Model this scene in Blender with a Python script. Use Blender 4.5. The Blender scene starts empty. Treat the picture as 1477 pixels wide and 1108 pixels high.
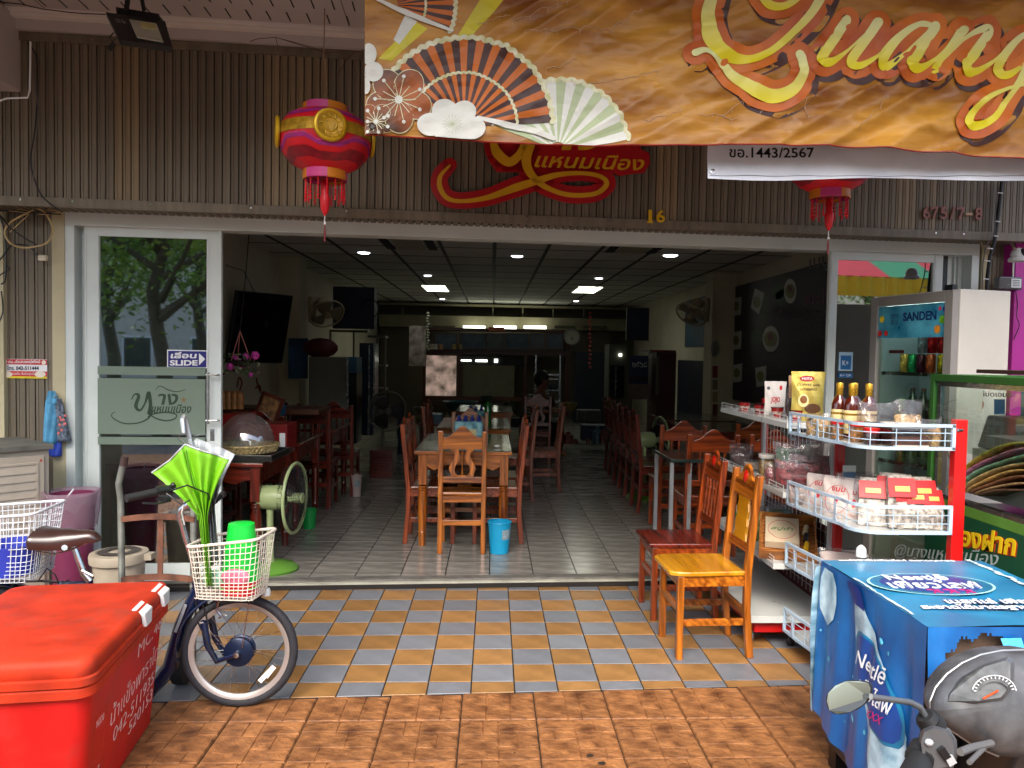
import bpy,math,random
from mathutils import Vector,Matrix,noise
import numpy as np
random.seed(7)
S = bpy.context.scene
COL = S.collection
PI = math.pi
# ------------------------------------------------------------------ camera
FPX,CXP,CYP,IW,IH = 1110.0,771.0,554.0,1477.0,1108.0
CAM = Vector((0,0,1.54)); ROLL = 0.018
_a = math.atan(0.0547); _p = math.atan(0.0386 * math.cos(_a))
Fw = Vector((math.sin(_a) * math.cos(_p),math.cos(_a) * math.cos(_p),-math.sin(_p)))
R0 = Vector((math.cos(_a),-math.sin(_a),0)); U0 = R0.cross(Fw)
Rt = R0 * math.cos(ROLL) + U0 * math.sin(ROLL); Up = -R0 * math.sin(ROLL) + U0 * math.cos(ROLL)
cd = bpy.data.cameras.new('camera'); cam = bpy.data.objects.new('camera',cd); COL.objects.link(cam)
cd.sensor_width = 36; cd.lens = FPX / IW * 36; cd.shift_x = -(CXP - IW / 2) / IW; cd.shift_y = (CYP - IH / 2) / IW
cd.clip_start = 0.05; cd.clip_end = 500
m3 = Matrix((Rt,Up,-Fw)).transposed()
cam.matrix_world = Matrix.Translation(CAM) @ m3.to_4x4()
S.camera = cam
# ------------------------------------------------------------------ light
w = bpy.data.worlds.new('World'); S.world = w; w.use_nodes = True
wn = w.node_tree.nodes; sky = wn.new('ShaderNodeTexSky'); sky.sky_type = 'NISHITA'; sky.sun_disc = False
SUN_EL,SUN_AZ = math.radians(46),math.radians(192)      # azimuth clockwise from +Y
sky.sun_elevation = SUN_EL; sky.sun_rotation = SUN_AZ; sky.dust_density = 4.0; sky.air_density = 1.0
wn['Background'].inputs[1].default_value = 0.15
w.node_tree.links.new(sky.outputs[0],wn['Background'].inputs[0])
sl = bpy.data.lights.new('sun','SUN'); sl.energy = 0.6; sl.angle = math.radians(32); sl.color = (1,.975,.94)
so = bpy.data.objects.new('sun',sl); COL.objects.link(so)
sd = Vector((math.sin(SUN_AZ) * math.cos(SUN_EL),math.cos(SUN_AZ) * math.cos(SUN_EL),math.sin(SUN_EL)))
so.rotation_euler = (-sd).to_track_quat('-Z','Y').to_euler(); so.location = (0,-6,9)
S.view_settings.view_transform = 'Standard'; S.view_settings.look = 'None'
S.view_settings.exposure = 1.95; S.view_settings.gamma = 1.0; S.view_settings.use_curve_mapping = False
S.cycles.max_bounces = 8; S.cycles.diffuse_bounces = 4; S.cycles.transparent_max_bounces = 16
S.cycles.use_denoising = True; S.cycles.sample_clamp_indirect = 8

# ------------------------------------------------------------------ pixel -> place
def ray(px,py): return (Fw * FPX + Rt * (px - CXP) - Up * (py - CYP)).normalized()
def at_y(px,py,Y):
    d = ray(px,py); return CAM + d * (Y / d.y)
def at_z(px,py,Z):
    d = ray(px,py); return CAM + d * ((Z - CAM.z) / d.z)
def at_x(px,py,X):
    d = ray(px,py); return CAM + d * (X / d.x)
FA = 0.05; FY = 5.06
EU = Vector((math.cos(FA),math.sin(FA),0)); EV = Vector((-math.sin(FA),math.cos(FA),0)); FO = Vector((0,FY,0))
def at_f(px,py,v=0.0):
    d = ray(px,py); t = (FO + EV * v - CAM).dot(EV) / d.dot(EV); return CAM + d * t
def FP(u,v,z): return FO + EU * u + EV * v + Vector((0,0,z))
def fu(px,py,v=0.0): return (at_f(px,py,v) - FO).dot(EU)
FM = Matrix.Translation(FO) @ Matrix.Rotation(FA,4,'Z')

# ------------------------------------------------------------------ materials
def lin(c):
    if isinstance(c,str):
        c = [int(c[i:i + 2],16) / 255 for i in (1,3,5)]
        c = [x / 12.92 if x < .04045 else ((x + .055) / 1.055) ** 2.4 for x in c]
    return tuple(c[:3])
MT = {}
def nd(nt,t,**k):
    n = nt.nodes.new(t)
    for a,b in k.items(): setattr(n,a,b)
    return n
def mat(name,col,rough=.5,metal=0,var=.12,scale=6,bump=0,bscale=60,coat=0,rand=0,stretch=None,dirt=0,spec=.5,emit=0,trans=0,sss=0,col2=None,sheen=0):
    if name in MT: return MT[name]
    m = bpy.data.materials.new(name); m.use_nodes = True; MT[name] = m; nt = m.node_tree; L = nt.links.new
    b = nt.nodes['Principled BSDF']; c = lin(col)
    b.inputs['Roughness'].default_value = rough; b.inputs['Metallic'].default_value = metal
    b.inputs['Coat Weight'].default_value = coat; b.inputs['Coat Roughness'].default_value = .15
    b.inputs['Specular IOR Level'].default_value = spec
    if trans: b.inputs['Transmission Weight'].default_value = trans
    if emit:
        b.inputs['Emission Color'].default_value = (*c,1); b.inputs['Emission Strength'].default_value = emit
    tc = nd(nt,'ShaderNodeTexCoord'); mp = nd(nt,'ShaderNodeMapping'); L(tc.outputs['Object'],mp.inputs[0])
    if stretch: mp.inputs['Scale'].default_value = stretch
    nz = nd(nt,'ShaderNodeTexNoise'); nz.inputs['Scale'].default_value = scale; nz.inputs['Detail'].default_value = 5
    L(mp.outputs[0],nz.inputs[0])
    rp = nd(nt,'ShaderNodeMapRange'); rp.inputs[1].default_value = .3; rp.inputs[2].default_value = .7
    L(nz.outputs[0],rp.inputs[0])
    mx = nd(nt,'ShaderNodeMix',data_type='RGBA'); L(rp.outputs[0],mx.inputs[0])
    c2 = lin(col2) if col2 else tuple(min(1,x * (1 + var)) for x in c)
    mx.inputs[6].default_value = (*[x * (1 - var) for x in c],1); mx.inputs[7].default_value = (*c2,1)
    out = mx.outputs[2]
    if dirt and scale:
        n2 = nd(nt,'ShaderNodeTexNoise'); n2.inputs['Scale'].default_value = scale * .6; n2.inputs['Detail'].default_value = 9; n2.inputs['Roughness'].default_value = .7
        L(tc.outputs['Object'],n2.inputs[0]); r2 = nd(nt,'ShaderNodeMapRange'); r2.inputs[1].default_value = .52; r2.inputs[2].default_value = .75
        r2.inputs[4].default_value = dirt; L(n2.outputs[0],r2.inputs[0])
        m2 = nd(nt,'ShaderNodeMix',data_type='RGBA'); L(r2.outputs[0],m2.inputs[0]); L(out,m2.inputs[6]); m2.inputs[7].default_value = (.09,.07,.05,1); out = m2.outputs[2]
    if rand:
        oi = nd(nt,'ShaderNodeObjectInfo'); r3 = nd(nt,'ShaderNodeMapRange'); r3.inputs[3].default_value = 1 - rand; r3.inputs[4].default_value = 1 + rand
        L(oi.outputs['Random'],r3.inputs[0]); hs = nd(nt,'ShaderNodeHueSaturation'); L(r3.outputs[0],hs.inputs['Value']); L(out,hs.inputs['Color']); out = hs.outputs[0]
    L(out,b.inputs['Base Color'])
    rr = nd(nt,'ShaderNodeMapRange'); rr.inputs[3].default_value = max(0,rough - .08); rr.inputs[4].default_value = min(1,rough + .1)
    L(nz.outputs[0],rr.inputs[0]); L(rr.outputs[0],b.inputs['Roughness'])
    if bump:
        n3 = nd(nt,'ShaderNodeTexNoise'); n3.inputs['Scale'].default_value = bscale; n3.inputs['Detail'].default_value = 4; L(mp.outputs[0],n3.inputs[0])
        bp = nd(nt,'ShaderNodeBump'); bp.inputs['Strength'].default_value = bump; bp.inputs['Distance'].default_value = .01
        L(n3.outputs[0],bp.inputs['Height']); L(bp.outputs[0],b.inputs['Normal'])
    return m
def wood(name,c1,c2,rough=.28,axis=2,scale=14,coat=.5):
    if name in MT: return MT[name]
    m = mat(name,c1,rough=rough,coat=coat,col2=c2,scale=scale,var=.15,rand=.14,stretch=[(.12,1.6,1.6),(1.6,.12,1.6),(1.6,1.6,.12)][axis],bump=.12,bscale=scale * 3)
    nt = m.node_tree
    wv = nd(nt,'ShaderNodeTexWave'); wv.bands_direction = 'DIAGONAL'; wv.inputs['Scale'].default_value = 9; wv.inputs['Distortion'].default_value = 7; wv.inputs['Detail'].default_value = 3
    mp = [n for n in nt.nodes if n.type == 'MAPPING'][0]; nt.links.new(mp.outputs[0],wv.inputs[0])
    hs = [n for n in nt.nodes if n.type == 'HUE_SAT'][0]; mx = nd(nt,'ShaderNodeMix',data_type='RGBA',blend_type='MULTIPLY')
    src = hs.outputs[0]; nt.links.new(src,mx.inputs[6]); rg = nd(nt,'ShaderNodeMapRange'); rg.inputs[3].default_value = .3; rg.inputs[4].default_value = 1.15
    nt.links.new(wv.outputs[1],rg.inputs[0]); cb = nd(nt,'ShaderNodeCombineColor')
    for i in range(3): nt.links.new(rg.outputs[0],cb.inputs[i])
    nt.links.new(cb.outputs[0],mx.inputs[7]); mx.inputs[0].default_value = .55
    nt.links.new(mx.outputs[2],nt.nodes['Principled BSDF'].inputs['Base Color'])
    return m
def glass(name,tint='#ffffff',refl=.08,rough=.02,milk=0,milkcol='#ffffff',wav=0,ior=1.5):
    """a pane or film: part mirror, part see-through, with an optional milky share"""
    if name in MT: return MT[name]
    m = bpy.data.materials.new(name); m.use_nodes = True; MT[name] = m; nt = m.node_tree; L = nt.links.new
    for n in list(nt.nodes):
        if n.type == 'BSDF_PRINCIPLED': nt.nodes.remove(n)
    out = [n for n in nt.nodes if n.type == 'OUTPUT_MATERIAL'][0]
    tr = nd(nt,'ShaderNodeBsdfTransparent'); tr.inputs[0].default_value = (*lin(tint),1)
    gl = nd(nt,'ShaderNodeBsdfGlossy'); gl.inputs['Roughness'].default_value = rough; gl.inputs[0].default_value = (1,1,1,1)
    fr = nd(nt,'ShaderNodeFresnel'); fr.inputs[0].default_value = ior; ad = nd(nt,'ShaderNodeMath',operation='ADD'); ad.use_clamp = True; ad.inputs[1].default_value = refl
    L(fr.outputs[0],ad.inputs[0]); mx = nd(nt,'ShaderNodeMixShader')
    ge = nd(nt,'ShaderNodeNewGeometry'); iv = nd(nt,'ShaderNodeMath',operation='SUBTRACT'); iv.inputs[0].default_value = 1; L(ge.outputs['Backfacing'],iv.inputs[1]); mu = nd(nt,'ShaderNodeMath',operation='MULTIPLY'); L(ad.outputs[0],mu.inputs[0]); L(iv.outputs[0],mu.inputs[1]); L(mu.outputs[0],mx.inputs[0]); L(tr.outputs[0],mx.inputs[1]); L(gl.outputs[0],mx.inputs[2])
    if wav:
        nz = nd(nt,'ShaderNodeTexNoise'); nz.inputs['Scale'].default_value = wav; nz.inputs['Detail'].default_value = 4
        tc = nd(nt,'ShaderNodeTexCoord'); L(tc.outputs['Object'],nz.inputs[0]); bp = nd(nt,'ShaderNodeBump'); bp.inputs['Strength'].default_value = .6; bp.inputs['Distance'].default_value = .02
        L(nz.outputs[0],bp.inputs['Height']); L(bp.outputs[0],gl.inputs['Normal']); L(bp.outputs[0],fr.inputs['Normal'])
    o = mx.outputs[0]
    if milk:
        df = nd(nt,'ShaderNodeBsdfDiffuse'); df.inputs[0].default_value = (*lin(milkcol),1); m2 = nd(nt,'ShaderNodeMixShader'); m2.inputs[0].default_value = milk
        L(o,m2.inputs[1]); L(df.outputs[0],m2.inputs[2]); o = m2.outputs[0]
    L(o,out.inputs[0]); return m

# ------------------------------------------------------------------ mesh builder
WM = {}
class MB:
    def __init__(s,T=None): s.v = []; s.f = []; s.m = []; s.mi = 0; s.T = T or Matrix()
    def add(s,vs,fs):
        n = len(s.v); T = s.T; s.v += [T @ Vector(v) for v in vs]; s.f += [tuple(i + n for i in f) for f in fs]; s.m += [s.mi] * len(fs)
    def box(s,x0,x1,y0,y1,z0,z1,tp=0,tpy=None):
        tpy = tp if tpy is None else tpy
        s.add([(x0,y0,z0),(x1,y0,z0),(x1,y1,z0),(x0,y1,z0),(x0 + tp,y0 + tpy,z1),(x1 - tp,y0 + tpy,z1),(x1 - tp,y1 - tpy,z1),(x0 + tp,y1 - tpy,z1)],
              [(3,2,1,0),(4,5,6,7),(0,1,5,4),(1,2,6,5),(2,3,7,6),(3,0,4,7)])
    def bar(s,p,q,wx,wy,up=(0,0,1)):
        p = Vector(p); q = Vector(q); d = (q - p).normalized(); u = Vector(up)
        if abs(d.dot(u)) > .95: u = Vector((0,1,0))
        a = d.cross(u).normalized() * wx / 2; b = a.cross(d).normalized() * wy / 2
        s.add([p - a - b,p + a - b,p + a + b,p - a + b,q - a - b,q + a - b,q + a + b,q - a + b],
              [(0,1,2,3),(7,6,5,4),(1,0,4,5),(2,1,5,6),(3,2,6,7),(0,3,7,4)])
    def tube(s,pts,r,seg=6,closed=False,caps=True):
        pts = [Vector(p) for p in pts]; n = len(pts); rs = r if isinstance(r,(list,tuple)) else [r] * n
        vs = []; pn = None
        for i,p in enumerate(pts):
            if closed: d = pts[(i + 1) % n] - pts[i - 1]
            else: d = pts[min(i + 1,n - 1)] - pts[max(i - 1,0)]
            d = d.normalized() if d.length > 1e-9 else Vector((0,0,1))
            if pn is None: pn = d.orthogonal().normalized()
            pn = (pn - d * pn.dot(d)); pn = pn.normalized() if pn.length > 1e-6 else d.orthogonal().normalized()
            b = d.cross(pn)
            for k in range(seg):
                a = 2 * PI * k / seg; vs.append(p + (pn * math.cos(a) + b * math.sin(a)) * rs[i])
        fs = []
        for i in range(n if closed else n - 1):
            j = (i + 1) % n
            for k in range(seg):
                l = (k + 1) % seg; fs.append((i * seg + k,i * seg + l,j * seg + l,j * seg + k))
        if caps and not closed: fs += [tuple(range(seg))[::-1],tuple((n - 1) * seg + k for k in range(seg))]
        s.add(vs,fs)
    def cyl(s,p,q,r0,r1=None,seg=14): s.tube([p,q],[r0,r0 if r1 is None else r1],seg)
    def lathe(s,prof,seg=20,c=(0,0,0),sx=1,sy=1,a0=0,a1=2 * PI):
        full = abs(a1 - a0 - 2 * PI) < 1e-6; n = seg if full else seg + 1; vs = []; fs = []
        for r,z in prof:
            for k in range(n):
                a = a0 + (a1 - a0) * k / seg; vs.append((c[0] + r * math.cos(a) * sx,c[1] + r * math.sin(a) * sy,c[2] + z))
        for i in range(len(prof) - 1):
            for k in range(seg):
                l = (k + 1) % n; fs.append((i * n + k,i * n + l,(i + 1) * n + l,(i + 1) * n + k))
        s.add(vs,fs)
    def prism(s,poly,d,z0=0):
        """outline in the XY plane, thickness along +Z"""
        n = len(poly); s.add([(x,y,z0) for x,y in poly] + [(x,y,z0 + d) for x,y in poly],
            [tuple(range(n))[::-1],tuple(range(n,2 * n))] + [(i,(i + 1) % n,n + (i + 1) % n,n + i) for i in range(n)])
    def prismx(s,poly,d,x0=0):
        """outline (y,z), thickness along X"""
        n = len(poly); s.add([(x0,y,z) for y,z in poly] + [(x0 + d,y,z) for y,z in poly],
            [tuple(range(n))[::-1],tuple(range(n,2 * n))] + [(i,(i + 1) % n,n + (i + 1) % n,n + i) for i in range(n)])
    def prismy(s,poly,d,y0=0):
        """outline (x,z), thickness along Y"""
        n = len(poly); s.add([(x,y0,z) for x,z in poly] + [(x,y0 + d,z) for x,z in poly],
            [tuple(range(n)),tuple(range(n,2 * n))[::-1]] + [(i,n + i,n + (i + 1) % n,(i + 1) % n) for i in range(n)])
    def sph(s,c,r,sx=1,sy=1,sz=1,seg=12,rings=7):
        s.lathe([(r * math.sin(PI * i / rings),-r * sz * math.cos(PI * i / rings)) for i in range(rings + 1)],seg,c,sx,sy)
    def grid(s,fn,nu,nv):
        s.add([fn(i / nu,j / nv) for j in range(nv + 1) for i in range(nu + 1)],
              [(j * (nu + 1) + i,j * (nu + 1) + i + 1,(j + 1) * (nu + 1) + i + 1,(j + 1) * (nu + 1) + i) for j in range(nv) for i in range(nu)])
    def build(s,name,ma,parent=None,smooth=False,bevel=0,label=None,w=False,solid=0,sub=0,ang=40,kind=None,org=None):
        off = Vector((0,0,0))
        if parent is None and kind != 'structure':
            if org is None and s.v:
                xs = [v.x for v in s.v]; ys = [v.y for v in s.v]; org = ((min(xs) + max(xs)) / 2,(min(ys) + max(ys)) / 2,min(v.z for v in s.v))
            off = Vector(org or (0,0,0))
        vs = s.v
        if parent is not None and w:
            I = WM[parent.name].inverted(); vs = [I @ v for v in vs]
        me = bpy.data.meshes.new(name); me.from_pydata([tuple(v - off) for v in vs],[],s.f)
        ms = ma if isinstance(ma,(list,tuple)) else [ma]
        for x in ms: me.materials.append(x)
        if len(ms) > 1: me.polygons.foreach_set('material_index',s.m)
        if smooth:
            me.polygons.foreach_set('use_smooth',[True] * len(me.polygons)); me.set_sharp_from_angle(angle=math.radians(ang))
        me.validate(); me.update()
        o = bpy.data.objects.new(name,me); COL.objects.link(o); o.location = off
        if parent is not None: o.parent = parent; WM[o.name] = WM[parent.name]
        else: WM[o.name] = Matrix.Translation(off)
        if solid: md = o.modifiers.new('solid','SOLIDIFY'); md.thickness = solid; md.offset = 0
        if bevel: md = o.modifiers.new('bevel','BEVEL'); md.width = bevel; md.segments = 2; md.limit_method = 'ANGLE'; md.angle_limit = math.radians(35); md.harden_normals = False
        if sub: md = o.modifiers.new('sub','SUBSURF'); md.levels = sub; md.render_levels = sub
        if label: o['label'] = label
        if kind: o['kind'] = kind
        return o
def thing(name,label,cat,loc=(0,0,0),rz=0,group=None):
    o = bpy.data.objects.new(name,None); COL.objects.link(o); o.location = loc; o.rotation_euler = (0,0,rz); o.empty_display_size = .05
    WM[o.name] = Matrix.Translation(Vector(loc)) @ Matrix.Rotation(rz,4,'Z')
    return tag(o,label,cat,group)
def tag(o,label,cat,group=None):
    o['label'] = label; o['category'] = cat
    if group: o['group'] = group
    return o
def inst(name,src,parent,loc,rz=0,label=None):
    o = src.copy(); o.name = name; COL.objects.link(o); o.parent = parent; o.location = loc; o.rotation_euler = (0,0,rz)
    WM[o.name] = WM[parent.name] if parent else Matrix()
    return o
def dup(root,loc,rz=0,label=None,group=None,scale=None):
    r = root.copy(); COL.objects.link(r); r.location = loc; r.rotation_euler = (0,0,rz)
    if scale: r.scale = scale
    WM[r.name] = Matrix.Translation(Vector(loc)) @ Matrix.Rotation(rz,4,'Z')
    if label: r['label'] = label
    if group: r['group'] = group
    for ch in list(root.children):
        c = ch.copy(); COL.objects.link(c); c.parent = r
        for g in list(ch.children):
            e = g.copy(); COL.objects.link(e); e.parent = c
    return r
# text
def text_mesh(body,shear=0,bold=0,ext=.02,spacing=1.0,res=3):
    cu = bpy.data.curves.new('lettering','FONT'); cu.body = body; cu.size = 1; cu.shear = shear; cu.offset = bold; cu.extrude = ext; cu.resolution_u = res; cu.space_character = spacing
    o = bpy.data.objects.new('lettering',cu); COL.objects.link(o)
    dg = bpy.context.evaluated_depsgraph_get(); me = bpy.data.meshes.new_from_object(o.evaluated_get(dg),depsgraph=dg)
    bpy.data.objects.remove(o); vs = [v.co.copy() for v in me.vertices]; fs = [tuple(p.vertices) for p in me.polygons]; bpy.data.meshes.remove(me)
    return vs,fs
TXT = []
def put_text(name,body,bl,br,tl,ma,parent,shear=0,bold=0,thick=.003,w=True,fn=None,spacing=1.0,label=None):
    """lay the lettering into the parallelogram bottom-left, bottom-right, top-left (3-D points)"""
    vs,fs = text_mesh(body,shear,bold,spacing=spacing)
    if not vs: return None
    x0 = min(v.x for v in vs); x1 = max(v.x for v in vs); y0 = min(v.y for v in vs); y1 = max(v.y for v in vs)
    bl = Vector(bl); ex = Vector(br) - bl; ey = Vector(tl) - bl; n = ex.cross(ey).normalized(); mb = MB()
    out = []
    for v in vs:
        a = (v.x - x0) / (x1 - x0); b = (v.y - y0) / (y1 - y0); c = thick if v.z > 0 else -.0005
        out.append(fn(a,b,c) if fn else bl + ex * a + ey * b + n * c)
    mb.add(out,fs); return mb.build(name,ma,parent,w=w,label=label)
# ------------------------------------------------------------------ palette
WHITE_AL = mat('white_aluminium','#ccd6d3',.35,var=.05,scale=3,dirt=.12)
WHITE_P = mat('white_painted_soffit','#b9b4b2',.7,var=.06,scale=2,dirt=.1)
CREAM = mat('cream_wall_paint','#b5ad8c',.8,var=.08,scale=3,dirt=.25)
SLATM = mat('brown_cladding','#6e6555',.5,var=.22,scale=3,rand=.16,stretch=(8,8,.5),dirt=.3)
SLATL = mat('tan_cladding','#85755a',.45,var=.18,scale=3,rand=.12,stretch=(8,8,.6),dirt=.15)
DARK = mat('dark_cavity','#15161a',.7)
BLK = mat('black_plastic','#101114',.4,var=.2)
BLKR = mat('black_rubber','#191a1b',.65,var=.25,scale=20)
STEEL = mat('brushed_steel','#b9bcbc',.25,metal=1,var=.1,scale=20)
CHROME = mat('chrome','#dadde0',.12,metal=1,var=.05)
WHITEP = mat('white_plastic','#d3d8d8',.35,var=.05,dirt=.08)
OCHRE = mat('ochre_tile_glaze','#8f6a3e',.3,var=.26,scale=9,rand=.13,bump=.04,bscale=90,dirt=.28,coat=.05,spec=.4)
GREYT = mat('grey_blue_tile_glaze','#70747a',.3,var=.14,scale=9,rand=.11,bump=.04,bscale=90,dirt=.25,coat=.05,spec=.4)
GROUT = mat('dark_grout','#1c1815',.9,var=.3,scale=12)
PAVE = mat('brown_embossed_paver','#643a1c',.6,var=.35,scale=11,rand=.12,bump=1.0,bscale=30,stretch=(1.1,1.4,1),dirt=.35,col2='#a06c3e')
MARBLE = mat('grey_marbled_floor_tile','#85837c',.17,var=.5,scale=3.2,rand=.07,stretch=(1,3.4,1),dirt=.35,coat=.1,spec=.4)
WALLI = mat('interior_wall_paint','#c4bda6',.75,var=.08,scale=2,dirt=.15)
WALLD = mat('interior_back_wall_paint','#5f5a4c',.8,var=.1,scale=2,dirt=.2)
CEILM = mat('ceiling_board','#d2d0c8',.8,var=.08,scale=4,rand=.08)
CEILG = mat('ceiling_grid_metal','#141514',.6)
ASPH = mat('asphalt','#4a4a4a',.9,var=.25,scale=10,bump=.3)

# ------------------------------------------------------------------ ground, porch, floor
mb = MB(); mb.box(-90,90,-90,-1.6,-.35,-.16); mb.build('street',ASPH,kind='structure')
mb = MB(); mb.box(-30,30,-1.6,5.2,-.35,-.012); pv = mb.build('pavement',GROUT,kind='structure')
def porch_y(x): return 3.445 + .045 * x
def thr_y(x): return FY - .03 + .05 * x
def clip(poly,fn):
    out = []
    for i in range(len(poly)):
        a,b = poly[i],poly[(i + 1) % len(poly)]; da,db = fn(a),fn(b)
        if da >= 0: out.append(a)
        if (da >= 0) != (db >= 0):
            t = da / (da - db); out.append((a[0] + (b[0] - a[0]) * t,a[1] + (b[1] - a[1]) * t))
    return out
def tilemesh(name,poly,ma,parent,top=.0,thick=.01,ch=.002):
    """a flat tile with a small chamfer; origin at its first corner"""
    ox,oy = poly[0]; cx = sum(p[0] for p in poly) / len(poly); cy = sum(p[1] for p in poly) / len(poly); m = MB(); n = len(poly)
    def ins(p):
        d = math.hypot(p[0] - cx,p[1] - cy) or 1; return (p[0] + (cx - p[0]) / d * ch,p[1] + (cy - p[1]) / d * ch)
    lo = [(x - ox,y - oy,-thick) for x,y in poly]; mi = [(x - ox,y - oy,-ch * .7) for x,y in poly]; hi = [(ins(p)[0] - ox,ins(p)[1] - oy,0) for p in poly]
    m.add(lo + mi + hi,[tuple(range(2 * n,3 * n))] + [(i,(i + 1) % n,n + (i + 1) % n,n + i) for i in range(n)] + [(n + i,n + (i + 1) % n,2 * n + (i + 1) % n,2 * n + i) for i in range(n)])
    o = m.build(name,ma,parent); o.location = (ox,oy,top); return o
# porch slab and checker tiles
mb = MB(); X0,X1 = -3.5,3.9
mb.add([(X0,porch_y(X0),-.3),(X1,porch_y(X1),-.3),(X1,thr_y(X1) + .05,-.3),(X0,thr_y(X0) + .05,-.3),(X0,porch_y(X0),-.004),(X1,porch_y(X1),-.004),(X1,thr_y(X1) + .05,-.004),(X0,thr_y(X0) + .05,-.004)],
       [(3,2,1,0),(4,5,6,7),(0,1,5,4),(1,2,6,5),(2,3,7,6),(3,0,4,7)])
porch = mb.build('porch_floor',GROUT,kind='structure')
G = .0030; full = {}
for i in range(-17,20):
    for j in range(-9,4):
        x = -.076 + .2 * i; y = 4.565 + .2 * j
        if x < X0 or x > X1 - .2: continue
        poly = [(x + G,y + G),(x + .2 - G,y + G),(x + .2 - G,y + .2 - G),(x + G,y + .2 - G)]
        och = (i + j) % 2 == 0
        ma = OCHRE if och else GREYT
        c = clip(clip(poly,lambda p: p[1] - porch_y(p[0]) - .003),lambda p: thr_y(p[0]) - p[1])
        if len(c) < 3: continue
        if c == poly:
            k = och
            if k in full: o = inst('tile',full[k],porch,(x + G,y + G,random.uniform(.0,.0012)))
            else: full[k] = tilemesh('tile',poly,ma,porch)
        else:
            ar = abs(sum(c[q][0] * c[(q + 1) % len(c)][1] - c[(q + 1) % len(c)][0] * c[q][1] for q in range(len(c)))) / 2
            if ar > 2e-4: tilemesh('tile',c,ma,porch)
# brown pavers, 0.32 m, each cast with smaller blocks
def paver(kind):
    m = MB(); s = .315; lay = {0: [(0,0,.5,.62),(0,.62,.3,1),(.3,.62,.5,1),(.5,0,1,.3),(.5,.3,.74,.68),(.74,.3,1,.68),(.5,.68,1,1)],
        1: [(0,0,.33,.33),(.33,0,1,.33),(0,.33,.62,.72),(.62,.33,1,.72),(0,.72,.45,1),(.45,.72,1,1)],
        2: [(0,0,.48,.48),(0,.48,.2,.75),(.2,.48,.48,.75),(0,.75,.48,1),(.48,0,.8,.24),(.8,0,1,.24),(.48,.24,1,.66),(.48,.66,.74,1),(.74,.66,1,1)]}[kind]
    m.box(0,s,0,s,-.03,-.0045)
    for a,b,c,d in lay:
        h = random.uniform(-.0008,.0008); g = .0022
        m.box(a * s + g,c * s - g,b * s + g,d * s - g,-.0045,h,.0012)
    return m
pm = []
for k in range(3):
    o = paver(k).build('paver',PAVE,pv); o.location = (-.11 + .32 * k,2.5,0); pm.append(o)
for i in range(-11,13):
    for j in range(-1,5):
        x = -.11 + .32 * i; y = 3.19 - .32 * j
        if (i,y) in ((0,2.5),): continue
        k = random.randrange(3)
        if y + .315 > porch_y(x + .16) - .004:
            s = .315; yy = porch_y(x + .16) - .006
            if y > yy - .03: continue
            m = MB(); ymax = yy - y
            m.box(0,s,0,ymax,-.03,-.0045)
            cuts = [0,random.uniform(.3,.5),random.uniform(.6,.8),1]
            for q in range(3): m.box(cuts[q] * s + .002,cuts[q + 1] * s - .002,.002,ymax - .002,-.0045,0,.0022)
            o = m.build('paver',PAVE,pv); o.location = (x,y,0)
        else:
            o = inst('paver',pm[k],pv,(x + random.uniform(-.001,.001),y,random.uniform(-.002,0)))
for o in pm: o.location.y = 3.19 - .32 * 6
mb = MB(); mb.box(-30,30,-1.6,1.25,-.3,-.002); 
mb.build('pavement_continuation',PAVE,kind='structure')
# interior floor
RXL,RXR,RYB,FZ,CZ = -2.76,3.45,18.8,.035,2.74
mb = MB(); mb.add([(RXL - .3,thr_y(RXL) - .02,-.3),(RXR + .2,thr_y(RXR) - .02,-.3),(RXR + .2,RYB + .3,-.3),(RXL - .3,RYB + .3,-.3)] + [(RXL - .3,thr_y(RXL) - .02,FZ - .006),(RXR + .2,thr_y(RXR) - .02,FZ - .006),(RXR + .2,RYB + .3,FZ - .006),(RXL - .3,RYB + .3,FZ - .006)],
       [(3,2,1,0),(4,5,6,7),(0,1,5,4),(1,2,6,5),(2,3,7,6),(3,0,4,7)])
flo = mb.build('interior_floor',GROUT,kind='structure')
ft = None; far = MB()
for i in range(-10,12):
    for j in range(-1,46):
        x = .3 * i; y = 5.2 + .3 * j; g = .0032
        if x < RXL - .25 or x > RXR: continue
        poly = [(x + g,y + g),(x + .3 - g,y + g),(x + .3 - g,y + .3 - g),(x + g,y + .3 - g)]
        if y < 8.0:
            c = clip(poly,lambda p: p[1] - thr_y(p[0]) - .09)
            if len(c) < 3: continue
            if c == poly:
                if ft: inst('tile',ft,flo,(x + g,y + g,FZ))
                else: ft = tilemesh('tile',poly,MARBLE,flo,FZ)
            else:
                if abs(sum(c[q][0] * c[(q + 1) % len(c)][1] - c[(q + 1) % len(c)][0] * c[q][1] for q in range(len(c)))) > 1e-3: tilemesh('tile',c,MARBLE,flo,FZ)
        else: far.box(x + g,x + .3 - g,y + g,y + .3 - g,FZ - .006,FZ,.001)
far.build('far_tiles',MARBLE,flo,kind='stuff')
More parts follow.
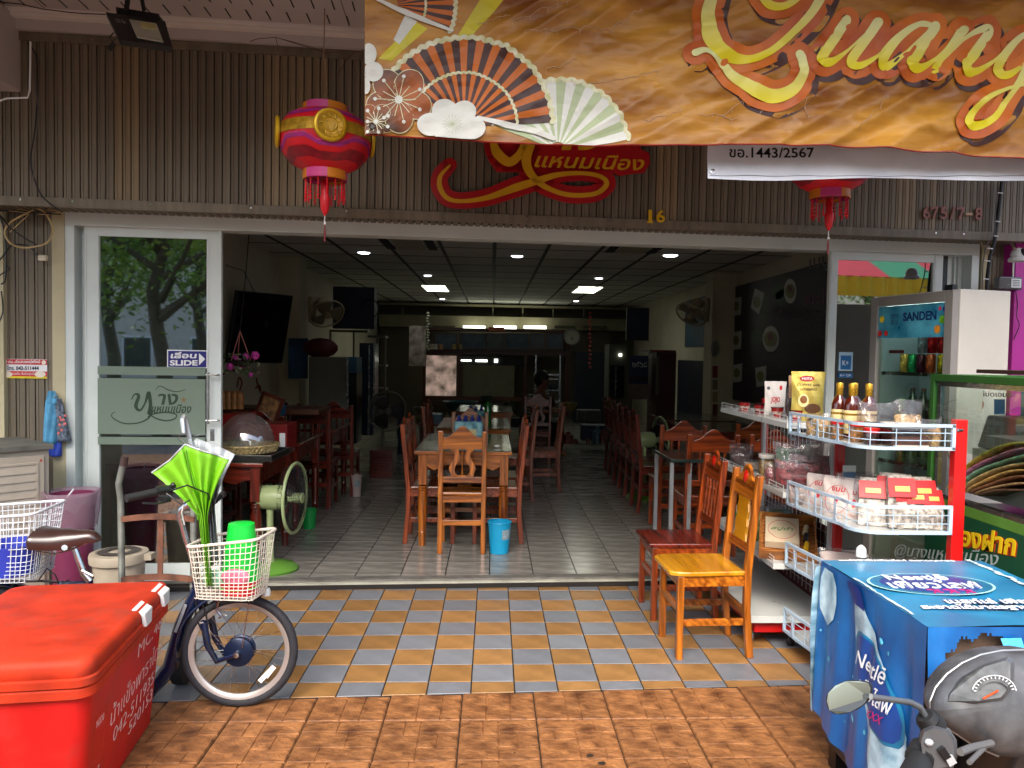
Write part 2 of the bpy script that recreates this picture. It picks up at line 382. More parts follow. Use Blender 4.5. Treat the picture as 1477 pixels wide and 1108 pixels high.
# walls and ceiling
for nm,a,b in (('interior_wall_left',RXL - .12,RXL),('interior_wall_right',RXR,RXR + .12)):
    mb = MB(); mb.box(a,b,thr_y(a) + .26,RYB + .2,-.2,3.3); mb.build(nm,WALLI,kind='structure')
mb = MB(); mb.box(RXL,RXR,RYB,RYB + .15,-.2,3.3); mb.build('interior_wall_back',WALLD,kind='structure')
mb = MB(); mb.box(RXL - .1,RXR + .1,5.35,RYB,CZ + .03,CZ + .3)
for i in range(-4,6): mb.box(.6 * i - .02 + 0,.6 * i + .02,5.4,RYB,CZ - .004,CZ + .01)
for j in range(16): mb.box(RXL,RXR,5.5 + .84 * j - .012,5.5 + .84 * j + .012,CZ - .003,CZ + .01)
ceil = mb.build('interior_ceiling',CEILG,kind='structure')
cp = None
SKIP = set()
for i in range(-5,6):
    for j in range(16):
        a = max(RXL,.6 * i + .021); b = min(RXR,.6 * i + .579); y0 = 5.5 + .84 * j + .013; y1 = y0 + .814
        if b - a < .05: continue
        if b - a > .55:
            if cp: inst('panel',cp,ceil,(a,y0,CZ))
            else:
                m = MB(); m.box(0,.558,0,.814,0,.012); cp = m.build('panel',CEILM,ceil); cp.location = (a,y0,CZ)
        else:
            m = MB(); m.box(0,b - a,0,.814,0,.012); o = m.build('panel',CEILM,ceil); o.location = (a,y0,CZ)
# inner columns
def ybox(m,x0,y0,x1,y1,Y,d):
    """a box whose front face spans the given view bounds at distance Y"""
    a = at_y(x0,(y0 + y1) / 2,Y).x; b = at_y(x1,(y0 + y1) / 2,Y).x; t = at_y((x0 + x1) / 2,y0,Y).z; u = at_y((x0 + x1) / 2,y1,Y).z
    m.box(a,b,Y,Y + d,u,t)
COLM = mat('pale_column_paint','#b7ae92',.7,var=.06)
mb = MB(); mb.box(RXL,-2.50,10.1,10.5,FZ,CZ - .005); tag(mb.build('column',COLM),'pale wall column on the left carrying the first wall fan','column')
mb = MB(); mb.box(3.10,RXR,10.8,11.2,FZ,CZ - .005); tag(mb.build('column',COLM),'pale wall column on the right beside the menu board','column')

# ------------------------------------------------------------------ facade: threshold, frames, fascia
ALC = mat('aluminium_track','#8c8a84',.35,metal=.7,var=.2,scale=12,dirt=.3)
mb = MB(FM); mb.box(-1.9,2.9,-.035,0,0,.038); mb.build('threshold',mat('threshold_cement','#a8a798',.6,var=.2,scale=8,dirt=.5),kind='structure')
t = thing('door_track','worn aluminium sliding track along the doorway sill','door track',FP(.2,.04,.036),FA)
for k in range(3):
    m = MB(FM); m.box(-2.85,3.2,.004 + k * .035,.012 + k * .035,.036,.05); m.build('rail',ALC,t,w=True)
m = MB(FM); m.box(-2.85,3.2,.001,.1,.0355,.0385); m.build('base_plate',mat('grimy_track_bed','#4a3f38',.6,metal=.3,dirt=.4),t,w=True)
def F2(px,py,v): q = at_f(px,py,v) - FO; return q.dot(EU),q.z
def fbox(m,x0,y0,x1,y1,v0,d,z0=None,z1=None):
    ua = F2(x0,(y0 + y1) / 2,v0)[0]; ub = F2(x1,(y0 + y1) / 2,v0)[0]; zt = F2((x0 + x1) / 2,y0,v0)[1]; zb = F2((x0 + x1) / 2,y1,v0)[1]
    m.box(ua,ub,v0,v0 + d,zb if z0 is None else z0,zt if z1 is None else z1)
HT,HB = 2.395,2.285
UL,UR = F2(94,500,0)[0],F2(1411,420,0)[0]
fr = thing('door_frame','white aluminium outer frame around the whole shop doorway','door frame',FP(.2,0,0),FA)
m = MB(FM); m.box(UL,UR,0,.14,HB,HT); m.box(UL,UR,-.015,0,HT - .03,HT); m.build('head_rail',WHITE_AL,fr,w=True,bevel=.003)
for a,b in ((UL,UL + .055),(UR - .055,UR)):
    m = MB(FM); m.box(a,b,0,.2,.04,HB); m.build('jamb',WHITE_AL,fr,w=True,bevel=.003)
m = MB(FM); m.box(UL + .055,UL + .165,.1,.16,.04,HB)
for k in range(3): m.box(UL + .07 + k * .032,UL + .078 + k * .032,.08,.1,.04,HB)
m.build('inner_jamb',WHITE_AL,fr,w=True)
m = MB(FM); m.box(UR - .17,UR - .055,.1,.16,.04,HB)
for k in range(2): m.box(UR - .13 + k * .03,UR - .122 + k * .03,.08,.1,.04,HB)
m.build('inner_jamb',WHITE_AL,fr,w=True)
PANE = glass('green_tinted_glass','#8fb8a4',.36,ior=1.5)
FROST = glass('frosted_film','#a9b8ae',.03,rough=.25,milk=.6,milkcol='#8c9e8e')
CLEAR = glass('clear_glass','#e6efe9',.05)
LOGOC = glass('clear_cut_lettering','#7b8a80',.05,milk=.7,milkcol='#46584a')
def sliding(name,label,u0,u1,v,sl,sr):
    t = thing(name,label,'sliding door',FP((u0 + u1) / 2,v,.05),FA)
    for a,b in ((u0,u0 + sl),(u1 - sr,u1)):
        m = MB(FM); m.box(a,b,v,v + .035,.05,HB + .004); m.box(a + .008,a + .014,v - .004,v,.05,HB); m.build('stile',WHITE_AL,t,w=True,bevel=.003)
    for a,b,nm in ((.05,.16,'bottom_rail'),(HB - .055,HB + .004,'top_rail')):
        m = MB(FM); m.box(u0 + sl,u1 - sr,v + .002,v + .033,a,b); m.build(nm,WHITE_AL,t,w=True)
    m = MB(FM); m.box(u0 + sl,u1 - sr,v + .015,v + .021,.16,HB - .055); m.build('pane',PANE,t,w=True)
    return t
uL0,uL1 = F2(122,500,.03)[0],F2(319,500,.03)[0]
ld = sliding('sliding_door','left sliding glass door with frosted band and slide sign',uL0,uL1,.03,.085,.09)
uR0,uR1 = F2(1196,420,.03)[0],F2(1359,420,.03)[0]
rd = sliding('sliding_door','right sliding glass door reflecting the red green awning',uR0,uR1,.03,.06,.07)
u2,u3 = uL0 + .085,uL1 - .09
m = MB(FM); m.box(uR1 + .005,uR1 + .075,.09,.125,.05,HB); m.build('rear_stile',BLK,rd,w=True)
# frosted bands and cut lettering
for y0,y1 in ((529,541),(546,626),(630,641)):
    m = MB(FM); z1 = F2(215,y0,.03)[1]; z0 = F2(215,y1,.03)[1]; m.box(u2,u3,.010,.0125,z0,z1); m.build('frosted_film',FROST,ld,w=True)
def fpt(px,py,v): return at_f(px,py,v)
def ribbon(m,pts,wid,fn,n=8,capr=True):
    """a pen stroke: control points (x,y) in view units with a width each, mapped by fn(x,y)"""
    P = []; Wd = []
    k = len(pts)
    for i in range(k - 1):
        p0,p1,p2,p3 = pts[max(i - 1,0)],pts[i],pts[i + 1],pts[min(i + 2,k - 1)]
        for s in range(n):
            t = s / n; t2 = t * t; t3 = t2 * t
            P.append(tuple(.5 * (2 * p1[q] + (p2[q] - p0[q]) * t + (2 * p0[q] - 5 * p1[q] + 4 * p2[q] - p3[q]) * t2 + (3 * p1[q] - p0[q] - 3 * p2[q] + p3[q]) * t3) for q in range(2)))
            Wd.append(wid[i] + (wid[i + 1] - wid[i]) * t)
    P.append(pts[-1][:2]); Wd.append(wid[-1]); L = []; Rr = []
    for i in range(len(P)):
        a = P[max(i - 1,0)]; b = P[min(i + 1,len(P) - 1)]; dx,dy = b[0] - a[0],b[1] - a[1]; d = math.hypot(dx,dy) or 1
        h = Wd[i] / 2; L.append((P[i][0] - dy / d * h,P[i][1] + dx / d * h)); Rr.append((P[i][0] + dy / d * h,P[i][1] - dx / d * h))
    vs = []
    for a,c,b in zip(L,P,Rr): vs += [fn(*a),fn(*c),fn(*b)]
    fs = []
    for i in range(len(P) - 1):
        fs += [(3 * i,3 * i + 1,3 * i + 4,3 * i + 3),(3 * i + 1,3 * i + 2,3 * i + 5,3 * i + 4)]
    m.add(vs,fs)
    if capr:
        for e,r in ((0,Wd[0] / 2),(-1,Wd[-1] / 2)):
            c = P[e]; n2 = 10; m.add([fn(*c)] + [fn(c[0] + r * math.cos(2 * PI * q / n2),c[1] + r * math.sin(2 * PI * q / n2)) for q in range(n2)],[(0,q + 1,(q + 1) % n2 + 1) for q in range(n2)])
def flatpoly(m,pts,fn): m.add([fn(*p) for p in pts],[tuple(range(len(pts)))])
m = MB(); g = lambda x,y: at_f(x,y,.0395)
fn = lambda x,y: at_f(x,y,.0085)
ribbon(m,[(190,576),(194,569),(200,571),(196,586),(202,592),(209,582),(213,570),(215,568),(217,585),(214,597),(222,592)],[1.5,2,4.5,5.5,3,2.5,5,5.5,5,3,1],fn)
ribbon(m,[(216,588),(218,596),(213,604),(200,610),(180,611),(164,604),(161,598),(166,594)],[4,3,2.2,1.8,1.8,1.6,1.2,.8],fn)
ribbon(m,[(214,601),(222,597),(240,595),(254,598),(252,604),(240,607),(226,604),(216,598)],[2.2,2,1.8,1.8,1.8,2,2,2],fn)
ribbon(m,[(225,562),(231,557),(244,563),(256,565),(268,562)],[.8,1.2,1.6,1.2,.8],fn)
m.build('cut_flourish',LOGOC,ld,w=True)
put_text('cut_lettering','าง',fn(228,584),fn(257,584),fn(228,568),LOGOC,ld,shear=.2,bold=.02,thick=.001)
put_text('cut_lettering','แหนมเนือง',fn(218,596),fn(276,596),fn(218,583),LOGOC,ld,shear=.3,bold=.02,thick=.001)
m = MB(); st = [(265 + (5 if k % 2 == 0 else 2) * math.sin(k * PI / 5),577 - (5 if k % 2 == 0 else 2) * math.cos(k * PI / 5)) for k in range(10)]; flatpoly(m,st,fn); m.build('cut_star',mat('star_gold','#6e5a34',.5),ld,w=True)
# slide sign
BLUE = mat('sign_blue','#1b1d6e',.35,var=.06); WPRINT = mat('white_print','#d9dcdc',.5,var=.04)
t = thing('slide_sign','blue slide sign with white arrow on the left glass door','sign',at_f(270,530,.0),FA)
m = MB(FM); fbox(m,241,505,299,531,.020,.004); m.build('plate',WPRINT,t,w=True)
m = MB(FM); fbox(m,242.5,506.5,297.5,529.5,.0185,.0014); m.build('face',BLUE,t,w=True)
fn = lambda x,y: at_f(x,y,.0178)
put_text('lettering','เลื่อน',fn(246,517),fn(284,517),fn(246,507.5),WPRINT,t,bold=.03,shear=.1,thick=.0006)
put_text('lettering','SLIDE',fn(245,527.5),fn(285,527.5),fn(245,519.5),WPRINT,t,bold=.035,thick=.0006)
m = MB(); flatpoly(m,[(287,509.5),(296,518),(287,527)],fn); m.build('arrow',WPRINT,t,w=True)
# door handle
t = ld; m = MB(); a = at_f(300,542,-.03); b = at_f(300,607,-.03); m.tube([a + Vector((0,0,.02)),b - Vector((0,0,.02))],.009,8)
for q in (at_f(300,541,-.03),at_f(300,607,-.03)): m.tube([q - EU * .012,q + EU * .055],.007,8); m.tube([q + EU * .05,q + EU * .05 + EV * .06],.007,8)
m.build('handle',STEEL,t,w=True,smooth=True)
m = MB(FM); fbox(m,303,619,309,636,.026,.004); m.build('lock_plate',STEEL,t,w=True)

# fascia cladding of separate vertical slats
FV = -.22
zt = lambda x: F2(x,57 + (x - 56) * .0625,FV)[1]
FZ0,FZ1 = F2(700,313,FV)[1],F2(300,69,FV)[1]
fas = thing('fascia_cladding','brown ribbed metal fascia over the doorway','cladding',FP(0,FV,FZ0),FA)
m = MB(FM); m.box(-3.6,4.3,FV + .02,FV + .05,FZ0,FZ1); m.build('backing',DARK,fas,w=True)
m = MB(FM); m.box(-3.6,4.3,FV - .012,FV + .02,FZ0 - .035,FZ0 + .02); m.build('bottom_trim',SLATM,fas,w=True,bevel=.002)
m = MB(FM); m.box(-3.6,4.3,FV - .012,FV + .02,FZ1 - .02,FZ1 + .03); m.build('top_trim',SLATM,fas,w=True,bevel=.002)
def slatmesh(h,wd):
    m = MB(); p = [(0,0),(.002,-.010),(wd * .28,-.011),(wd * .30,-.007),(wd * .34,-.007),(wd * .36,-.012),(wd - .0055,-.012),(wd - .004,0)]
    n = len(p); m.add([(x,y,0) for x,y in p] + [(x,y,h) for x,y in p],[(i,i + 1,n + i + 1,n + i) for i in range(n - 1)]); return m
SW = .0475; sl1 = sl2 = None; u = -3.55
I = WM[fas.name].inverted()
k = 0
while u < 4.25:
    px = None; light = any(a <= u <= b for a,b in ((-2.30,-2.17),(-1.45,-1.06),(2.62,2.75),(2.82,2.9),(1.0,1.15)))
    src = sl2 if light else sl1
    if src is None:
        src = slatmesh(FZ1 - FZ0 - .04,SW).build('slat',SLATL if light else SLATM,fas); src.location = I @ FP(u,FV + .012,FZ0 + .02)
        if light: sl2 = src
        else: sl1 = src
    else: inst('slat',src,fas,I @ FP(u,FV + .012,FZ0 + .02))
    u += SW; k += 1
# ribbed underside
m = MB(FM); u = -3.55; m.box(-3.6,4.3,FV + .02,.005,FZ0 - .018,FZ0 - .014); m.build('underside_board',DARK,fas,w=True)
us = None; u = -3.55
while u < 4.25:
    if us is None: mm = MB(); mm.box(0,.034,0,.21,0,.008); us = mm.build('underside_rib',SLATM,fas); us.location = I @ FP(u,FV + .012,FZ0 - .026)
    else: inst('underside_rib',us,fas,I @ FP(u,FV + .012,FZ0 - .026))
    u += SW
for px,py in ((43,285),(136,288),(297,290),(105,288),(372,299),(620,293),(360,61),(280,63),(640,308),(1010,323),(1330,329),(1378,330),(845,315),(1150,325)):
    pass
m = MB(FM)
for px,py in ((30,286),(105,288),(218,292),(362,299),(500,303),(640,310),(760,313),(880,318),(1010,323),(1100,326),(1160,327),(1350,329),(1390,330),(133,62),(285,68)):
    q,z = F2(px,py,FV - .013); m.cyl((q,FV - .017,FZ0 if py > 200 else FZ1),(q,FV - .012,FZ0 if py > 200 else FZ1),.006,seg=8)
m.build('rivet',STEEL,fas,w=True,kind='stuff')
# side cladding left of the door, and right
def side(name,label,x0,x1,yb):
    ua,ub = F2(x0,450,.02)[0],F2(x1,450,.02)[0]; t = thing(name,label,'cladding',FP((ua + ub) / 2,.02,0),FA); II = WM[t.name].inverted()
    m = MB(FM); m.box(ua,ub,.03,.06,0,FZ0); m.build('backing',DARK,t,w=True)
    s = None; u = ua + .004
    while u < ub - .03:
        if s is None: s = slatmesh(FZ0 - .02,SW * 1.18).build('slat',SLATM,t); s.location = II @ FP(u,.03,0)
        else: inst('slat',s,t,II @ FP(u,.03,0))
        u += SW * 1.18
    return t
side('side_cladding','brown ribbed wall strip left of the doorway behind the stickers',8,76,640)
side('side_cladding','dark brown ribbed wall strip between doorway and magenta pillar',1424,1462,640)
for x0,x1,lb in ((76,94,'narrow cream plaster pier left of the white door frame'),(1411,1424,'narrow cream plaster pier right of the white door frame')):
    ua,ub = F2(x0,500,.0)[0],F2(x1,450,.0)[0]; m = MB(FM); m.box(ua,ub,-.004,.2,0,FZ0 - .03); tag(m.build('pier',CREAM),lb,'pier')
m = MB(FM); ua,ub = F2(-60,500,0)[0],F2(8,500,0)[0]; m.box(ua - 1,ub,-.02,.2,0,FZ0 - .03); tag(m.build('pier',CREAM),'cream plaster pier at the far left edge with cables','pier')
MAG = mat('magenta_paint','#b1218f',.5,var=.12,scale=3,dirt=.1)
m = MB(FM); ua = F2(1461,480,-.1)[0]; m.box(ua,ua + 1.6,-.1,.2,0,F2(1470,338,-.1)[1]); tag(m.build('magenta_pillar',MAG),'magenta painted pillar at the right edge behind the cooler','pillar')
# canopy soffit
CZ0 = FZ1 + .03
zb1 = F2(300,43,-.26)[1]
t = thing('awning','white slotted awning soffit above the fascia','awning',FP(0,-1.5,CZ0),FA)
m = MB(FM); m.box(-3.9,4.4,-.26,.1,CZ0 + .002,zb1 + .05); m.build('wall_band',WHITE_P,t,w=True)
m = MB(FM); m.box(-3.9,4.4,-.31,-.255,zb1,zb1 + .03); m.box(-3.9,4.4,-.33,-.31,zb1 + .018,zb1 + .045); m.build('cornice',mat('cornice_white','#d8d4ce',.6,var=.04),t,w=True,bevel=.006)
SZ = zb1 + .038
m = MB(FM); m.box(-3.9,4.4,-3.0,-.3,SZ,SZ + .09); m.build('soffit',WHITE_P,t,w=True)
ss = None; II = WM[t.name].inverted(); cnt = 0
for r in range(4):
    v = -.36 - r * .19
    for i in range(-32,12):
        u = i * .112 + (r % 2) * .056
        if not (-3.4 < u < 1.0): continue
        if ss is None: mm = MB(); mm.box(0,.008,-.12,0,-.0015,.003); ss = mm.build('slot',DARK,t); ss.location = II @ FP(u,v,SZ)
        else: inst('slot',ss,t,II @ FP(u,v,SZ))
for u in (-2.6,-.9,.8):
    m = MB(FM); m.box(u,u + .006,-1.9,-.33,SZ - .0008,SZ + .002); m.build('joint',mat('joint_grey','#77716c',.8),t,w=True)
m = MB(FM); m.box(-5,5.5,-.1,.4,zb1 + .06,7); m.build('upper_wall',CREAM,kind='structure')
# beam stub at upper left
m = MB(); a = at_y(44,141,4.8); m.box(-4.6,a.x,2.6,4.80,a.z,SZ - .01); tag(m.build('beam',WHITE_P,bevel=.01),'pale grey concrete beam stub at the top left corner','beam')
# ------------------------------------------------------------------ wooden furniture
W_OR = wood('orange_varnished_wood','#6e300a','#c8741c'); W_ORH = wood('orange_varnished_wood_across','#6e300a','#c8741c',axis=0)
W_YE = mat('yellow_varnished_wood','#b0700c',.2,var=.22,scale=6,stretch=(.25,2.5,1),coat=.7,dirt=.1,col2='#d89a1c')
W_RD = wood('dark_red_varnished_wood','#3a0c04','#7c220c'); W_RDH = wood('dark_red_varnished_wood_across','#3a0c04','#7c220c',axis=0)
W_MD = wood('red_brown_varnished_wood','#541a06','#a04412'); W_MDH = wood('red_brown_varnished_wood_across','#541a06','#a04412',axis=0)
GEM = mat('red_gem','#b8180a',.15,coat=1,var=.05)
TURN = [(0.008,0),(.011,.02),(.007,.035),(.012,.06),(.0085,.09),(.013,.16),(.0085,.21),(.013,.225),(.007,.24),(.012,.26),(.009,.30)]
def crest_poly(w,h0,h1,scoop=0):
    p = [(-w / 2,0),(w / 2,0),(w / 2,h0)]
    for i in range(1,16):
        t = 1 - i / 16; x = (t - .5) * w; a = abs(x) / (w / 2); y = h0 + (h1 - h0) * (.5 + .5 * math.cos(PI * min(1,a / .78))) - (.008 * math.sin(PI * (a - .78) / .22) if a > .78 else 0)
        p.append((x,y))
    p.append((-w / 2,h0)); return p
def make_chair(style,ma,mah,label,seatm=None,W=.38,H=.97,gem=False,seatround=False):
    """back along +Y, sitter faces -Y"""
    t = thing('dining_chair',label,'chair'); D = .38; SH = .45; y1 = D / 2; w2 = W / 2; seatm = seatm or mah
    for sx in (-1,1):
        m = MB(); x = sx * (w2 - .018); pts = [(x,y1 + .02,0),(x,y1 - .003,.25),(x,y1 - .002,SH),(x,y1 + .025,.72),(x,y1 + .05,H - .03)]
        vs = []; hw = .018
        for (a,b,c) in pts: vs += [(a - hw,b - hw,c),(a + hw,b - hw,c),(a + hw,b + hw,c),(a - hw,b + hw,c)]
        fs = [(3,2,1,0)] + [(4 * i + k,4 * i + (k + 1) % 4,4 * i + 4 + (k + 1) % 4,4 * i + 4 + k) for i in range(4) for k in range(4)] + [(16,17,18,19)]
        m.add(vs,fs); m.build('back_post',ma,t,bevel=.005)
        m = MB(); m.box(x - .017,x + .017,-y1 + .01,-y1 + .044,0,SH - .02); m.build('leg',ma,t,bevel=.004)
        m = MB(); m.box(x - .009,x + .009,-y1 + .044,y1 - .02,.17,.205); m.build('side_stretcher',mah,t,bevel=.002)
        m = MB(); m.box(x - .01,x + .01,-y1 + .044,y1 - .02,SH - .075,SH - .02); m.build('side_apron',mah,t)
    m = MB(); m.box(-w2 + .036,w2 - .036,-y1 + .018,-y1 + .036,.24,.275); m.build('front_stretcher',mah,t,bevel=.002)
    m = MB(); m.box(-w2 + .036,w2 - .036,y1 - .012,y1 + .008,.21,.25); m.build('rear_stretcher',mah,t,bevel=.002)
    m = MB(); m.box(-w2 + .036,w2 - .036,-y1 + .016,-y1 + .036,SH - .075,SH - .02); m.build('front_apron',mah,t)
    m = MB(); m.box(-w2 + .036,w2 - .036,y1 - .014,y1 + .006,SH - .065,SH - .02); m.build('rear_apron',mah,t)
    m = MB()
    if seatround:
        p = [(-w2 + .0,y1 - .02),(w2,y1 - .02)] + [(w2 + .012 - .05 * (1 - math.cos(a)),-y1 + .10 - .13 * math.sin(a)) for a in [PI / 2 * k / 6 for k in range(1,7)]] + [(-w2 - .012 + .05 * (1 - math.cos(a)),-y1 + .10 - .13 * math.sin(a)) for a in [PI / 2 * (6 - k) / 6 for k in range(7)]]
        m.prism(p[::-1],.024,SH - .02)
    else: m.box(-w2 - .006,w2 + .006,-y1 - .012,y1 - .02,SH - .02,SH + .004)
    m.build('seat',seatm,t,bevel=.006)
    yb = lambda z: y1 + .0 + (.05) * max(0,(z - SH) / (H - SH)) - .006
    def tilt(m):   # lean the back pieces with the posts
        m.v = [Vector((v.x,v.y + yb(v.z),v.z)) for v in m.v]; return m
    cw = W - .07
    m = MB(); m.prismy([(x,z + H - .165) for x,z in crest_poly(cw,.095,.175)],.018); tilt(m).build('crest_rail',mah,t,bevel=.003)
    m = MB(); m.prismy([(-cw / 2,.535),(cw / 2,.535),(cw / 2,.58),(-cw / 2,.58)],.018); tilt(m).build('lower_rail',mah,t,bevel=.002)
    z0,z1 = .58,H - .165
    if style == 'splat':
        def bow(s):
            L = []; R = []; n = 18
            for i in range(n + 1):
                q = i / n; z = z0 + (z1 - z0) * q; c = .056 + .022 * math.sin(PI * 2 * q - .2) * (1 if q < .5 else .9) + (.006 if q > .8 else 0); wd = .017 + .006 * math.sin(PI * q) ** 2 + (.012 if q < .06 or q > .94 else 0)
                L.append((s * (c - wd),z)); R.append((s * (c + wd),z))
            return (L + R[::-1]) if s < 0 else (R + L[::-1])
        for s in (-1,1):
            m = MB(); pl = bow(s); n = len(pl) // 2
            for i in range(n - 1):
                a,b,c,d = pl[i],pl[i + 1],pl[-2 - i],pl[-1 - i]; m.prismy([a,d,c,b],.013,.003)
            tilt(m).build('bowed_splat',ma,t)
        m = MB(); m.lathe([(.004,z0),(.008,z0 + .03),(.004,z0 + .07),(.009,z0 + .12),(.004,z0 + .17),(.008,z1 - .03),(.004,z1)],8,(0,.009,0)); tilt(m).build('centre_spindle',ma,t,smooth=True)
        m = MB(); m.prismy([(-.075,z0 - .005),(.075,z0 - .005),(.075,z0 + .012),(-.075,z0 + .012)],.013,.003); tilt(m).build('splat_foot',mah,t)
    elif style == 'spindles':
        for s in (-1.5,-.5,.5,1.5):
            m = MB(); m.lathe([(r * 1.1,z0 + (z1 - z0) * z / .3) for r,z in TURN],9,(s * .062,.009,0)); tilt(m).build('spindle',ma,t,smooth=True)
    else:
        m = MB(); L = []; R = []
        for i in range(13):
            q = i / 12; wd = .088 - .010 * math.sin(PI * 3 * q) ** 2 - .012 * q; z = z0 + (z1 + .01 - z0) * q; L.append((-wd,z)); R.append((wd,z))
        m.prismy(L + R[::-1],.014,.002); m.v = [Vector((v.x,v.y,v.z)) for v in m.v]; tilt(m).build('splat',seatm,t,bevel=.003)
    if gem:
        m = MB(); m.T = Matrix.Translation((0,0,H - .055)) @ Matrix.Rotation(PI / 2,4,'X'); m.lathe([(.024,-.002),(.026,.004),(.016,.010),(0,.012)],14,sy=1.25)
        m.v = [Vector((v.x,v.y + yb(v.z),v.z)) for v in m.v]; m.build('gem',GEM,t,smooth=True)
    return t
# foreground pair beside the rack
def setp(o,loc,rz):
    o.location = loc; o.rotation_euler = (0,0,rz); WM[o.name] = Matrix.Translation(Vector(loc)) @ Matrix.Rotation(rz,4,'Z'); return o
cA = make_chair('panel',W_OR,W_ORH,'orange varnished chair with rounded yellow seat and solid splat in front of the rack',seatm=W_YE,W=.355,H=.97,gem=True,seatround=True)
setp(cA,(1.125,3.99,0),-PI / 2 + .05)
cB = make_chair('spindles',W_MD,W_MDH,'dark red wooden chair with turned spindles just behind the orange chair',seatm=W_RDH,W=.36,H=.97,gem=True)
setp(cB,(1.12,4.57,0),-PI / 2 + .03)
GI = 'wooden dining chairs inside the restaurant'
c1 = make_chair('splat',W_OR,W_ORH,'orange chair with bowed splats, its back to us at the head of the nearest table',W=.36,H=.955)
setp(c1,(-.215,5.955,FZ),PI); c1['group'] = GI
cS = make_chair('splat',W_MD,W_MDH,'nearest chair on the left side of the centre table',W=.37,H=.97)
setp(cS,(-.46,6.22,FZ),PI / 2); cS['group'] = GI
def put(src,x,y,rz,label): return dup(src,(x,y,FZ),rz,label,GI)
put(cS,-.47,6.72,PI / 2,'second chair on the left side of the centre table')
put(cS,.04,6.22,-PI / 2,'nearest chair on the right side of the centre table, above the blue bucket')
put(cS,.05,6.72,-PI / 2,'second chair on the right side of the centre table')
put(c1,-.215,7.35,0,'chair at the far head of the centre table behind the blue bottle packs')
put(cS,-.48,8.2,PI / 2,'left side chair of the second centre table')
put(cS,-.48,8.75,PI / 2,'farther left side chair of the second centre table')
put(cS,.55,8.55,-PI / 2,'chair pushed out to the right of the second centre table, seen side on')
put(cS,.22,7.95,-PI / 2,'near right side chair of the second centre table')
put(cS,.62,10.6,PI,'dark chair in front of the woman at the back table')
cD = make_chair('spindles',W_RD,W_RDH,'red brown spindle chair behind the basket table on the left',W=.40,H=.98)
setp(cD,(-1.93,6.75,FZ),PI); cD['group'] = GI
put(cD,-1.72,7.55,PI,'middle spindle chair of the left wall tables')
put(cD,-1.62,8.2,PI,'spindle chair with lit orange crest before the left refrigerator')
put(cD,-2.25,6.15,PI,'spindle chair closest to the basket table at the left wall')
put(cD,-2.2,8.4,PI,'spindle chair against the left wall below the calendar')
for k,y in enumerate((7.45,7.95,8.45,8.95,9.45,9.95)):
    put(cD,1.62 + .02 * k,y,-PI / 2 + PI,['nearest','second','third','fourth','fifth','farthest'][k] + ' chair of the long row along the right wall tables')
cE = make_chair('spindles',W_MD,W_MDH,'spindle chair with its back to us at the metal legged table',W=.40,H=.96)
setp(cE,(1.66,5.90,FZ),PI); cE['group'] = GI
put(cE,1.62,6.65,PI,'spindle chair with a white tag on its crest behind the metal legged table')
put(cE,2.35,6.9,PI,'spindle chair at the right wall under the menu board, left one')
put(cE,2.15,5.95,PI,'spindle chair half hidden by the snack rack')
put(cE,2.75,6.5,PI,'spindle chair at the right wall under the menu board, right one')
# tables
TOPG = mat('dark_glass_covered_tabletop','#2a2620',.12,coat=.6,var=.9,scale=5,col2='#6b6552')
def make_table(label,W,Ln,ma,mah,top,H=.75):
    t = thing('dining_table',label,'table')
    m = MB(); m.box(-W / 2,W / 2,-Ln / 2,Ln / 2,H - .03,H - .006); m.build('tabletop',mah,t,bevel=.004)
    m = MB(); m.box(-W / 2 + .004,W / 2 - .004,-Ln / 2 + .004,Ln / 2 - .004,H - .0045,H + .002); m.build('glass_cover',top,t)
    for s in (-1,1):
        w2 = W / 2 - .04; pl = [(-w2,H - .03),(w2,H - .03),(w2,H - .17)]
        for i in range(17):
            q = 1 - i / 16; x = (q - .5) * 2 * (w2 - .03); a = abs(x) / w2; pl.append((x,H - .16 + .045 * (abs(math.sin(PI * 1.5 * a)) if a > .33 else 1)))
        pl.append((-w2,H - .17)); m = MB(); m.prismy(pl,.02,s * (Ln / 2 - .05) - .01); m.build('end_apron',mah,t)
        m = MB(); m.box(s * (W / 2 - .05) - .01,s * (W / 2 - .05) + .01,-Ln / 2 + .06,Ln / 2 - .06,H - .15,H - .03); m.build('side_apron',mah,t)
    for sx in (-1,1):
        for sy in (-1,1):
            x,y = sx * (W / 2 - .06),sy * (Ln / 2 - .06); m = MB(); m.box(x - .032,x + .032,y - .032,y + .032,H - .27,H - .03)
            m.lathe([(.03,.47),(.036,.46),(.03,.45),(.036,.44),(.028,.43),(.036,.36),(.034,.25),(.027,.12),(.033,.105),(.027,.095),(.033,.085),(.028,.07),(.026,.0),(0,0)][::-1],14,(x,y,0))
            m.build('leg',ma,t,smooth=True)
    return t
GT = 'wooden dining tables'
t1 = make_table('centre dining table with turned orange legs and dark glass top',.75,1.25,W_OR,W_ORH,TOPG); setp(t1,(-.215,6.56,FZ),0); t1['group'] = GT
def ptab(x,y,lb,rz=0,sc=None): return dup(t1,(x,y,FZ),rz,lb,GT,sc)
ptab(-.18,8.35,'second centre table loaded with bottle packs'); ptab(-.1,10.6,'third centre table with basins and crockery')
tr = make_table('dark red table on the left carrying the domed basket',1.1,.85,W_RD,W_RDH,TOPG); setp(tr,(-2.07,5.62,FZ),0); tr['group'] = GT
dup(tr,(-2.1,6.95 - .2,FZ),0,'dark red left wall table behind the basket table',GT); dup(tr,(-2.05,7.85,FZ),0,'third dark red table along the left wall',GT)
dup(tr,(2.5,8.3,FZ),PI / 2,'dark table at the right wall beside the chair row',GT); dup(tr,(2.5,9.6,FZ),PI / 2,'farther dark table at the right wall',GT)
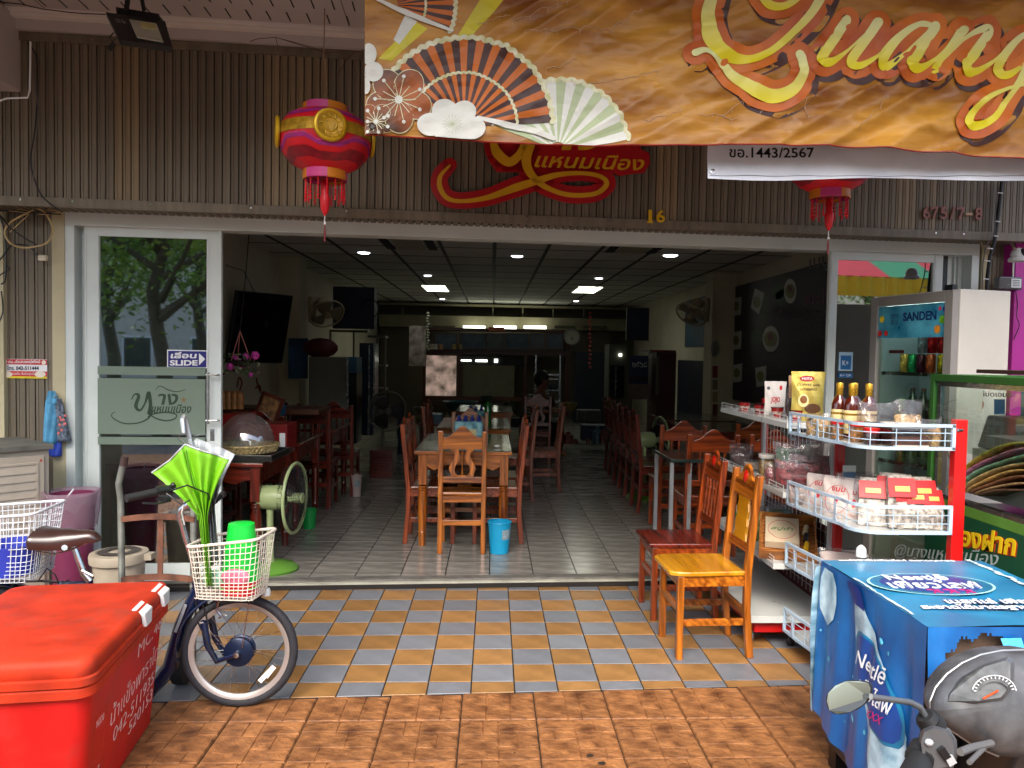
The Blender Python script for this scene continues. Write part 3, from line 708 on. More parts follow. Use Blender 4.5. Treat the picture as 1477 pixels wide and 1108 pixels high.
t = thing('metal_table','dark topped table with grey metal legs behind the two foreground chairs','table',(1.62,5.96,FZ))
m = MB(); m.box(-.28,.5,-.3,.3,.715,.74); m.build('tabletop',mat('dark_green_laminate','#26332f',.2,var=.2),t,bevel=.003)
GM = mat('grey_enamel_metal','#8d9093',.4,metal=.4)
for x,y in ((-.265,-.27),(-.13,-.27),(.48,-.27),(-.265,.27),(.48,.27)):
    m = MB(); m.box(x - .014,x + .014,y - .014,y + .014,0,.715); m.build('leg',GM,t)
# ------------------------------------------------------------------ red ice chest
REDP = mat('red_plastic','#c00c08',.5,var=.14,scale=7,dirt=.28,bump=.08,bscale=30)
REDL = mat('faded_orange_red_plastic','#b02e10',.66,var=.3,scale=7,dirt=.45,bump=.1,bscale=30,spec=.3)
BR = at_z(247,836,.57); FR_ = at_z(131,953,.57); ang = math.atan2(-(FR_.x - BR.x),-(FR_.y - BR.y)) # long side direction
dl = Vector((FR_.x - BR.x,FR_.y - BR.y,0)); Lc = dl.length; e2 = dl.normalized(); e1 = Vector((e2.y,-e2.x,0))   # e2 toward us, e1 to the left
if e1.x > 0: e1 = -e1
Wc = .60
CMx = Matrix(((-e1.x,-e2.x,0,0),(-e1.y,-e2.y,0,0),(0,0,1,0),(0,0,0,1)))
cen = Vector((BR.x,BR.y,0)) + e2 * Lc / 2 + e1 * Wc / 2
CH = Matrix.Translation(cen) @ CMx
t = thing('ice_chest','big red ice chest with white hand lettering in the left foreground','ice chest',cen,0)
def rrect(w,l,r,n=5):
    p = []
    for cx,cy,a in ((w / 2 - r,l / 2 - r,0),(-w / 2 + r,l / 2 - r,90),(-w / 2 + r,-l / 2 + r,180),(w / 2 - r,-l / 2 + r,270)):
        for k in range(n + 1): q = math.radians(a + 90 * k / n); p.append((cx + r * math.cos(q),cy + r * math.sin(q)))
    return p
def loft(m,secs):
    """secs: list of (outline, z); same point count"""
    n = len(secs[0][0]); vs = []; fs = []
    for o,z in secs: vs += [(x,y,z) for x,y in o]
    for i in range(len(secs) - 1): fs += [(i * n + k,i * n + (k + 1) % n,(i + 1) * n + (k + 1) % n,(i + 1) * n + k) for k in range(n)]
    fs += [tuple(range(n))[::-1],tuple(range((len(secs) - 1) * n,len(secs) * n))]; m.add(vs,fs)
m = MB(CH); loft(m,[(rrect(Wc - .13,Lc - .13,.05),.0),(rrect(Wc - .11,Lc - .11,.05),.01),(rrect(Wc - .035,Lc - .035,.055),.455),(rrect(Wc - .035,Lc - .035,.055),.47)]); m.build('tub',REDP,t,w=True,smooth=True)
m = MB(CH); loft(m,[(rrect(Wc - .01,Lc - .01,.055),.445),(rrect(Wc - .0,Lc - .0,.055),.45),(rrect(Wc - .0,Lc,.055),.477),(rrect(Wc - .01,Lc - .01,.055),.482)]); m.build('rim',REDL,t,w=True,smooth=True)
m = MB(CH); loft(m,[(rrect(Wc - .016,Lc - .016,.05),.484),(rrect(Wc + .006,Lc + .006,.055),.487),(rrect(Wc + .008,Lc + .008,.055),.51),(rrect(Wc - .012,Lc - .012,.05),.514),(rrect(Wc - .008,Lc - .008,.05),.52),(rrect(Wc + .0,Lc + .0,.055),.55),(rrect(Wc - .018,Lc - .018,.05),.566),(rrect(Wc - .05,Lc - .05,.04),.571)])
m.build('lid',REDL,t,w=True,smooth=True,ang=50)
for yy in (.12,.30):
    m = MB(CH); x = Wc / 2 + .001; y = Lc / 2 - .02 - (Lc - .1) * (yy if yy < .2 else .42)
    m.add([(x - .03,y - .055,.575),(x - .03,y + .055,.575),(x + .012,y + .045,.553),(x + .012,y - .045,.553),(x + .014,y - .03,.50),(x + .014,y + .03,.50),
           (x - .03,y - .055,.565),(x - .03,y + .055,.565),(x,y + .045,.545),(x,y - .045,.545),(x,y - .03,.50),(x,y + .03,.50)],
          [(0,3,2,1),(3,4,5,2),(0,6,9,3),(1,2,8,7),(3,9,10,4),(2,5,11,8),(4,10,11,5)])
    m.build('latch',WHITEP,t,w=True,bevel=.003)
# lettering on the right side, which leans inwards
sn = math.atan2(.0375,.445)
def sidep(a,b,c):
    """a along the side from front (0) to back (1), b height, c proud"""
    x = Wc / 2 - .0185 - (.455 - b) * .0843 / 1.0 + c + .0006; return CH @ Vector((x,-Lc / 2 + a * Lc,b))
def chest_text(body,a0,z0,a1,z1,h,bold=-.012):
    put_text('lettering',body,(0,0,0),(1,0,0),(0,1,0),mat('white_marker_paint','#d8c4bc',.6),t,bold=bold,fn=lambda x,y,c: sidep(a0 + (a1 - a0) * x,z0 + (z1 - z0) * x + h * y,.0008 if c > 0 else 0))
chest_text('MC.481',.60,.375,.98,.392,.052)
chest_text('น้ำแข็งพาราไดซ์',.31,.232,.985,.27,.075)
chest_text('042-511935',.36,.155,.88,.178,.052)
chest_text('520153',.56,.098,.88,.112,.048)
m = MB(); 
def rect_line(m,a0,a1,b0,b1):
    for p,q in (((a0,b0),(a1,b0)),((a1,b0),(a1,b1)),((a1,b1),(a0,b1)),((a0,b1),(a0,b0))): m.tube([sidep(*p,.0),sidep(*q,.0)],.0012,4)
rect_line(m,.13,.245,.12,.335)
for k in range(2): m.tube([sidep(.14 + .1 * q / 8,.165 + .012 * k * 2 + .006 * math.sin(q * 1.6),0) for q in range(9)],.0012,4)
m.build('moulded_emblem',REDL,t,w=True)
chest_text('หลวง',.15,.295,.225,.295,.025); chest_text('๒๕',.17,.125,.22,.125,.022)

# ------------------------------------------------------------------ bicycle
NAVY = mat('navy_bicycle_paint','#0a1a38',.25,coat=.8,var=.1)
HUB = at_y(346,942,3.33); RH = at_y(2,905,3.43); RAD = .243
RH = Vector((RH.x,RH.y,RAD)); HUB = Vector((HUB.x,HUB.y,RAD))
bk = thing('bicycle','navy step through bicycle with brown saddle and two white baskets','bicycle',((HUB.x + RH.x) / 2,3.4,0))
def wheel(c,d,nm,drum):
    """d: wheel plane direction"""
    d = Vector(d).normalized(); z = Vector((0,0,1)); ax = d.cross(z); T = Matrix((d,z,ax)).transposed().to_4x4(); T = Matrix.Translation(c) @ T
    h = MB(T); n = 40
    h.tube([((RAD - .017) * math.cos(2 * PI * k / n),(RAD - .017) * math.sin(2 * PI * k / n),0) for k in range(n)],.0195,10,closed=True)
    wh = h.build(nm,mat('tyre_rubber','#23242a',.7,var=.2,scale=30,bump=.4,bscale=200),bk,w=True,smooth=True)
    m = MB(T); prof = [(.208,-.011),(.211,-.012),(.197,-.009),(.195,0),(.197,.009),(.211,.012)]
    m.lathe([(.211,-.0135),(.200,-.012),(.190,-.006),(.190,.006),(.200,.012),(.211,.0135),(.211,-.0135)],48); m.build('rim',mat('alloy_rim','#b9b2ad',.35,metal=.6),wh,w=True,smooth=True)
    m = MB(T)
    for k in range(28):
        a = 2 * PI * k / 28; s = 1 if k % 2 else -1; b = a + (.55 if (k // 2) % 2 else -.55); m.tube([(.045 * math.cos(b),.045 * math.sin(b),.022 * s),(.195 * math.cos(a),.195 * math.sin(a),0)],.0011,4)
    m.build('spoke',STEEL,wh,w=True,kind='stuff')
    m = MB(T); r = .055 if drum else .03
    m.lathe([(0,-.036),(.022,-.036),(r,-.028),(r + .007,-.024),(r + .007,-.018),(r,-.014),(r,.014),(r + .007,.018),(r + .007,.024),(r,.028),(.022,.036),(0,.036)],24); m.build('hub',mat('navy_hub_motor','#10203c',.35,metal=.4),wh,w=True,smooth=True)
    m = MB(T); m.lathe([(0,-.060),(.012,-.058),(.014,-.048),(.014,.048),(.012,.058),(0,.060)],10); m.build('axle_nut',STEEL,wh,w=True,smooth=True)
    m = MB(T); m.bar((.11,-.115,.006),(.145,-.09 + .02,.006),.022,.006,up=(0,0,1)); m.bar((.085,-.135,.006),(.13,-.085,.006),.02,.008,up=(0,0,1)); m.build('reflector',WHITEP,wh,w=True)
    return wh
wheel(HUB,(1,.04,0),'wheel',True); wheel(RH,(1,-.05,0),'wheel',False)
def P(px,py,Y=3.36): return at_y(px,py,Y)
N = Vector((0,-1,0))
# fork, crown, head tube, down tube
ht = P(286,860); hb = P(296,905)
top_head = P(279,838,3.35)
m = MB()
for s in (-1,1):
    o = N * .045 * s; m.tube([P(299,893) + o * .9,P(305,925) + o,P(318,948) + o,HUB + o * 1.0],[.016,.015,.013,.010],10)
m.tube([P(299,893) + N * .045,P(296,884),P(299,893) - N * .045],.015,8)
m.build('fork',NAVY,bk,w=True,smooth=True)
m = MB(); m.tube([P(300,898),P(283,838)],.021,12); m.build('head_tube',NAVY,bk,w=True,smooth=True)
m = MB(); m.tube([P(285,850),P(262,900),P(246,960),P(215,1000,3.38),P(150,1004,3.4),P(120,985,3.4)],[.026,.03,.032,.03,.028,.026],12); m.build('down_tube',NAVY,bk,w=True,smooth=True)
m = MB(); m.bar(P(268,872,3.32),P(253,912,3.32),.012,.004,up=(0,1,0)); m.build('frame_decal',mat('grey_decal','#8c8f94',.5),bk,w=True)
m = MB(); m.tube([P(130,985,3.4),P(137,900,3.4),P(128,838,3.4)],.017,10); m.tube([P(128,842,3.4),P(90,842,3.4),P(40,868,3.42),RH + N * .05],[.012,.011,.009,.009],8); m.tube([P(128,842,3.4),P(90,842,3.4),P(40,868,3.42),RH - N * .05],[.012,.011,.009,.009],8); m.tube([P(120,985,3.4),RH + N * .05],.012,8)
m.build('seat_tube',NAVY,bk,w=True,smooth=True)
m = MB(); m.tube([P(123,832,3.4),P(104,782,3.4)],.0135,12); m.build('seat_post',CHROME,bk,w=True,smooth=True)
m = MB(); m.tube([P(131,838,3.4),P(121,826,3.4)],.019,12); m.tube([P(118,823,3.36),P(134,831,3.36)],.006,6); m.build('seat_clamp',STEEL,bk,w=True,smooth=True)
# saddle
sc = P(97,776,3.4); L0 = P(49,785,3.4).x; L1 = P(147,770,3.4).x; LL = L1 - L0; m = MB()
def sad(u,v):
    x = L0 + LL * u; wd = .085 * (1 - u) ** 1.1 * (1 if u > .06 else .75 + u * 4) + .022; wd *= min(1,(1 - u) * 14 + .25) * min(1,u * 14 + .3)
    a = PI * (v - .5) * 1.25; zc = sc.z - .012 + .028 * (abs(u - .42) ** 1.5) * 2 - (.02 * max(0,u - .85) / .15)
    hh = (.052 if u < .5 else .052 - .030 * (u - .5) * 2) * min(1,u * 9 + .35) * min(1,(1 - u) * 12 + .2)
    return (x,sc.y + wd * math.sin(a),zc + hh * math.cos(a) * (1 if abs(a) < PI / 2 else 1.4) - .0)
m.grid(sad,22,12); m.grid(lambda u,v: (sad(u,0)[0],sad(u,0)[1] + (sad(u,1)[1] - sad(u,0)[1]) * v,sad(u,0)[2]),22,2)
m.build('saddle',mat('brown_leatherette','#33211d',.3,coat=.4,var=.1),bk,w=True,smooth=True,sub=1)
m = MB()
for s in (-.03,.03): m.tube([P(60,793,3.4) + N * s,P(85,797,3.4) + N * s,P(110,790,3.4) + N * s * .8,P(128,782,3.4) + N * s * .3],.0035,6)
m.tube([P(93,790,3.34),P(95,790,3.46)],.012,8); m.build('saddle_rail',STEEL,bk,w=True,smooth=True)
# mudguards
def guard(c,r,a0,a1,nm):
    m = MB(); n = 20
    m.grid(lambda u,v: (c.x + (r + .010 * math.cos(PI * (v - .5))) * math.cos(a0 + (a1 - a0) * u),c.y + .032 * math.sin(PI * (v - .5)),c.z + (r + .010 * math.cos(PI * (v - .5))) * math.sin(a0 + (a1 - a0) * u)),n,6)
    m.build(nm,NAVY,bk,w=True,smooth=True,solid=.002)
guard(HUB,RAD + .014,math.radians(68),math.radians(192),'front_mudguard'); guard(RH,RAD + .014,math.radians(-5),math.radians(150),'rear_mudguard')
m = MB(); a = P(265,938,3.36)
m.tube([a,HUB],.0022,5); m.tube([P(349,935,3.29),P(359,870,3.29)],.0025,6); m.tube([P(349,935,3.38),P(359,870,3.38)],.0025,6); m.build('stay',STEEL,bk,w=True)
m = MB(); b = P(315,868,3.30); m.tube([P(307,863,3.3),b,P(312,880,3.3),P(320,890,3.3)],.005,6); m.tube([P(316,892,3.3),P(322,886,3.3),P(327,888,3.3)],.004,6); m.build('brake_caliper',STEEL,bk,w=True,smooth=True)
m = MB(); q = P(384,853,3.3); m.lathe([(0,-.02),(.018,-.018),(.02,0),(.014,.014),(0,.018)],12,tuple(q)); m.tube([q,P(360,858,3.33)],.006,6); m.build('front_lamp',mat('lamp_lens','#b9bdb9',.15,coat=1),bk,w=True,smooth=True)
# stem and handlebar
m = MB(); m.tube([P(283,838),P(279,810),P(268,775),P(259,742),P(262,735),P(281,722,3.36),P(283,716,3.38)],[.014,.014,.0135,.0135,.014,.014,.013],12)
m.tube([P(282,725,3.4),P(268,708,3.34),P(250,706,3.2)],.011,10); m.build('stem',STEEL,bk,w=True,smooth=True)
hg = [P(283,722,3.40),P(262,704,3.3),P(235,707,3.2),P(182,719,3.08)]
m = MB(); m.tube(hg,.011,10); m.tube([P(283,722,3.4),P(310,724,3.52),P(318,716,3.66)],.011,8); m.build('handlebar',BLK,bk,w=True,smooth=True)
m = MB(); n = 16; m.tube([hg[3] + (P(228,709,3.18) - hg[3]) * k / n for k in range(n + 1)],[.0155 if k % 2 else .0165 for k in range(n + 1)],12); m.build('grip',BLKR,bk,w=True,smooth=True)
m = MB(); m.tube([P(318,716,3.66),P(322,713,3.76)],.016,10); m.build('grip',BLKR,bk,w=True,smooth=True)
m = MB(); m.tube([P(226,708,3.17),P(252,705,3.22)],.019,10); m.bar(P(228,720,3.15),P(244,722,3.12),.02,.012); m.tube([P(249,712,3.2),P(240,724,3.12),P(224,727,3.06),P(206,726,3.03)],.004,6); m.build('brake_lever',BLK,bk,w=True,smooth=True)
m = MB(); m.sph(P(259,701,3.24),.018); m.sph(P(250,700,3.2),.012); m.tube([P(268,708,3.26),P(277,703,3.27),P(284,714,3.3)],.005,6); m.build('bell',BLK,bk,w=True,smooth=True)
m = MB()
for pts in ([(246,708,3.15),(270,700,3.12),(300,712,3.15),(307,735,3.2),(297,770,3.25),(286,800,3.28),(290,860,3.31),(300,900,3.3)],[(240,712,3.15),(262,728,3.14),(285,715,3.2),(305,728,3.2),(300,762,3.26),(288,790,3.28),(284,850,3.3),(282,890,3.31),(312,955,3.29)],
            [(306,712,3.3),(309,740,3.26),(303,765,3.27),(290,785,3.3)]):
    m.tube([P(*p) for p in pts],.0035,6)
m.build('cable',BLK,bk,w=True,smooth=True)
m = MB(); m.tube([P(266,722,3.22),P(262,740,3.22),P(266,757,3.23)],.003,5); m.build('wire_tie',WHITEP,bk,w=True)
# wire baskets
def basket(nm,T,W,L,H,ma,tw=.86,cell=.024,slope=0,fine=.30):
    """W x L at the mouth, narrower at the foot; slope lowers the -x end of the rim"""
    m = MB(T)
    def ring(q):
        k = tw + (1 - tw) * q; o = rrect(W * k,L * k,.04,5); return [(x,y,H * q * (1 - slope * (.5 - x / W))) for x,y in o]
    def dense(o,n):
        P_ = [Vector(p) for p in o]; seg = [(P_[(i + 1) % len(P_)] - P_[i]).length for i in range(len(P_))]; tot = sum(seg); out = []
        for k in range(n):
            s = tot * k / n; i = 0
            while s > seg[i]: s -= seg[i]; i += 1
            out.append(P_[i].lerp(P_[(i + 1) % len(P_)],s / seg[i]))
        return out
    qs = [fine * k / 5 for k in range(5)] + [fine + (1 - fine) * k / 7 for k in range(8)]
    n1 = int(2 * (W + L) / cell); nr = [dense(ring(q),n1) for q in qs]
    for q,r in zip(qs,nr): m.tube(r,.0016 if q < fine else .0019,4,closed=True)
    for k in range(n1):
        m.tube([nr[i][k] for i in range(len(qs))],.0021 if k % 2 else .0016,4)
    bo = nr[0]
    for k in range(-5,6): m.tube([(W * tw * .09 * k,-L * tw / 2,.0),(W * tw * .09 * k,L * tw / 2,0)],.0016,4)
    for k in range(-4,5): m.tube([(-W * tw / 2,L * tw * .11 * k,.0),(W * tw / 2,L * tw * .11 * k,0)],.0016,4)
    o = m.build(nm,ma,bk,w=True)
    m = MB(T); r = [(x,y,z) for x,y,z in ring(1)]; m.tube(r,.0062,8,closed=True); m.build('basket_rim',ma,o,w=True,smooth=True); return o
BW = mat('ivory_basket_plastic','#cfc6b8',.4,var=.06,dirt=.15)
c = P(336,858,3.22); fbz = c.z; bcx = P(333,800,3.22).x; FBY = 3.24
basket('front_basket',Matrix.Translation((bcx,FBY,fbz)) @ Matrix.Rotation(-.12,4,'Z'),.30,.22,.255,BW,tw=.82,slope=.16)
c = P(28,832,3.43)
basket('rear_basket',Matrix.Translation((c.x - .09,3.46,c.z)) @ Matrix.Rotation(PI + .1,4,'Z'),.40,.32,.27,mat('white_basket_plastic','#c9cfd4',.4,dirt=.1),tw=.82,slope=-.1)
m = MB(); m.tube([P(125,842,3.42),P(60,838,3.42),P(0,840,3.43)],.006,6); m.tube([P(60,838,3.36),P(-20,840,3.36)],.006,6); m.tube([P(60,838,3.5),P(-20,840,3.5)],.006,6); m.tube([P(20,838,3.37),RH + N * .055],.005,6); m.tube([P(55,845,3.38),P(75,850,3.38),P(95,880,3.38)],.005,6); m.build('rear_rack',BLK,bk,w=True,smooth=True)
m = MB(); m.tube([P(55,838,3.35),P(68,820,3.35),P(80,830,3.35),P(86,845,3.36),P(100,836,3.37)],.003,5); m.tube([P(40,845,3.3),P(30,870,3.3),P(8,905,3.32)],.003,5); m.build('cable',BLK,bk,w=True)
# things in the baskets
GRN = mat('bright_green_plastic','#12b838',.35,var=.05)
m = MB(); q = P(348,846,3.24)
m.lathe([(.0,.262),(.044,.262),(.052,.259),(.082,.02),(.086,.0),(.080,.0),(.076,.02),(.046,.25),(0,.252)],28,(q.x,3.24,fbz + .035)); tb = m.build('upturned_cup',GRN,smooth=True); tag(tb,'bright green upturned plastic tub in the front bicycle basket','tub')
m = MB(); m.lathe([(.0,.0),(.075,.0),(.085,.05),(.087,.055),(.083,.055),(.073,.004)],24,(q.x + .0,3.235,fbz + .008)); tag(m.build('bowl',mat('red_plastic_bowl','#c01828',.35),smooth=True),'red plastic bowl under the green tub in the bicycle basket','bowl')
m = MB(); m.sph((q.x - .0,3.165,fbz + .09),.045,1.3,.35,.8); tag(m.build('plastic_bag',mat('pink_plastic_film','#d0708a',.35,var=.3,scale=20),smooth=True),'crumpled pink bag at the front of the bicycle basket','bag')
m = MB(); m.sph((q.x - .09,3.2,fbz + .07),.05,1.0,.5,.8); tag(m.build('cloth',mat('mint_cloth','#8ab8a0',.6,var=.3,scale=20),smooth=True),'pale mint cloth low in the bicycle basket','cloth')
m = MB(); q2 = P(15,815,3.42); m.lathe([(0,0),(.10,0),(.12,.13),(.11,.13),(.09,.01)],20,(q2.x,3.43,c.z + .02)); tag(m.build('pail',mat('blue_plastic','#2838a0',.4),smooth=True),'dark blue plastic pail inside the rear bicycle basket','pail')
# umbrella
um = thing('umbrella','half folded lime green umbrella standing in the bicycle basket','umbrella',(P(295,850,3.2).x,3.2,fbz + .02))
LIME = mat('lime_fabric','#68aa0c',.55,var=.10,scale=12,sss=0)
keys = [(852,[(297,0),(312,0)]),(760,[(290,0),(314,0)])]
Ltop = [(219,682),(245,664),(262,646),(267,641),(290,650),(312,656),(331,663)]
def umb(u,v):
    """v 0 at the tip in the basket, 1 at the rim"""
    # rim point around the canopy, front half u in 0..1
    i = u * (len(Ltop) - 1); k = min(int(i),len(Ltop) - 2); f = i - k; rx = Ltop[k][0] * (1 - f) + Ltop[k + 1][0] * f; ry = Ltop[k][1] * (1 - f) + Ltop[k + 1][1] * f
    tx,ty = 303,845
    ce = [(303,845),(301,790),(298,745),(288,708)]
    s = v ** 1.0
    cx = 304 - 10 * s; cy = 845 - 195 * s
    spread = max(.075,((v - .42) / .58) ** 1.35 if v > .42 else .075)
    spread = max(spread,.085 + .05 * v)
    x = (304 - 16 * v) * (1 - spread) + rx * spread if v < .999 else rx
    yb = 845 - (845 - 655) * v; y = yb + (ry - 655) * spread
    fold = math.sin(u * PI * 12) * .020 * (1.25 - v) + math.sin(u * PI * 5 + .5) * .014 + .006 * noise.noise(Vector((u * 14,v * 6,2)))
    Y = 3.19 + .05 * (abs(u - .5) * 2) ** 2 * spread + fold - .03
    return tuple(at_y(x,y,Y))
m = MB(); m.grid(umb,60,24); m.build('canopy',LIME,um,w=True,smooth=True,solid=.0015)
m = MB(); m.grid(lambda u,v: (lambda a: (a[0] * (1) + .0,a[1] + .07 + .05 * math.sin(PI * u),a[2] + .012))(umb(u,.1 + .9 * v)),40,16); m.build('back_canopy',mat('silver_lining','#a8aeb0',.4,metal=.3,var=.2),um,w=True,smooth=True,solid=.0015)
m = MB(); m.tube([Vector(umb(k / 40,1)) + Vector((0,-.001,.0)) for k in range(41)],.0035,6); m.build('hem',mat('grey_hem','#a9aeb0',.5),um,w=True)
m = MB(); m.tube([at_y(304,850,3.2),at_y(289,700,3.2),at_y(276,640,3.2)],.005,8); m.build('shaft',STEEL,um,w=True,smooth=True)
m = MB(); m.tube([at_y(277,648,3.2),at_y(272,625,3.2),at_y(268,606,3.2),at_y(265,601,3.19),at_y(263,605,3.18),at_y(265,625,3.17)],[.010,.0105,.0105,.0105,.010,.009],10); m.build('handle',mat('grey_handle','#a7abad',.25,metal=.6),um,w=True,smooth=True)
m = MB()
for a,b in (((268,641),(258,628)),((272,641),(290,652)),((266,641),(255,632))): m.tube([at_y(*a,3.18),at_y(*b,3.15)],.0012,4)
m.build('rib',STEEL,um,w=True)
m = MB(); m.tube([at_y(268,650,3.165),at_y(275,690,3.155),at_y(283,720,3.15),at_y(285,750,3.155)],.0025,5); m.build('seam',mat('dark_lime_seam','#4a7a12',.7),um,w=True)

# ------------------------------------------------------------------ behind the bicycle
RUST = mat('rusty_painted_steel','#5d3b2e',.7,metal=.2,var=.4,scale=14,dirt=.5,col2='#8a5a44')
GALV = mat('worn_galvanised_tube','#7d8078',.55,metal=.5,var=.3,scale=14,dirt=.45)
ht_ = thing('hand_truck','rusty hand truck with grey tube handles leaning left of the door','hand truck',at_z(215,960,0))
YH = 4.05
m = MB(); m.tube([at_y(180,1000,YH - .35),at_y(176,850,YH),at_y(174,720,YH),at_y(171,698,YH),at_y(178,668,YH)],.0165,10); m.build('upright',GALV,ht_,w=True,smooth=True)
m = MB(); m.tube([at_y(178,672,YH),at_y(180,659,YH)],.019,10); m.build('grip',mat('worn_grip','#3a2622',.6),ht_,w=True)
m = MB(); m.tube([at_y(277,1000,YH - .35),at_y(279,850,YH),at_y(279,720,YH),at_y(281,700,YH),at_y(275,672,YH)],.0165,10); m.build('upright',GALV,ht_,w=True,smooth=True)
for y0,y1,y2 in ((749,743,746),(836,830,833)):
    m = MB(); pts = [at_y(176 + (281 - 176) * k / 8,y0 - 4 * math.sin(PI * k / 8),YH - .01) for k in range(9)]
    for a,b in zip(pts,pts[1:]): m.bar(a,b,.02,.028)
    m.build('cross_bar',RUST,ht_,w=True)
m = MB(); m.bar(at_y(232,746,YH - .01),at_y(231,832,YH - .01),.026,.008,up=(0,1,0)); m.build('middle_bar',RUST,ht_,w=True)
m = MB(); m.tube([at_y(243,990,3.75),at_y(262,985,3.72),at_y(270,965,3.72),at_y(262,1000,3.6),at_y(240,1013,3.5)],.012,8); m.build('foot_loop',RUST,ht_,w=True,smooth=True)
m = MB(); q = at_z(262,985,0); m.cyl((q.x - .02,q.y,.09),(q.x + .03,q.y,.09),.09,seg=20); m.build('wheel',BLKR,ht_,w=True,smooth=True)
# lidded pail
q = at_y(172,835,4.45); t = thing('lidded_pail','dirty cream lidded plastic pail standing behind the hand truck','pail',(q.x,4.45,0)); PC = mat('dirty_cream_plastic','#a39a88',.6,var=.15,scale=8,dirt=.55)
tz = at_y(172,795,4.45).z; m = MB(); m.lathe([(0,0),(.115,0),(.135,tz - .05),(0,tz - .05)],28); m.build('body',PC,t,smooth=True)
m = MB(); m.lathe([(.138,tz - .06),(.152,tz - .055),(.155,tz - .02),(.150,tz - .005),(.12,tz),(.115,tz - .006),(0,tz - .004)],28); m.box(.12,.19,-.03,.03,tz - .045,tz - .01); m.build('lid',PC,t,smooth=True)
m = MB(); m.lathe([(.06,tz + .004),(.10,tz + .006),(.112,tz + .001)],28); m.build('lid_ring',mat('dark_dirty_ring','#3c3733',.6,dirt=.3),t,smooth=True)
# bag lined bin
q = at_y(104,730,4.5); t = thing('waste_bin','purple waste bin lined with a clear plastic bag','bin',(q.x,4.5,0)); tz = at_y(104,712,4.5).z
m = MB(); m.lathe([(0,0),(.09,0),(.12,tz),(.115,tz),(.085,.02)],28); m.build('tub',mat('purple_plastic','#6a2446',.4),t,smooth=True)
FILM = glass('clear_plastic_film','#e6dce4',.10,rough=.06,milk=.22,milkcol='#c9b0c0',wav=22)
def crumple(r,z,a,s=1): return r * (1 + .05 * math.sin(a * 5 + z * 40) + .035 * math.sin(a * 11 - z * 60))
m = MB(); m.grid(lambda u,v: (lambda a,r,z: (crumple(r,z,a) * math.cos(a),crumple(r,z,a) * math.sin(a),z))(u * 2 * PI,[.095,.118,.138,.150,.140,.128][min(5,int(v * 5.99))],[tz - .22,tz - .05,tz + .035,tz + .01,tz - .14,tz - .19][min(5,int(v * 5.99))]),40,5); m.build('liner',FILM,t,smooth=True,sub=1)
m = MB(); m.tube([(-.02,-.1,tz - .06),(.02,-.02,tz + .03)],.004,6); m.build('stick',WHITEP,t)
# louvred cabinet
CB = mat('beige_cabinet_plastic','#a39b8c',.5,var=.06,dirt=.15); q = at_y(71,700,4.5); zt_ = at_y(71,640,4.5).z
t = thing('louvred_cabinet','beige plastic cabinet with louvred door and grey worktop at the left edge','cabinet',(q.x - .4,4.2,0))
CT = Matrix.Translation((q.x,4.5,0)) @ Matrix.Rotation(.86,4,'Z')
m = MB(CT); m.box(-.95,0,.0,.47,.02,zt_ - .03); m.build('carcass',CB,t,w=True,bevel=.004)
m = MB(CT); m.box(-.98,.015,-.03,.50,zt_ - .03,zt_); m.build('worktop',mat('worn_grey_worktop','#5c5c55',.6,var=.3,scale=10,dirt=.4),t,w=True,bevel=.004)
for x0 in (-.33,-.67):
    d = MB(CT); W_ = .30; d.box(x0,x0 + W_,-.018,-.002,.08,zt_ - .06); door = d.build('door',CB,t,w=True,bevel=.003)
    m = MB(CT); a,b,z0,z1 = x0 + .045,x0 + W_ - .045,zt_ - .52,zt_ - .11
    for p in ((a - .014,a,z0,z1),(b,b + .014,z0,z1),(a - .014,b + .014,z1,z1 + .014),(a - .014,b + .014,z0 - .014,z0)): m.box(p[0],p[1],-.024,-.018,p[2],p[3])
    m.build('frame',CB,door,w=True,bevel=.002)
    for k in range(9):
        z = z0 + (z1 - z0) * k / 9; m = MB(CT); m.add([(a,-.026,z),(b,-.026,z),(b,-.019,z + .044),(a,-.019,z + .044),(a,-.018,z),(b,-.018,z)],[(0,1,2,3),(0,4,5,1)]); m.build('louvre',CB,door,w=True)
m = MB(CT); m.add([(-.055,-.0195,zt_ - .095),(-.039,-.0195,zt_ - .095),(-.047,-.0195,zt_ - .078)],[(0,1,2)]); m.build('warning_mark',mat('red_print','#b02020',.5),t,w=True)
# cloth bag hanging on pier
q = at_f(82,575,-.03); t = thing('cloth_bag','pale blue cloth bag with floral side hanging on the pier','bag',q)
LB = mat('pale_blue_cloth','#4f93b8',.7,var=.25,scale=14,bump=.2,bscale=40)
def bagf(x0,x1,y0,y1,x2,x3,am,dep):
    m = MB(FM); 
    def f(u,v):
        xa = x0 + (x2 - x0) * v; xb = x1 + (x3 - x1) * v; z = at_f(75,y0 + (y1 - y0) * v,-.03).z; uu = fu(xa + (xb - xa) * u,y0,-.03)
        return (uu,-.03 - dep * math.sin(PI * u) * (.4 + .6 * v) - .006 * math.sin(u * 14 + v * 3),z)
    m.grid(f,16,10); return m
bagf(66,84,578,640,62,84,0,.05).build('side',LB,t,w=True,smooth=True,solid=.003)
bagf(80,90,575,636,82,102,0,.045).build('floral_side',mat('floral_print','#5a3a3c',.7,var=.8,scale=60,col2='#7a8ca0'),t,w=True,smooth=True,solid=.003)
bagf(70,80,564,582,66,86,0,.03).build('top',LB,t,w=True,smooth=True,solid=.003)
bagf(68,90,636,658,72,88,0,.03).build('blue_corner',mat('royal_blue_cloth','#1438a0',.6),t,w=True,smooth=True,solid=.003)
m = MB(); 
for k in range(9):
    c_ = at_f(88 + random.uniform(-4,9),592 + random.uniform(0,38),-.085); m.sph(c_,.009,1,.3,1,8,4)
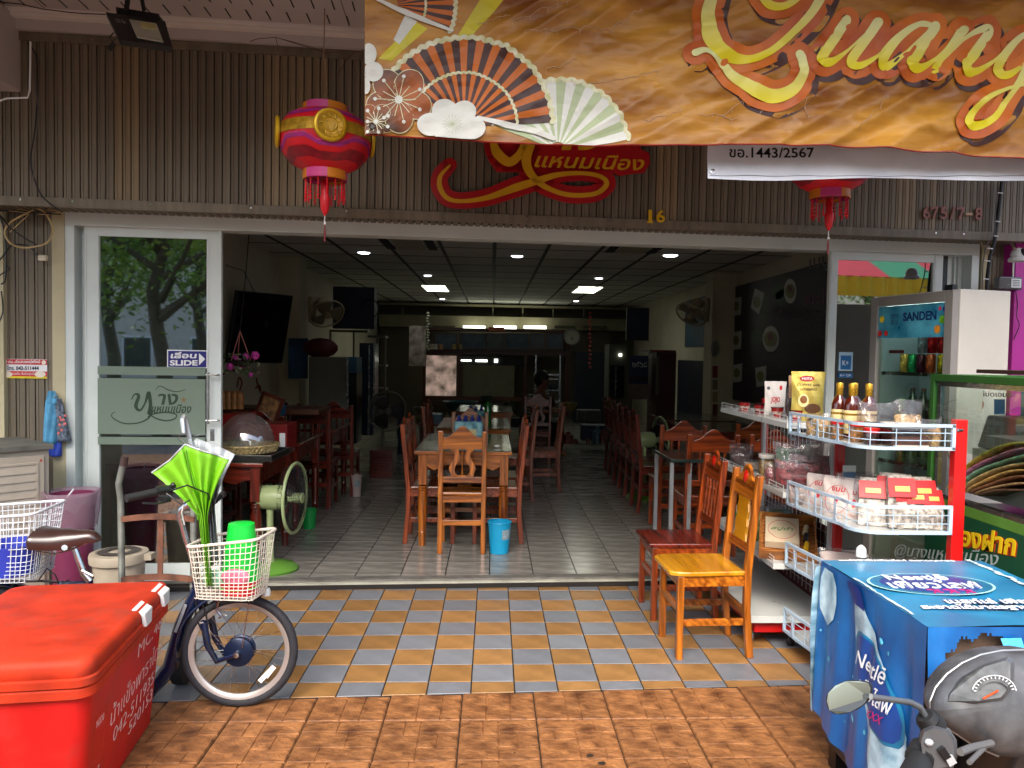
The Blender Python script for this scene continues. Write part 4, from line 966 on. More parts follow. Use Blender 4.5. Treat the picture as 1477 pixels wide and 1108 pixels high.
m.build('printed_rose',mat('rose_print','#c06a66',.7),t,w=True,kind='stuff')
m = MB(); m.tube([q,q + Vector((0,-.03,.015))],.004,6); m.build('hook',STEEL,t,w=True)
# emergency sticker
t = thing('phone_sticker','red and white fire brigade phone sticker on the brown slats','sticker',at_f(35,531,.0))
RD = mat('red_print_vinyl','#b81c24',.5); 
m = MB(FM); fbox(m,2,518,68,546,.008,.002); m.build('sheet',WPRINT,t,w=True)
for y0,y1,mm_ in ((518.5,526,RD),(535.5,543,RD),(543,546,mat('yellow_print','#c8b81c',.5))):
    m = MB(FM); fbox(m,2.3,y0,67.7,y1,.0068,.001); m.build('stripe',mm_,t,w=True)
fn = lambda x,y: at_f(x,y,.0062)
m = MB()
for cx,cy,rx in ((10,540,8),(58,540,8),(7,522,3.5),(63,523,3.2)): flatpoly(m,[(cx + rx * math.cos(2 * PI * k / 16),cy + min(rx,4.5) * math.sin(2 * PI * k / 16)) for k in range(16)][::-1],fn)
m.build('badge',mat('cream_print','#d8cfc0',.5),t,w=True)
put_text('lettering','ตม..ประสบเหตุไฟไหม้',fn(12,525.3),fn(58,525.3),fn(12,519),WPRINT,t,bold=.02,thick=.0005)
put_text('lettering','โทร. 042-511444',fn(10,534),fn(56,534),fn(10,527.5),mat('navy_print','#1a2040',.5),t,bold=.03,thick=.0005)
put_text('lettering','บาดเจ็บ เจ็บป่วยฉุกเฉิน',fn(18,542),fn(51,542),fn(18,536.5),WPRINT,t,thick=.0005)
# left cables
CBL = mat('beige_cable','#b39c6c',.6); CBD = mat('black_cable','#121214',.5)
t = thing('cable_bundle','tangle of beige cables looped over the left wall top','cables',at_f(40,300,-.05))
def cab(pts,v,r,ma,nm='cable',par=None):
    m = MB(); sm = []
    ps = [at_f(x,y,v + .02 * math.sin(i * 2.1)) for i,(x,y) in enumerate(pts)]
    for i in range(len(ps) - 1):
        p0,p1,p2,p3 = ps[max(i - 1,0)],ps[i],ps[i + 1],ps[min(i + 2,len(ps) - 1)]
        for s in range(5):
            q = s / 5; sm.append(.5 * (2 * p1 + (p2 - p0) * q + (2 * p0 - 5 * p1 + 4 * p2 - p3) * q * q + (3 * p1 - p0 - 3 * p2 + p3) * q ** 3))
    sm.append(ps[-1]); m.tube(sm,r,6); return m.build(nm,ma,par or t,w=True,smooth=True)
for pts,r,mm_ in (([(-20,292),(20,296),(58,302),(72,318),(76,335),(68,350),(50,356),(30,357),(14,350),(7,335),(14,322),(30,312),(48,303)],.0060,CBL),
                    ([(-20,300),(10,304),(40,308),(30,320),(14,335)],.003,CBL),([(-20,296),(30,302),(60,309),(90,307)],.004,CBL),([(-20,290),(30,295),(90,306)],.004,CBL),
                    ([(-20,303),(20,305),(60,308),(88,309)],.005,CBD),([(-10,300),(4,315),(14,328),(26,337),(40,346),(53,353)],.004,CBD),
                    ([(-10,385),(4,370),(12,358),(22,353),(40,355),(54,368)],.0045,CBD),([(0,310),(8,345),(8,400),(2,410)],.005,CBD),([(-5,400),(8,392),(14,388),(10,384)],.004,CBD),([(2,420),(4,450),(-4,470)],.004,CBD)):
    cab(pts,-.07,r,mm_)
m = MB(); 
t = thing('junction_box','small white socket hanging from a black cable on the left slats','socket',at_f(60,372,-.06)); m = MB(FM); fbox(m,54.5,368,66,376,-.07,.03); m.build('body',mat('ivory_plastic','#c4bca4',.5),t,w=True,bevel=.003)
t = thing('fascia_cable','thin black cable running down the left end of the fascia','cable',at_f(50,200,-.3))
cab([(40,62),(52,80),(54,110),(54,140),(50,190),(44,235),(56,275),(70,292),(90,306)],-.26,.004,CBD)
cab([(42,60),(46,90),(52,130),(55,165),(50,220),(48,260)],-.27,.003,mat('grey_cable','#5a5a5a',.5))
t = thing('beam_conduit','white cable clipped along the edge of the corner beam','cable',at_y(44,120,4.19)); m = MB(); m.tube([at_y(-20,152,4.18),at_y(10,142,4.18),at_y(40,141,4.18),at_y(43,130,4.18),at_y(44,60,4.18)],.005,6); m.build('cable',WHITEP,t,w=True)
# ------------------------------------------------------------------ snack rack
RACKR = mat('rack_red_enamel','#b80e10',.3,coat=.3,var=.06); RACKW = mat('rack_white_enamel','#b9bdbb',.3,var=.05,dirt=.08); WIRE = mat('pale_blue_wire','#a6bccd',.3,var=.04)
rk = thing('snack_rack','red and white wheeled display rack with rounded wire baskets','rack',(1.75,4.1,0))
for y in (3.98,5.12):
    m = MB(); m.box(1.83,1.87,y - .02,y + .02,.1,1.27); m.build('post',RACKR,rk,w=True,bevel=.002)
m = MB(); m.box(2.045,2.10,3.28,3.32,.1,1.285); m.build('post',RACKR,rk,w=True,bevel=.003)
m = MB(); m.cyl((2.075,3.279,1.24),(2.05,3.274,1.24),.006,seg=8); m.build('screw',STEEL,rk,w=True)
m = MB(); m.box(1.815,1.835,4.0,4.03,.1,1.2); m.build('upright_strip',RACKW,rk,w=True)
m = MB(); m.box(1.815,1.835,5.04,5.075,.1,1.2); m.build('upright_strip',RACKW,rk,w=True)
m = MB()
for k in range(20): m.tube([(1.845,4.0 + .058 * k,.2),(1.845,4.0 + .058 * k,1.24)],.0018,4)
for k in range(15): m.tube([(1.845,4.0,.24 + .07 * k),(1.845,5.1,.24 + .07 * k)],.0018,4)
m.build('grid_panel',RACKW,rk,w=True,kind='stuff')
m = MB(); m.box(1.855,1.86,3.99,5.1,.12,.62); m.build('back_board',mat('dark_red_back','#4a0c10',.5),rk,w=True)
def shelf(nm,x0,x1,y0,y1,z,th=.03,rail=True):
    m = MB(); m.box(x0,x1,y0,y1,z - .012,z); m.box(x0,x0 + .012,y0,y1,z - th,z - .012); m.box(x0 + .012,x1,y0,y0 + .012,z - th,z - .012)
    s = m.build(nm,RACKW,rk,w=True,bevel=.0015)
    if rail:
        m = MB()
        for h in (.016,.034): m.tube([(x0 + .006,y1,z + h),(x0 + .006,y0 + .01,z + h)],.0022,5)
        n = int((y1 - y0) / .1)
        for k in range(n + 1): y = y0 + .01 + (y1 - y0 - .02) * k / n; m.tube([(x0 + .006,y,z),(x0 + .006,y,z + .036)],.002,5)
        m.build('shelf_rail',RACKW,s,w=True)
SZs = (1.203,.835,.455)
shelf('shelf',1.55,1.83,3.96,5.14,SZs[0]); shelf('shelf',1.54,1.83,3.96,5.14,SZs[1]); shelf('shelf',1.50,1.83,3.96,5.14,SZs[2]); shelf('bottom_shelf',1.375,1.85,3.95,5.14,.175,.035,rail=False)
m = MB(); m.box(1.42,1.85,3.99,5.10,.075,.139); m.build('base_frame',RACKR,rk,w=True,bevel=.003)
for x,y in ((1.40,4.02),(1.62,4.0),(1.45,5.05),(1.80,5.05)):
    m = MB(); m.cyl((x - .012,y,.032),(x + .012,y,.032),.031,seg=18); c_ = m.build('castor',BLKR,rk,w=True,smooth=True)
    m = MB(); m.box(x - .018,x - .013,y - .02,y + .03,.03,.075); m.box(x + .013,x + .018,y - .02,y + .03,.03,.075); m.box(x - .018,x + .018,y - .02,y + .03,.068,.076); m.build('castor_fork',CHROME,c_,w=True)
def bpath(ins=0):
    P0 = [(1.565 + ins,3.95),(1.575 + ins,3.8),(1.60 + ins,3.6),(1.625 + ins,3.46)]
    cx,cy,r = 1.735 + ins,3.40,.115
    A = [(cx + r * math.cos(PI - PI / 2 * k / 6 * 1.0 + 0) - .0 + 0,cy - (r - 0) * math.sin(PI / 2 * k / 6) + ins) for k in range(7)]
    return P0 + A + [(2.045,3.285 + ins)]
def wire_basket(z,h,nm='wire_basket',closed_left=True):
    p = bpath(); m = MB()
    def flat(zz,hh,wd):
        o = [(x,y) for x,y in p]; n = len(o); vs = []; fs = []
        for i,(x,y) in enumerate(o):
            a = Vector(o[max(i - 1,0)]); b = Vector(o[min(i + 1,n - 1)]); d = (b - a).normalized(); nn = Vector((-d.y,d.x)) * wd / 2
            vs += [(x - nn.x,y - nn.y,zz),(x + nn.x,y + nn.y,zz),(x + nn.x,y + nn.y,zz + hh),(x - nn.x,y - nn.y,zz + hh)]
        for i in range(n - 1): fs += [(4 * i + k,4 * i + (k + 1) % 4,4 * i + 4 + (k + 1) % 4,4 * i + 4 + k) for k in range(4)]
        fs += [(3,2,1,0),(4 * n - 4,4 * n - 3,4 * n - 2,4 * n - 1)]; m.add(vs,fs)
    flat(z + h - .012,.014,.014); flat(z - .002,.014,.014); m.box(2.03,2.045,3.278,3.292,z,z + h); m.box(1.558,1.572,3.945,3.957,z,z + h)
    s = m.build(nm,WIRE,rk,w=True)
    m = MB()
    for f in (.36,.66): m.tube([(x,y,z + h * f) for x,y in p],.0022,5)
    seg = [(Vector(p[i]),Vector(p[i + 1])) for i in range(len(p) - 1)]; tot = sum((b - a).length for a,b in seg); n = 9
    for k in range(1,n + 1):
        d = tot * k / (n + .4); i = 0
        while d > (seg[i][1] - seg[i][0]).length: d -= (seg[i][1] - seg[i][0]).length; i += 1
        q = seg[i][0].lerp(seg[i][1],d / (seg[i][1] - seg[i][0]).length)
        m.tube([(q.x,q.y,z),(q.x,q.y,z + h)],.0024,5)
    m.build('basket_wire',WIRE,s,w=True)
    m = MB(); pl = bpath(.004) + [(2.02,3.93),(1.57,3.94)]; m.prism([(x,y) for x,y in pl][::-1],.004,z + .002); m.build('basket_floor',RACKW,s,w=True)
    for k,yy in enumerate((3.84,3.66,3.50)):    # little rabbit ornaments
        i = min(range(len(p)),key=lambda q: abs(p[q][1] - yy)); x = p[i][0] + (yy - p[i][1]) * -.15 - .006; m = MB(); b = [(0,0),(.018,0),(.022,.012),(.012,.022),(.017,.034),(.013,.046),(.012,.085),(.007,.088),(.004,.05),(0,.05),(-.002,.08),(-.008,.078),(-.008,.045),(-.014,.034),(-.008,.022),(-.016,.010),(-.012,0)]
        m.prismx([(yy + a * .9,z + .004 + bb * (h - .012) / .09) for a,bb in b],.003,x - .001); m.build('rabbit_ornament',WIRE,s,w=True)
wire_basket(1.15,.112); wire_basket(.775,.125); wire_basket(.455,.12); wire_basket(.10,.125)

# goods ------------------------------------------------------------
BAGC = glass('clear_snack_bag','#e8e4e4',.015,rough=.10,milk=.03,wav=18,ior=1.35); JARG = glass('clear_jar_plastic','#e6e2da',.06,rough=.03)
def gold(n,c,r=.25): return mat(n,c,r,metal=.7,var=.2,scale=18,bump=.3,bscale=25)
def rotz(c,a): return Matrix.Translation(c) @ Matrix.Rotation(a,4,'Z')
def cyl_thing(name,label,cat,c,parts,group=None):
    """parts: (name, material, profile)"""
    t = thing(name,label,cat,c,0,group)
    for nm,ma,pr in parts: m = MB(); m.lathe(pr,22); m.build(nm,ma,t,smooth=True)
    return t
# honey bottles
HON = mat('honey','#4a1204',.12,coat=1,var=.1); GCAP = gold('gold_foil','#b98f2c'); CRL = mat('cream_label','#cfc08a',.5,var=.1)
def honey(label,x,y,z):
    t = thing('honey_bottle',label,'bottle',(x,y,z),0,'honey bottles on the top wire basket'); r = .032
    m = MB(); m.lathe([(0,0),(r,.002),(r + .001,.01),(r,.125),(.026,.145),(.013,.158),(.012,.168)],20); m.build('body',HON,t,smooth=True)
    m = MB(); m.lathe([(.0135,.160),(.0145,.162),(.0145,.205),(.013,.208),(0,.208)],16); m.build('cap',GCAP,t,smooth=True)
    m = MB(); m.lathe([(r + .0015,.02),(r + .002,.022),(r + .002,.105),(r + .0015,.107)],20); m.build('label',CRL,t,smooth=True)
    put_text('lettering','HONEY',(-.017,-r - .0025,.055),(.017,-r - .0025,.055),(-.017,-r - .0025,.067),mat('dark_print','#3a2a18',.5),t,thick=.0005,w=False,bold=.01)
    m = MB(); m.lathe([(r + .0022,.088),(r + .0022,.096)],20); m.build('gold_stripe',GCAP,t); return t
hb = honey('front right honey bottle of the four',1.832,3.65,1.156); hb.scale = (1.15,1.15,1.3)
for lb,dx,dy in (('front left honey bottle of the four',-.075,.02),('rear left honey bottle of the four',-.10,.10),('rear right honey bottle of the four',-.02,.11)): dup(hb,(1.832 + dx,3.65 + dy,1.156),0,lb)
# lidded jars
def jar(name,label,x,y,z,r,h,lidm,fill,fillh,cap=.014):
    return cyl_thing(name,label,'jar',(x,y,z),[('contents',fill,[(0,.003),(r - .004,.003),(r - .004,fillh),(0,fillh + .004)]),('glass',JARG,[(0,.001),(r,.001),(r,h - .008),(r * .94,h)]),('lid',lidm,[(r * .99,h - .006),(r * 1.02,h - .004),(r * 1.02,h + cap),(r * .95,h + cap + .002),(0,h + cap + .001)])])
OAT = mat('grain_fill','#a88a58',.7,var=.7,scale=120,bump=1,bscale=220); DARKF = mat('dark_preserve','#3a1212',.5,var=.5,scale=60,bump=.6,bscale=150); NUTS = mat('mixed_nuts','#9a6a34',.6,var=.8,scale=70,bump=1,bscale=120)
WLID = mat('frosted_white_lid','#c2bdb6',.35); RLID = mat('red_lid','#b31414',.35)
jar('jar','clear jar of grain with white lid on the middle shelf',1.60,4.37,SZs[1],.048,.135,WLID,OAT,.115)
jar('jar','squat preserve jar with white lid, left of the pair behind the basket rail',1.84,3.45,1.156,.045,.085,WLID,DARKF,.07)
jar('jar','squat preserve jar with white lid, right of the pair behind the basket rail',1.885,3.39,1.156,.050,.09,WLID,DARKF,.07)
jar('jar','small jar with red lid and nuts, left one in the top basket',1.665,3.62,1.156,.032,.08,RLID,NUTS,.07)
jar('jar','small jar with red lid and nuts, right one in the top basket',1.71,3.52,1.156,.034,.08,RLID,NUTS,.07)
jar('jar','dark preserve jar with red lid near the corner of the top basket',1.735,3.42,1.156,.036,.06,RLID,DARKF,.055)
jar('jar','jar with red lid between the grain jar and the green carton',1.67,4.45,SZs[1],.035,.13,RLID,OAT,.10)
# clear box of dried fruit
t = thing('plastic_box','clear lidded box of dark dried fruit in the top basket','box',(1.855,3.345,1.156)); 
m = MB(); m.box(-.085,.085,-.045,.06,.002,.05); m.build('contents',DARKF,t,bevel=.01)
m = MB(); m.box(-.08,.08,-.048,.065,.002,.012,-.0); m.build('paper_liner',mat('white_paper','#c9c9c6',.7,bump=.4,bscale=30),t)
m = MB(); m.box(-.09,.09,-.052,.068,.0,.085,-.006); m.build('tub',JARG,t,bevel=.006)
m = MB(); m.box(-.102,.102,-.064,.08,.086,.096); m.build('lid',mat('translucent_lid','#9a9a9c',.25,var=.1),t,bevel=.004)
def bag(name,label,x,y,z,w_,h,d,fill,fillh,rz=0,lean=0,film=None,top=None,seed=0):
    """pillow bag: filled lower part and slack clear film above"""
    t = thing(name,label,'bag',(x,y,z),rz); rnd = random.Random(seed)
    ph = [rnd.uniform(0,6) for _ in range(6)]
    def f(k,hh):
        def g(u,v):
            a = u * 2 * PI; q = max(.05,math.sin(PI * min(1,v * .94 + .06)) ** .5) if v < .5 else max(.04,(1 - (v - .5) * 1.9)); c,s_ = math.cos(a),math.sin(a)
            n_ = 1 + .07 * math.sin(a * 3 + ph[0] + v * 5) + .06 * math.sin(a * 7 + ph[1] + v * 11)
            return (k * w_ / 2 * (1 - .12 * (1 - v)) * math.copysign(abs(c) ** .6,c) * (1 + .03 * math.sin(v * 9 + ph[2])),k * d / 2 * q * s_ * n_ + lean * v * h,v * hh + .008 * math.sin(a * 2 + ph[3]) * v)
        return g
    m = MB(); m.grid(f(.9,fillh),22,8); m.add([f(.9,fillh)(k / 22,1) for k in range(22)],[tuple(range(22))]); m.build('contents',fill,t,smooth=True)
    m = MB(); m.grid(f(1,h),30,12); m.build('film',film or BAGC,t,smooth=True)
    if top: m = MB(); m.box(-w_ / 2,w_ / 2,lean * h - .003,lean * h + .003,h * .80,h * .97); m.build('header',top,t,bevel=.002)
    return t
DATES = mat('dried_red_dates','#7a1620',.3,var=.8,scale=45,bump=1,bscale=60,coat=.5,col2='#a8444c'); MACA = mat('macaroni','#b08a4c',.6,var=.7,scale=55,bump=1.0,bscale=90,col2='#d8b878'); CHIP = mat('rice_cracker','#a89c8c',.6,var=.6,scale=60,bump=1,bscale=100)
bag('date_bag','large leaning bag of dried red dates on the middle shelf',1.655,4.06,SZs[1],.27,.25,.12,DATES,.15,rz=-.5,seed=1)
bag('date_bag','middle bag of dried red dates on the middle shelf',1.745,4.14,SZs[1],.22,.28,.09,DATES,.17,rz=-.7,seed=2)
bag('date_bag','rear tall bag of dried red dates by the red panel',1.79,4.05,SZs[1],.15,.31,.07,DATES,.18,rz=-.3,seed=3)
bag('pasta_bag','clear bag of curly snacks at the right end of the top basket',1.965,3.36,1.156,.13,.13,.09,MACA,.09,seed=4)
bag('pasta_bag','clear bag of curly snacks standing behind the fruit box',1.93,3.47,1.156,.14,.20,.08,MACA,.13,seed=5)
bag('film_bag','crumpled clear bag behind the squat jars',1.83,3.56,1.156,.20,.19,.10,DARKF,.09,seed=6)
bag('snack_bag','flat clear bag lying at the far end of the middle shelf',1.66,4.72,SZs[1],.18,.07,.14,CHIP,.05,seed=7)
bag('vegetable_bag','bag of green vegetables on the lower shelf',1.585,4.48,SZs[2],.20,.20,.14,mat('leafy_greens','#4a7a1c',.6,var=.8,scale=25,bump=.8,bscale=40,col2='#a8bc60'),.16,seed=8)
bag('vegetable_bag','dark green wrapped melon behind the vegetable bag',1.70,4.42,SZs[2],.17,.21,.14,mat('dark_melon','#23481c',.4,var=.5,scale=30),.19,seed=9)
# green cartons
def gable(label,x,y,z,w_,h,rz,ma):
    t = thing('snack_carton',label,'carton',(x,y,z),rz); m = MB(); m.box(-w_ / 2,w_ / 2,-.035,.035,0,h * .8); m.prismx([(-.035,h * .8),(.035,h * .8),(.004,h),(-.004,h)],w_,-w_ / 2); m.build('carton',ma,t,bevel=.002)
    m = MB(); m.box(-w_ / 2 - .0006,-w_ / 2 + .02,-.0358,-.02,.01,h * .7); m.box(-w_ / 2 + .02,-w_ / 2 + .05,-.0358,-.034,h * .25,h * .5); m.build('printed_fruit',mat('fruit_print','#8a6a2a',.4,var=.9,scale=60,col2='#c0a030'),t)
    m = MB(); m.lathe([(0,.002),(.008,0)],12); m.T = Matrix(); m.v = [Vector((v.x - w_ / 2 + .02,-.037,v.y + h * .35)) for v in m.v]; m.build('printed_dot',mat('orange_print','#d8582a',.4),t); return t
GCAR = mat('green_foil_carton','#0f6a22',.2,coat=1,var=.5,scale=20,bump=.3,bscale=20)
gable('green foil carton beside the grain jar',1.685,4.30,SZs[1],.11,.20,-.35,GCAR)
gable('smaller green foil pack behind the date bags',1.76,4.42,SZs[1],.10,.18,-.4,GCAR)
bag('herb_bag','bag of fresh green herbs under the top basket corner',1.79,4.25,SZs[1] + .0,.09,.24,.06,mat('fresh_herbs','#5c8a28',.6,var=.8,scale=30,col2='#a8c060'),.22,seed=10)
# top shelf goods
t0 = None
JEL = mat('red_jelly','#8a0a0c',.1,coat=1,var=.3,scale=20)
for k in range(7):
    x,y = 1.60 + (k % 2) * .06 + .01 * k,4.80 - .115 * k + .0
    if t0 is None:
        t0 = thing('jelly_cup','farthest red jelly cup pack on the top shelf','jelly pack',(x,y,SZs[0]),0,'red jelly cups on the top shelf')
        m = MB(); m.lathe([(0,0),(.028,0),(.036,.055),(0,.055)],14); m.build('cup',JEL,t0,smooth=True)
        m = MB(); m.lathe([(.038,.055),(.038,.059),(0,.060)],14); m.build('foil',mat('dark_foil','#4a1014',.2,metal=.5),t0,smooth=True)
        m = MB(); m.lathe([(.0335,.02),(.0355,.035)],14); m.build('label',mat('silver_print','#a88a80',.3,var=.8,scale=70),t0)
    else: dup(t0,(x,y,SZs[0]),0,['','second','third','fourth','fifth','sixth','nearest'][k] + ' red jelly cup pack counted from the far end of the top shelf')
def pouch(name,label,c,w_,h,d,ma,rz=0,lean=0):
    t = thing(name,label,'pouch',c,rz); m = MB()
    def g(s):
        def f(u,v):
            bulge = math.sin(PI * u) ** .6 * math.sin(PI * min(1,max(0,v * .96 + .02))) ** .5 * (1.2 - .8 * v)
            return ((u - .5) * w_ * (1 - .06 * math.sin(PI * v) ** 2 * 1.0 + .03 * v),s * d / 2 * bulge + lean * v + .0025 * math.sin(u * 17 + v * 13),v * h)
        return f
    m.grid(g(-1),16,16); m.grid(g(1),16,16); m.build('pouch',ma,t,smooth=True); t['d'] = d; return t,g(-1)
GF = gold('gold_pouch_foil','#c9b45c',.3)
gp,gf_ = pouch('coffee_pouch','gold coffee pouch with red badge on the top shelf',(1.715,4.10,SZs[0]),.18,.27,.06,GF,-.06)
BRN = mat('coffee_brown_print','#4a2c10',.5)
gm = lambda u,v,o=.0012: Vector(gf_(u,v)) + Vector((0,-o,0))
def gtext(s,u0,v0,u1,v1,ma,par,f,bold=.02,shear=0): put_text('lettering',s,(0,0,0),(1,0,0),(0,1,0),ma,par,bold=bold,shear=shear,w=False,fn=lambda x,y,c: f(u0 + (u1 - u0) * x,v0 + (v1 - v0) * y,.0016 if c > 0 else .0012))
def disc(name,u,v,ru,rv,ma,par,f,o=.001,n=20,rings=3):
    m = MB(); vs = [f(u,v,o)]; fs = []
    for r in range(1,rings + 1): vs += [f(u + ru * r / rings * math.cos(2 * PI * k / n),v + rv * r / rings * math.sin(2 * PI * k / n),o) for k in range(n)]
    fs = [(0,1 + k,1 + (k + 1) % n) for k in range(n)]
    for r in range(rings - 1): fs += [(1 + r * n + k,1 + r * n + n + k,1 + r * n + n + (k + 1) % n,1 + r * n + (k + 1) % n) for k in range(n)]
    m.add(vs,fs); return m.build(name,ma,par)
disc('badge',.45,.86,.22,.06,mat('red_badge_print','#a81c18',.4),gp,gm); gtext('HOTA',.29,.835,.61,.885,WPRINT,gp,lambda u,v,o: gm(u,v,o + .001))
gtext('COFFEE with',.14,.71,.84,.76,BRN,gp,gm,shear=.2); gtext('GINSENG',.22,.62,.76,.67,BRN,gp,gm,shear=.2)
disc('cup_print',.33,.42,.16,.13,mat('cup_cream','#d8c890',.4),gp,gm); disc('cup_coffee_print',.33,.44,.11,.08,mat('coffee_print','#7a4a18',.4),gp,gm,.0018); disc('bean_print',.62,.26,.26,.10,BRN,gp,gm)
wp,wf = pouch('snack_pouch','white pouch with red lettering standing on the top shelf',(1.655,4.42,SZs[0]),.125,.205,.03,mat('white_pouch','#c6c2bc',.4,var=.05,bump=.2,bscale=20),-.05)
wf_ = lambda u,v,o=.001: Vector(wf(u,v)) + Vector((0,-o,0)); gtext('JOJO',.25,.36,.72,.56,mat('red_pouch_print','#b04048',.5),wp,wf_,bold=.05,shear=.1); disc('red_dot',.74,.82,.07,.07,RD,wp,wf_); disc('grey_dot',.17,.8,.08,.05,mat('grey_print','#4a4a50',.5),wp,wf_)
bag('sesame_bag','dark bag of crackers behind the white and gold pouches',1.72,4.30,SZs[0],.12,.17,.06,mat('dark_cracker','#3a1410',.5,var=.7,scale=60),.14,rz=.3,seed=12)
m = MB(); m.bar((1.66,4.2,SZs[0] + .12),(1.655,4.2,SZs[0] + .245),.018,.004,up=(0,1,0)); tag(m.build('wooden_stick',mat('pale_wood_stick','#b08a6a',.6)),'flat wooden stick poking up behind the gold pouch','stick')
# second basket: white and red snack packs
PKW = mat('white_printed_bag','#c4b8b0',.4,var=.2,scale=12,bump=.3,bscale=20); PRNT = mat('red_bag_print','#b8202c',.4); PKR = mat('red_header_card','#b80c14',.45,var=.05)
for k,(x,y,rz) in enumerate(((1.66,3.80,-.9),(1.70,3.66,-.8),(1.72,3.54,-.7),(1.66,3.60,-.9))):
    p_,f_ = pouch('cracker_bag',['farthest','third','second','nearest'][k] + ' white bag with red print in the second wire basket',(x,y,.782),.17,.17 + .01 * (k % 2),.05,PKW,rz,.05)
    ff = lambda u,v,o=.001,f_=f_: Vector(f_(u,v)) + Vector((0,-o,0)); disc('printed_drop',.5,.45,.06,.12,PRNT,p_,ff); gtext('ขนม',.3,.68,.7,.8,PRNT,p_,ff)
    m = MB(); m.tube([ff(.5 + .36 * math.cos(a),.48 + .36 * math.sin(a),.0015) for a in [2 * PI * q / 24 for q in range(24)]],.0012,4,closed=True); m.build('printed_ring',PRNT,p_)
rs0 = None
for k in range(8):
    x,y = 1.755 + .036 * k,3.40 - .010 * k + (.02 if k < 3 else 0)
    rz = -.35 + .02 * k
    if rs0 is None:
        rs0 = thing('snack_pack','leftmost red topped snack pack of the row in the second basket','snack pack',(x,y,.782),rz,'red topped snack packs standing in the second basket')
        m = MB(); m.add([(-.06,-.012,.0),(.06,-.012,0),(.06,.012,0),(-.06,.012,0),(-.055,-.010,.115),(.055,-.010,.115),(.055,.014,.115),(-.055,.014,.115),(-.05,-.002,.17),(.05,-.002,.17),(.05,.004,.17),(-.05,.004,.17)],[(3,2,1,0),(0,1,5,4),(1,2,6,5),(2,3,7,6),(3,0,4,7),(4,5,9,8),(5,6,10,9),(6,7,11,10),(7,4,8,11),(8,9,10,11)])
        m.v = [Vector((v.x,v.y + v.z * .35,v.z)) for v in m.v]; m.build('pack',mat('nut_pack','#7a6e62',.35,var=.7,scale=50,bump=.4,bscale=50,col2='#c8c0b4'),rs0,bevel=.004)
        m = MB(); m.box(-.055,.055,-.0145 + .025,-.0125 + .025,.10,.16); m.v = [Vector((v.x,v.y + (v.z - .1) * .45,v.z)) for v in m.v]; m.build('header_card',PKR,rs0)
        m = MB(); m.box(-.03,.03,-.018 + .025,-.0165 + .025,.118,.135); m.v = [Vector((v.x,v.y + (v.z - .1) * .45,v.z)) for v in m.v]; m.build('header_print',mat('gold_print','#c0a050',.4),rs0); rs0.scale = (1.1,1.1,1.25)
    else: dup(rs0,(x,y + random.uniform(-.02,.02),.782 + random.uniform(0,.012)),rz + random.uniform(-.45,.35),scale=(random.uniform(.85,1.15),1.1,random.uniform(1.02,1.38)),label= ['','second','third','fourth','fifth','sixth','seventh','rightmost'][k] + ' red topped snack pack from the left in the second basket')
bag('rice_bag','white bag with red oval print and loose film in the third wire basket',1.72,3.66,.462,.22,.15,.18,PKW,.13,rz=-.2,seed=14)
bag('film_bag','clear film bag heaped to the right in the third wire basket',1.86,3.45,.462,.24,.17,.18,mat('grey_film_fill','#8a8688',.3,var=.4,scale=20),.10,rz=-.1,seed=15)
bag('film_bag','heap of loose clear bags behind the red topped packs',1.87,3.55,.782,.30,.21,.14,mat('pale_snack_fill','#a0948a',.4,var=.6,scale=30),.10,seed=16)
for k,(x,y,z,w_,h,d,f_,lb) in enumerate((
    (1.62,3.74,1.156,.12,.11,.08,MACA,'small snack bag at the far end of the top basket'),(1.64,4.95,SZs[1],.16,.14,.10,DARKF,'dark snack bag at the far end of the middle shelf'),
    (1.60,4.20,SZs[1],.15,.12,.08,DATES,'small date bag at the front edge of the middle shelf'),(1.62,3.92,.782,.14,.12,.10,PKW,'crumpled white bag at the far end of the second basket'),
    (1.80,3.70,.782,.20,.20,.12,DATES,'red bag behind the white printed bags in the second basket'),(1.95,3.45,.462,.16,.13,.14,CHIP,'cracker bag at the right end of the third basket'),
    (1.62,4.75,SZs[2],.18,.16,.14,GCAR,'green foil bag at the far end of the lower shelf'),(1.75,4.60,SZs[2],.18,.20,.12,CHIP,'pale cracker bag at the back of the lower shelf'))):
    bag('snack_bag',lb,x,y,z,w_,h,d,f_,h * .75,rz=-.4 + .1 * k,seed=30 + k)
# wooden tray with carton
t = thing('wooden_tray','tilted brown wooden tray on the lower shelf','tray',(1.66,4.12,SZs[2] + .01)); TT = Matrix.Translation((1.66,4.13,SZs[2] + .02)) @ Matrix.Rotation(.55,4,'X') @ Matrix.Rotation(.10,4,'Z')
TT = Matrix.Translation((1.655,4.17,SZs[2] + .075)) @ Matrix.Rotation(-.35,4,'Z') @ Matrix.Rotation(.42,4,'X')
TW = wood('tray_wood','#8a5020','#b4763a',rough=.5,coat=.1,axis=0)
m = MB(TT); m.box(-.14,.14,-.17,.17,0,.01); m.build('floor',TW,t,w=True)
for b in ((-.14,.14,-.18,-.168),(-.14,.14,.168,.18)): m = MB(TT); m.box(*b,0,.055); m.build('end_board',TW,t,w=True)
for b in ((-.15,-.14),(.14,.15)): m = MB(TT); m.box(*b,-.18,.18,0,.055); m.build('side_board',TW,t,w=True)
t2 = thing('gift_box','flat cream box with green lettering and red ring in the tray','box',TT @ Vector((-.03,.02,.03))); m = MB(TT); m.box(-.12,.06,-.10,.13,.014,.06); m.build('box',mat('cream_card','#c4b498',.5,dirt=.1),t2,w=True,bevel=.003)
fb = lambda a,b,c: TT @ Vector((a,b,.0605 + c))
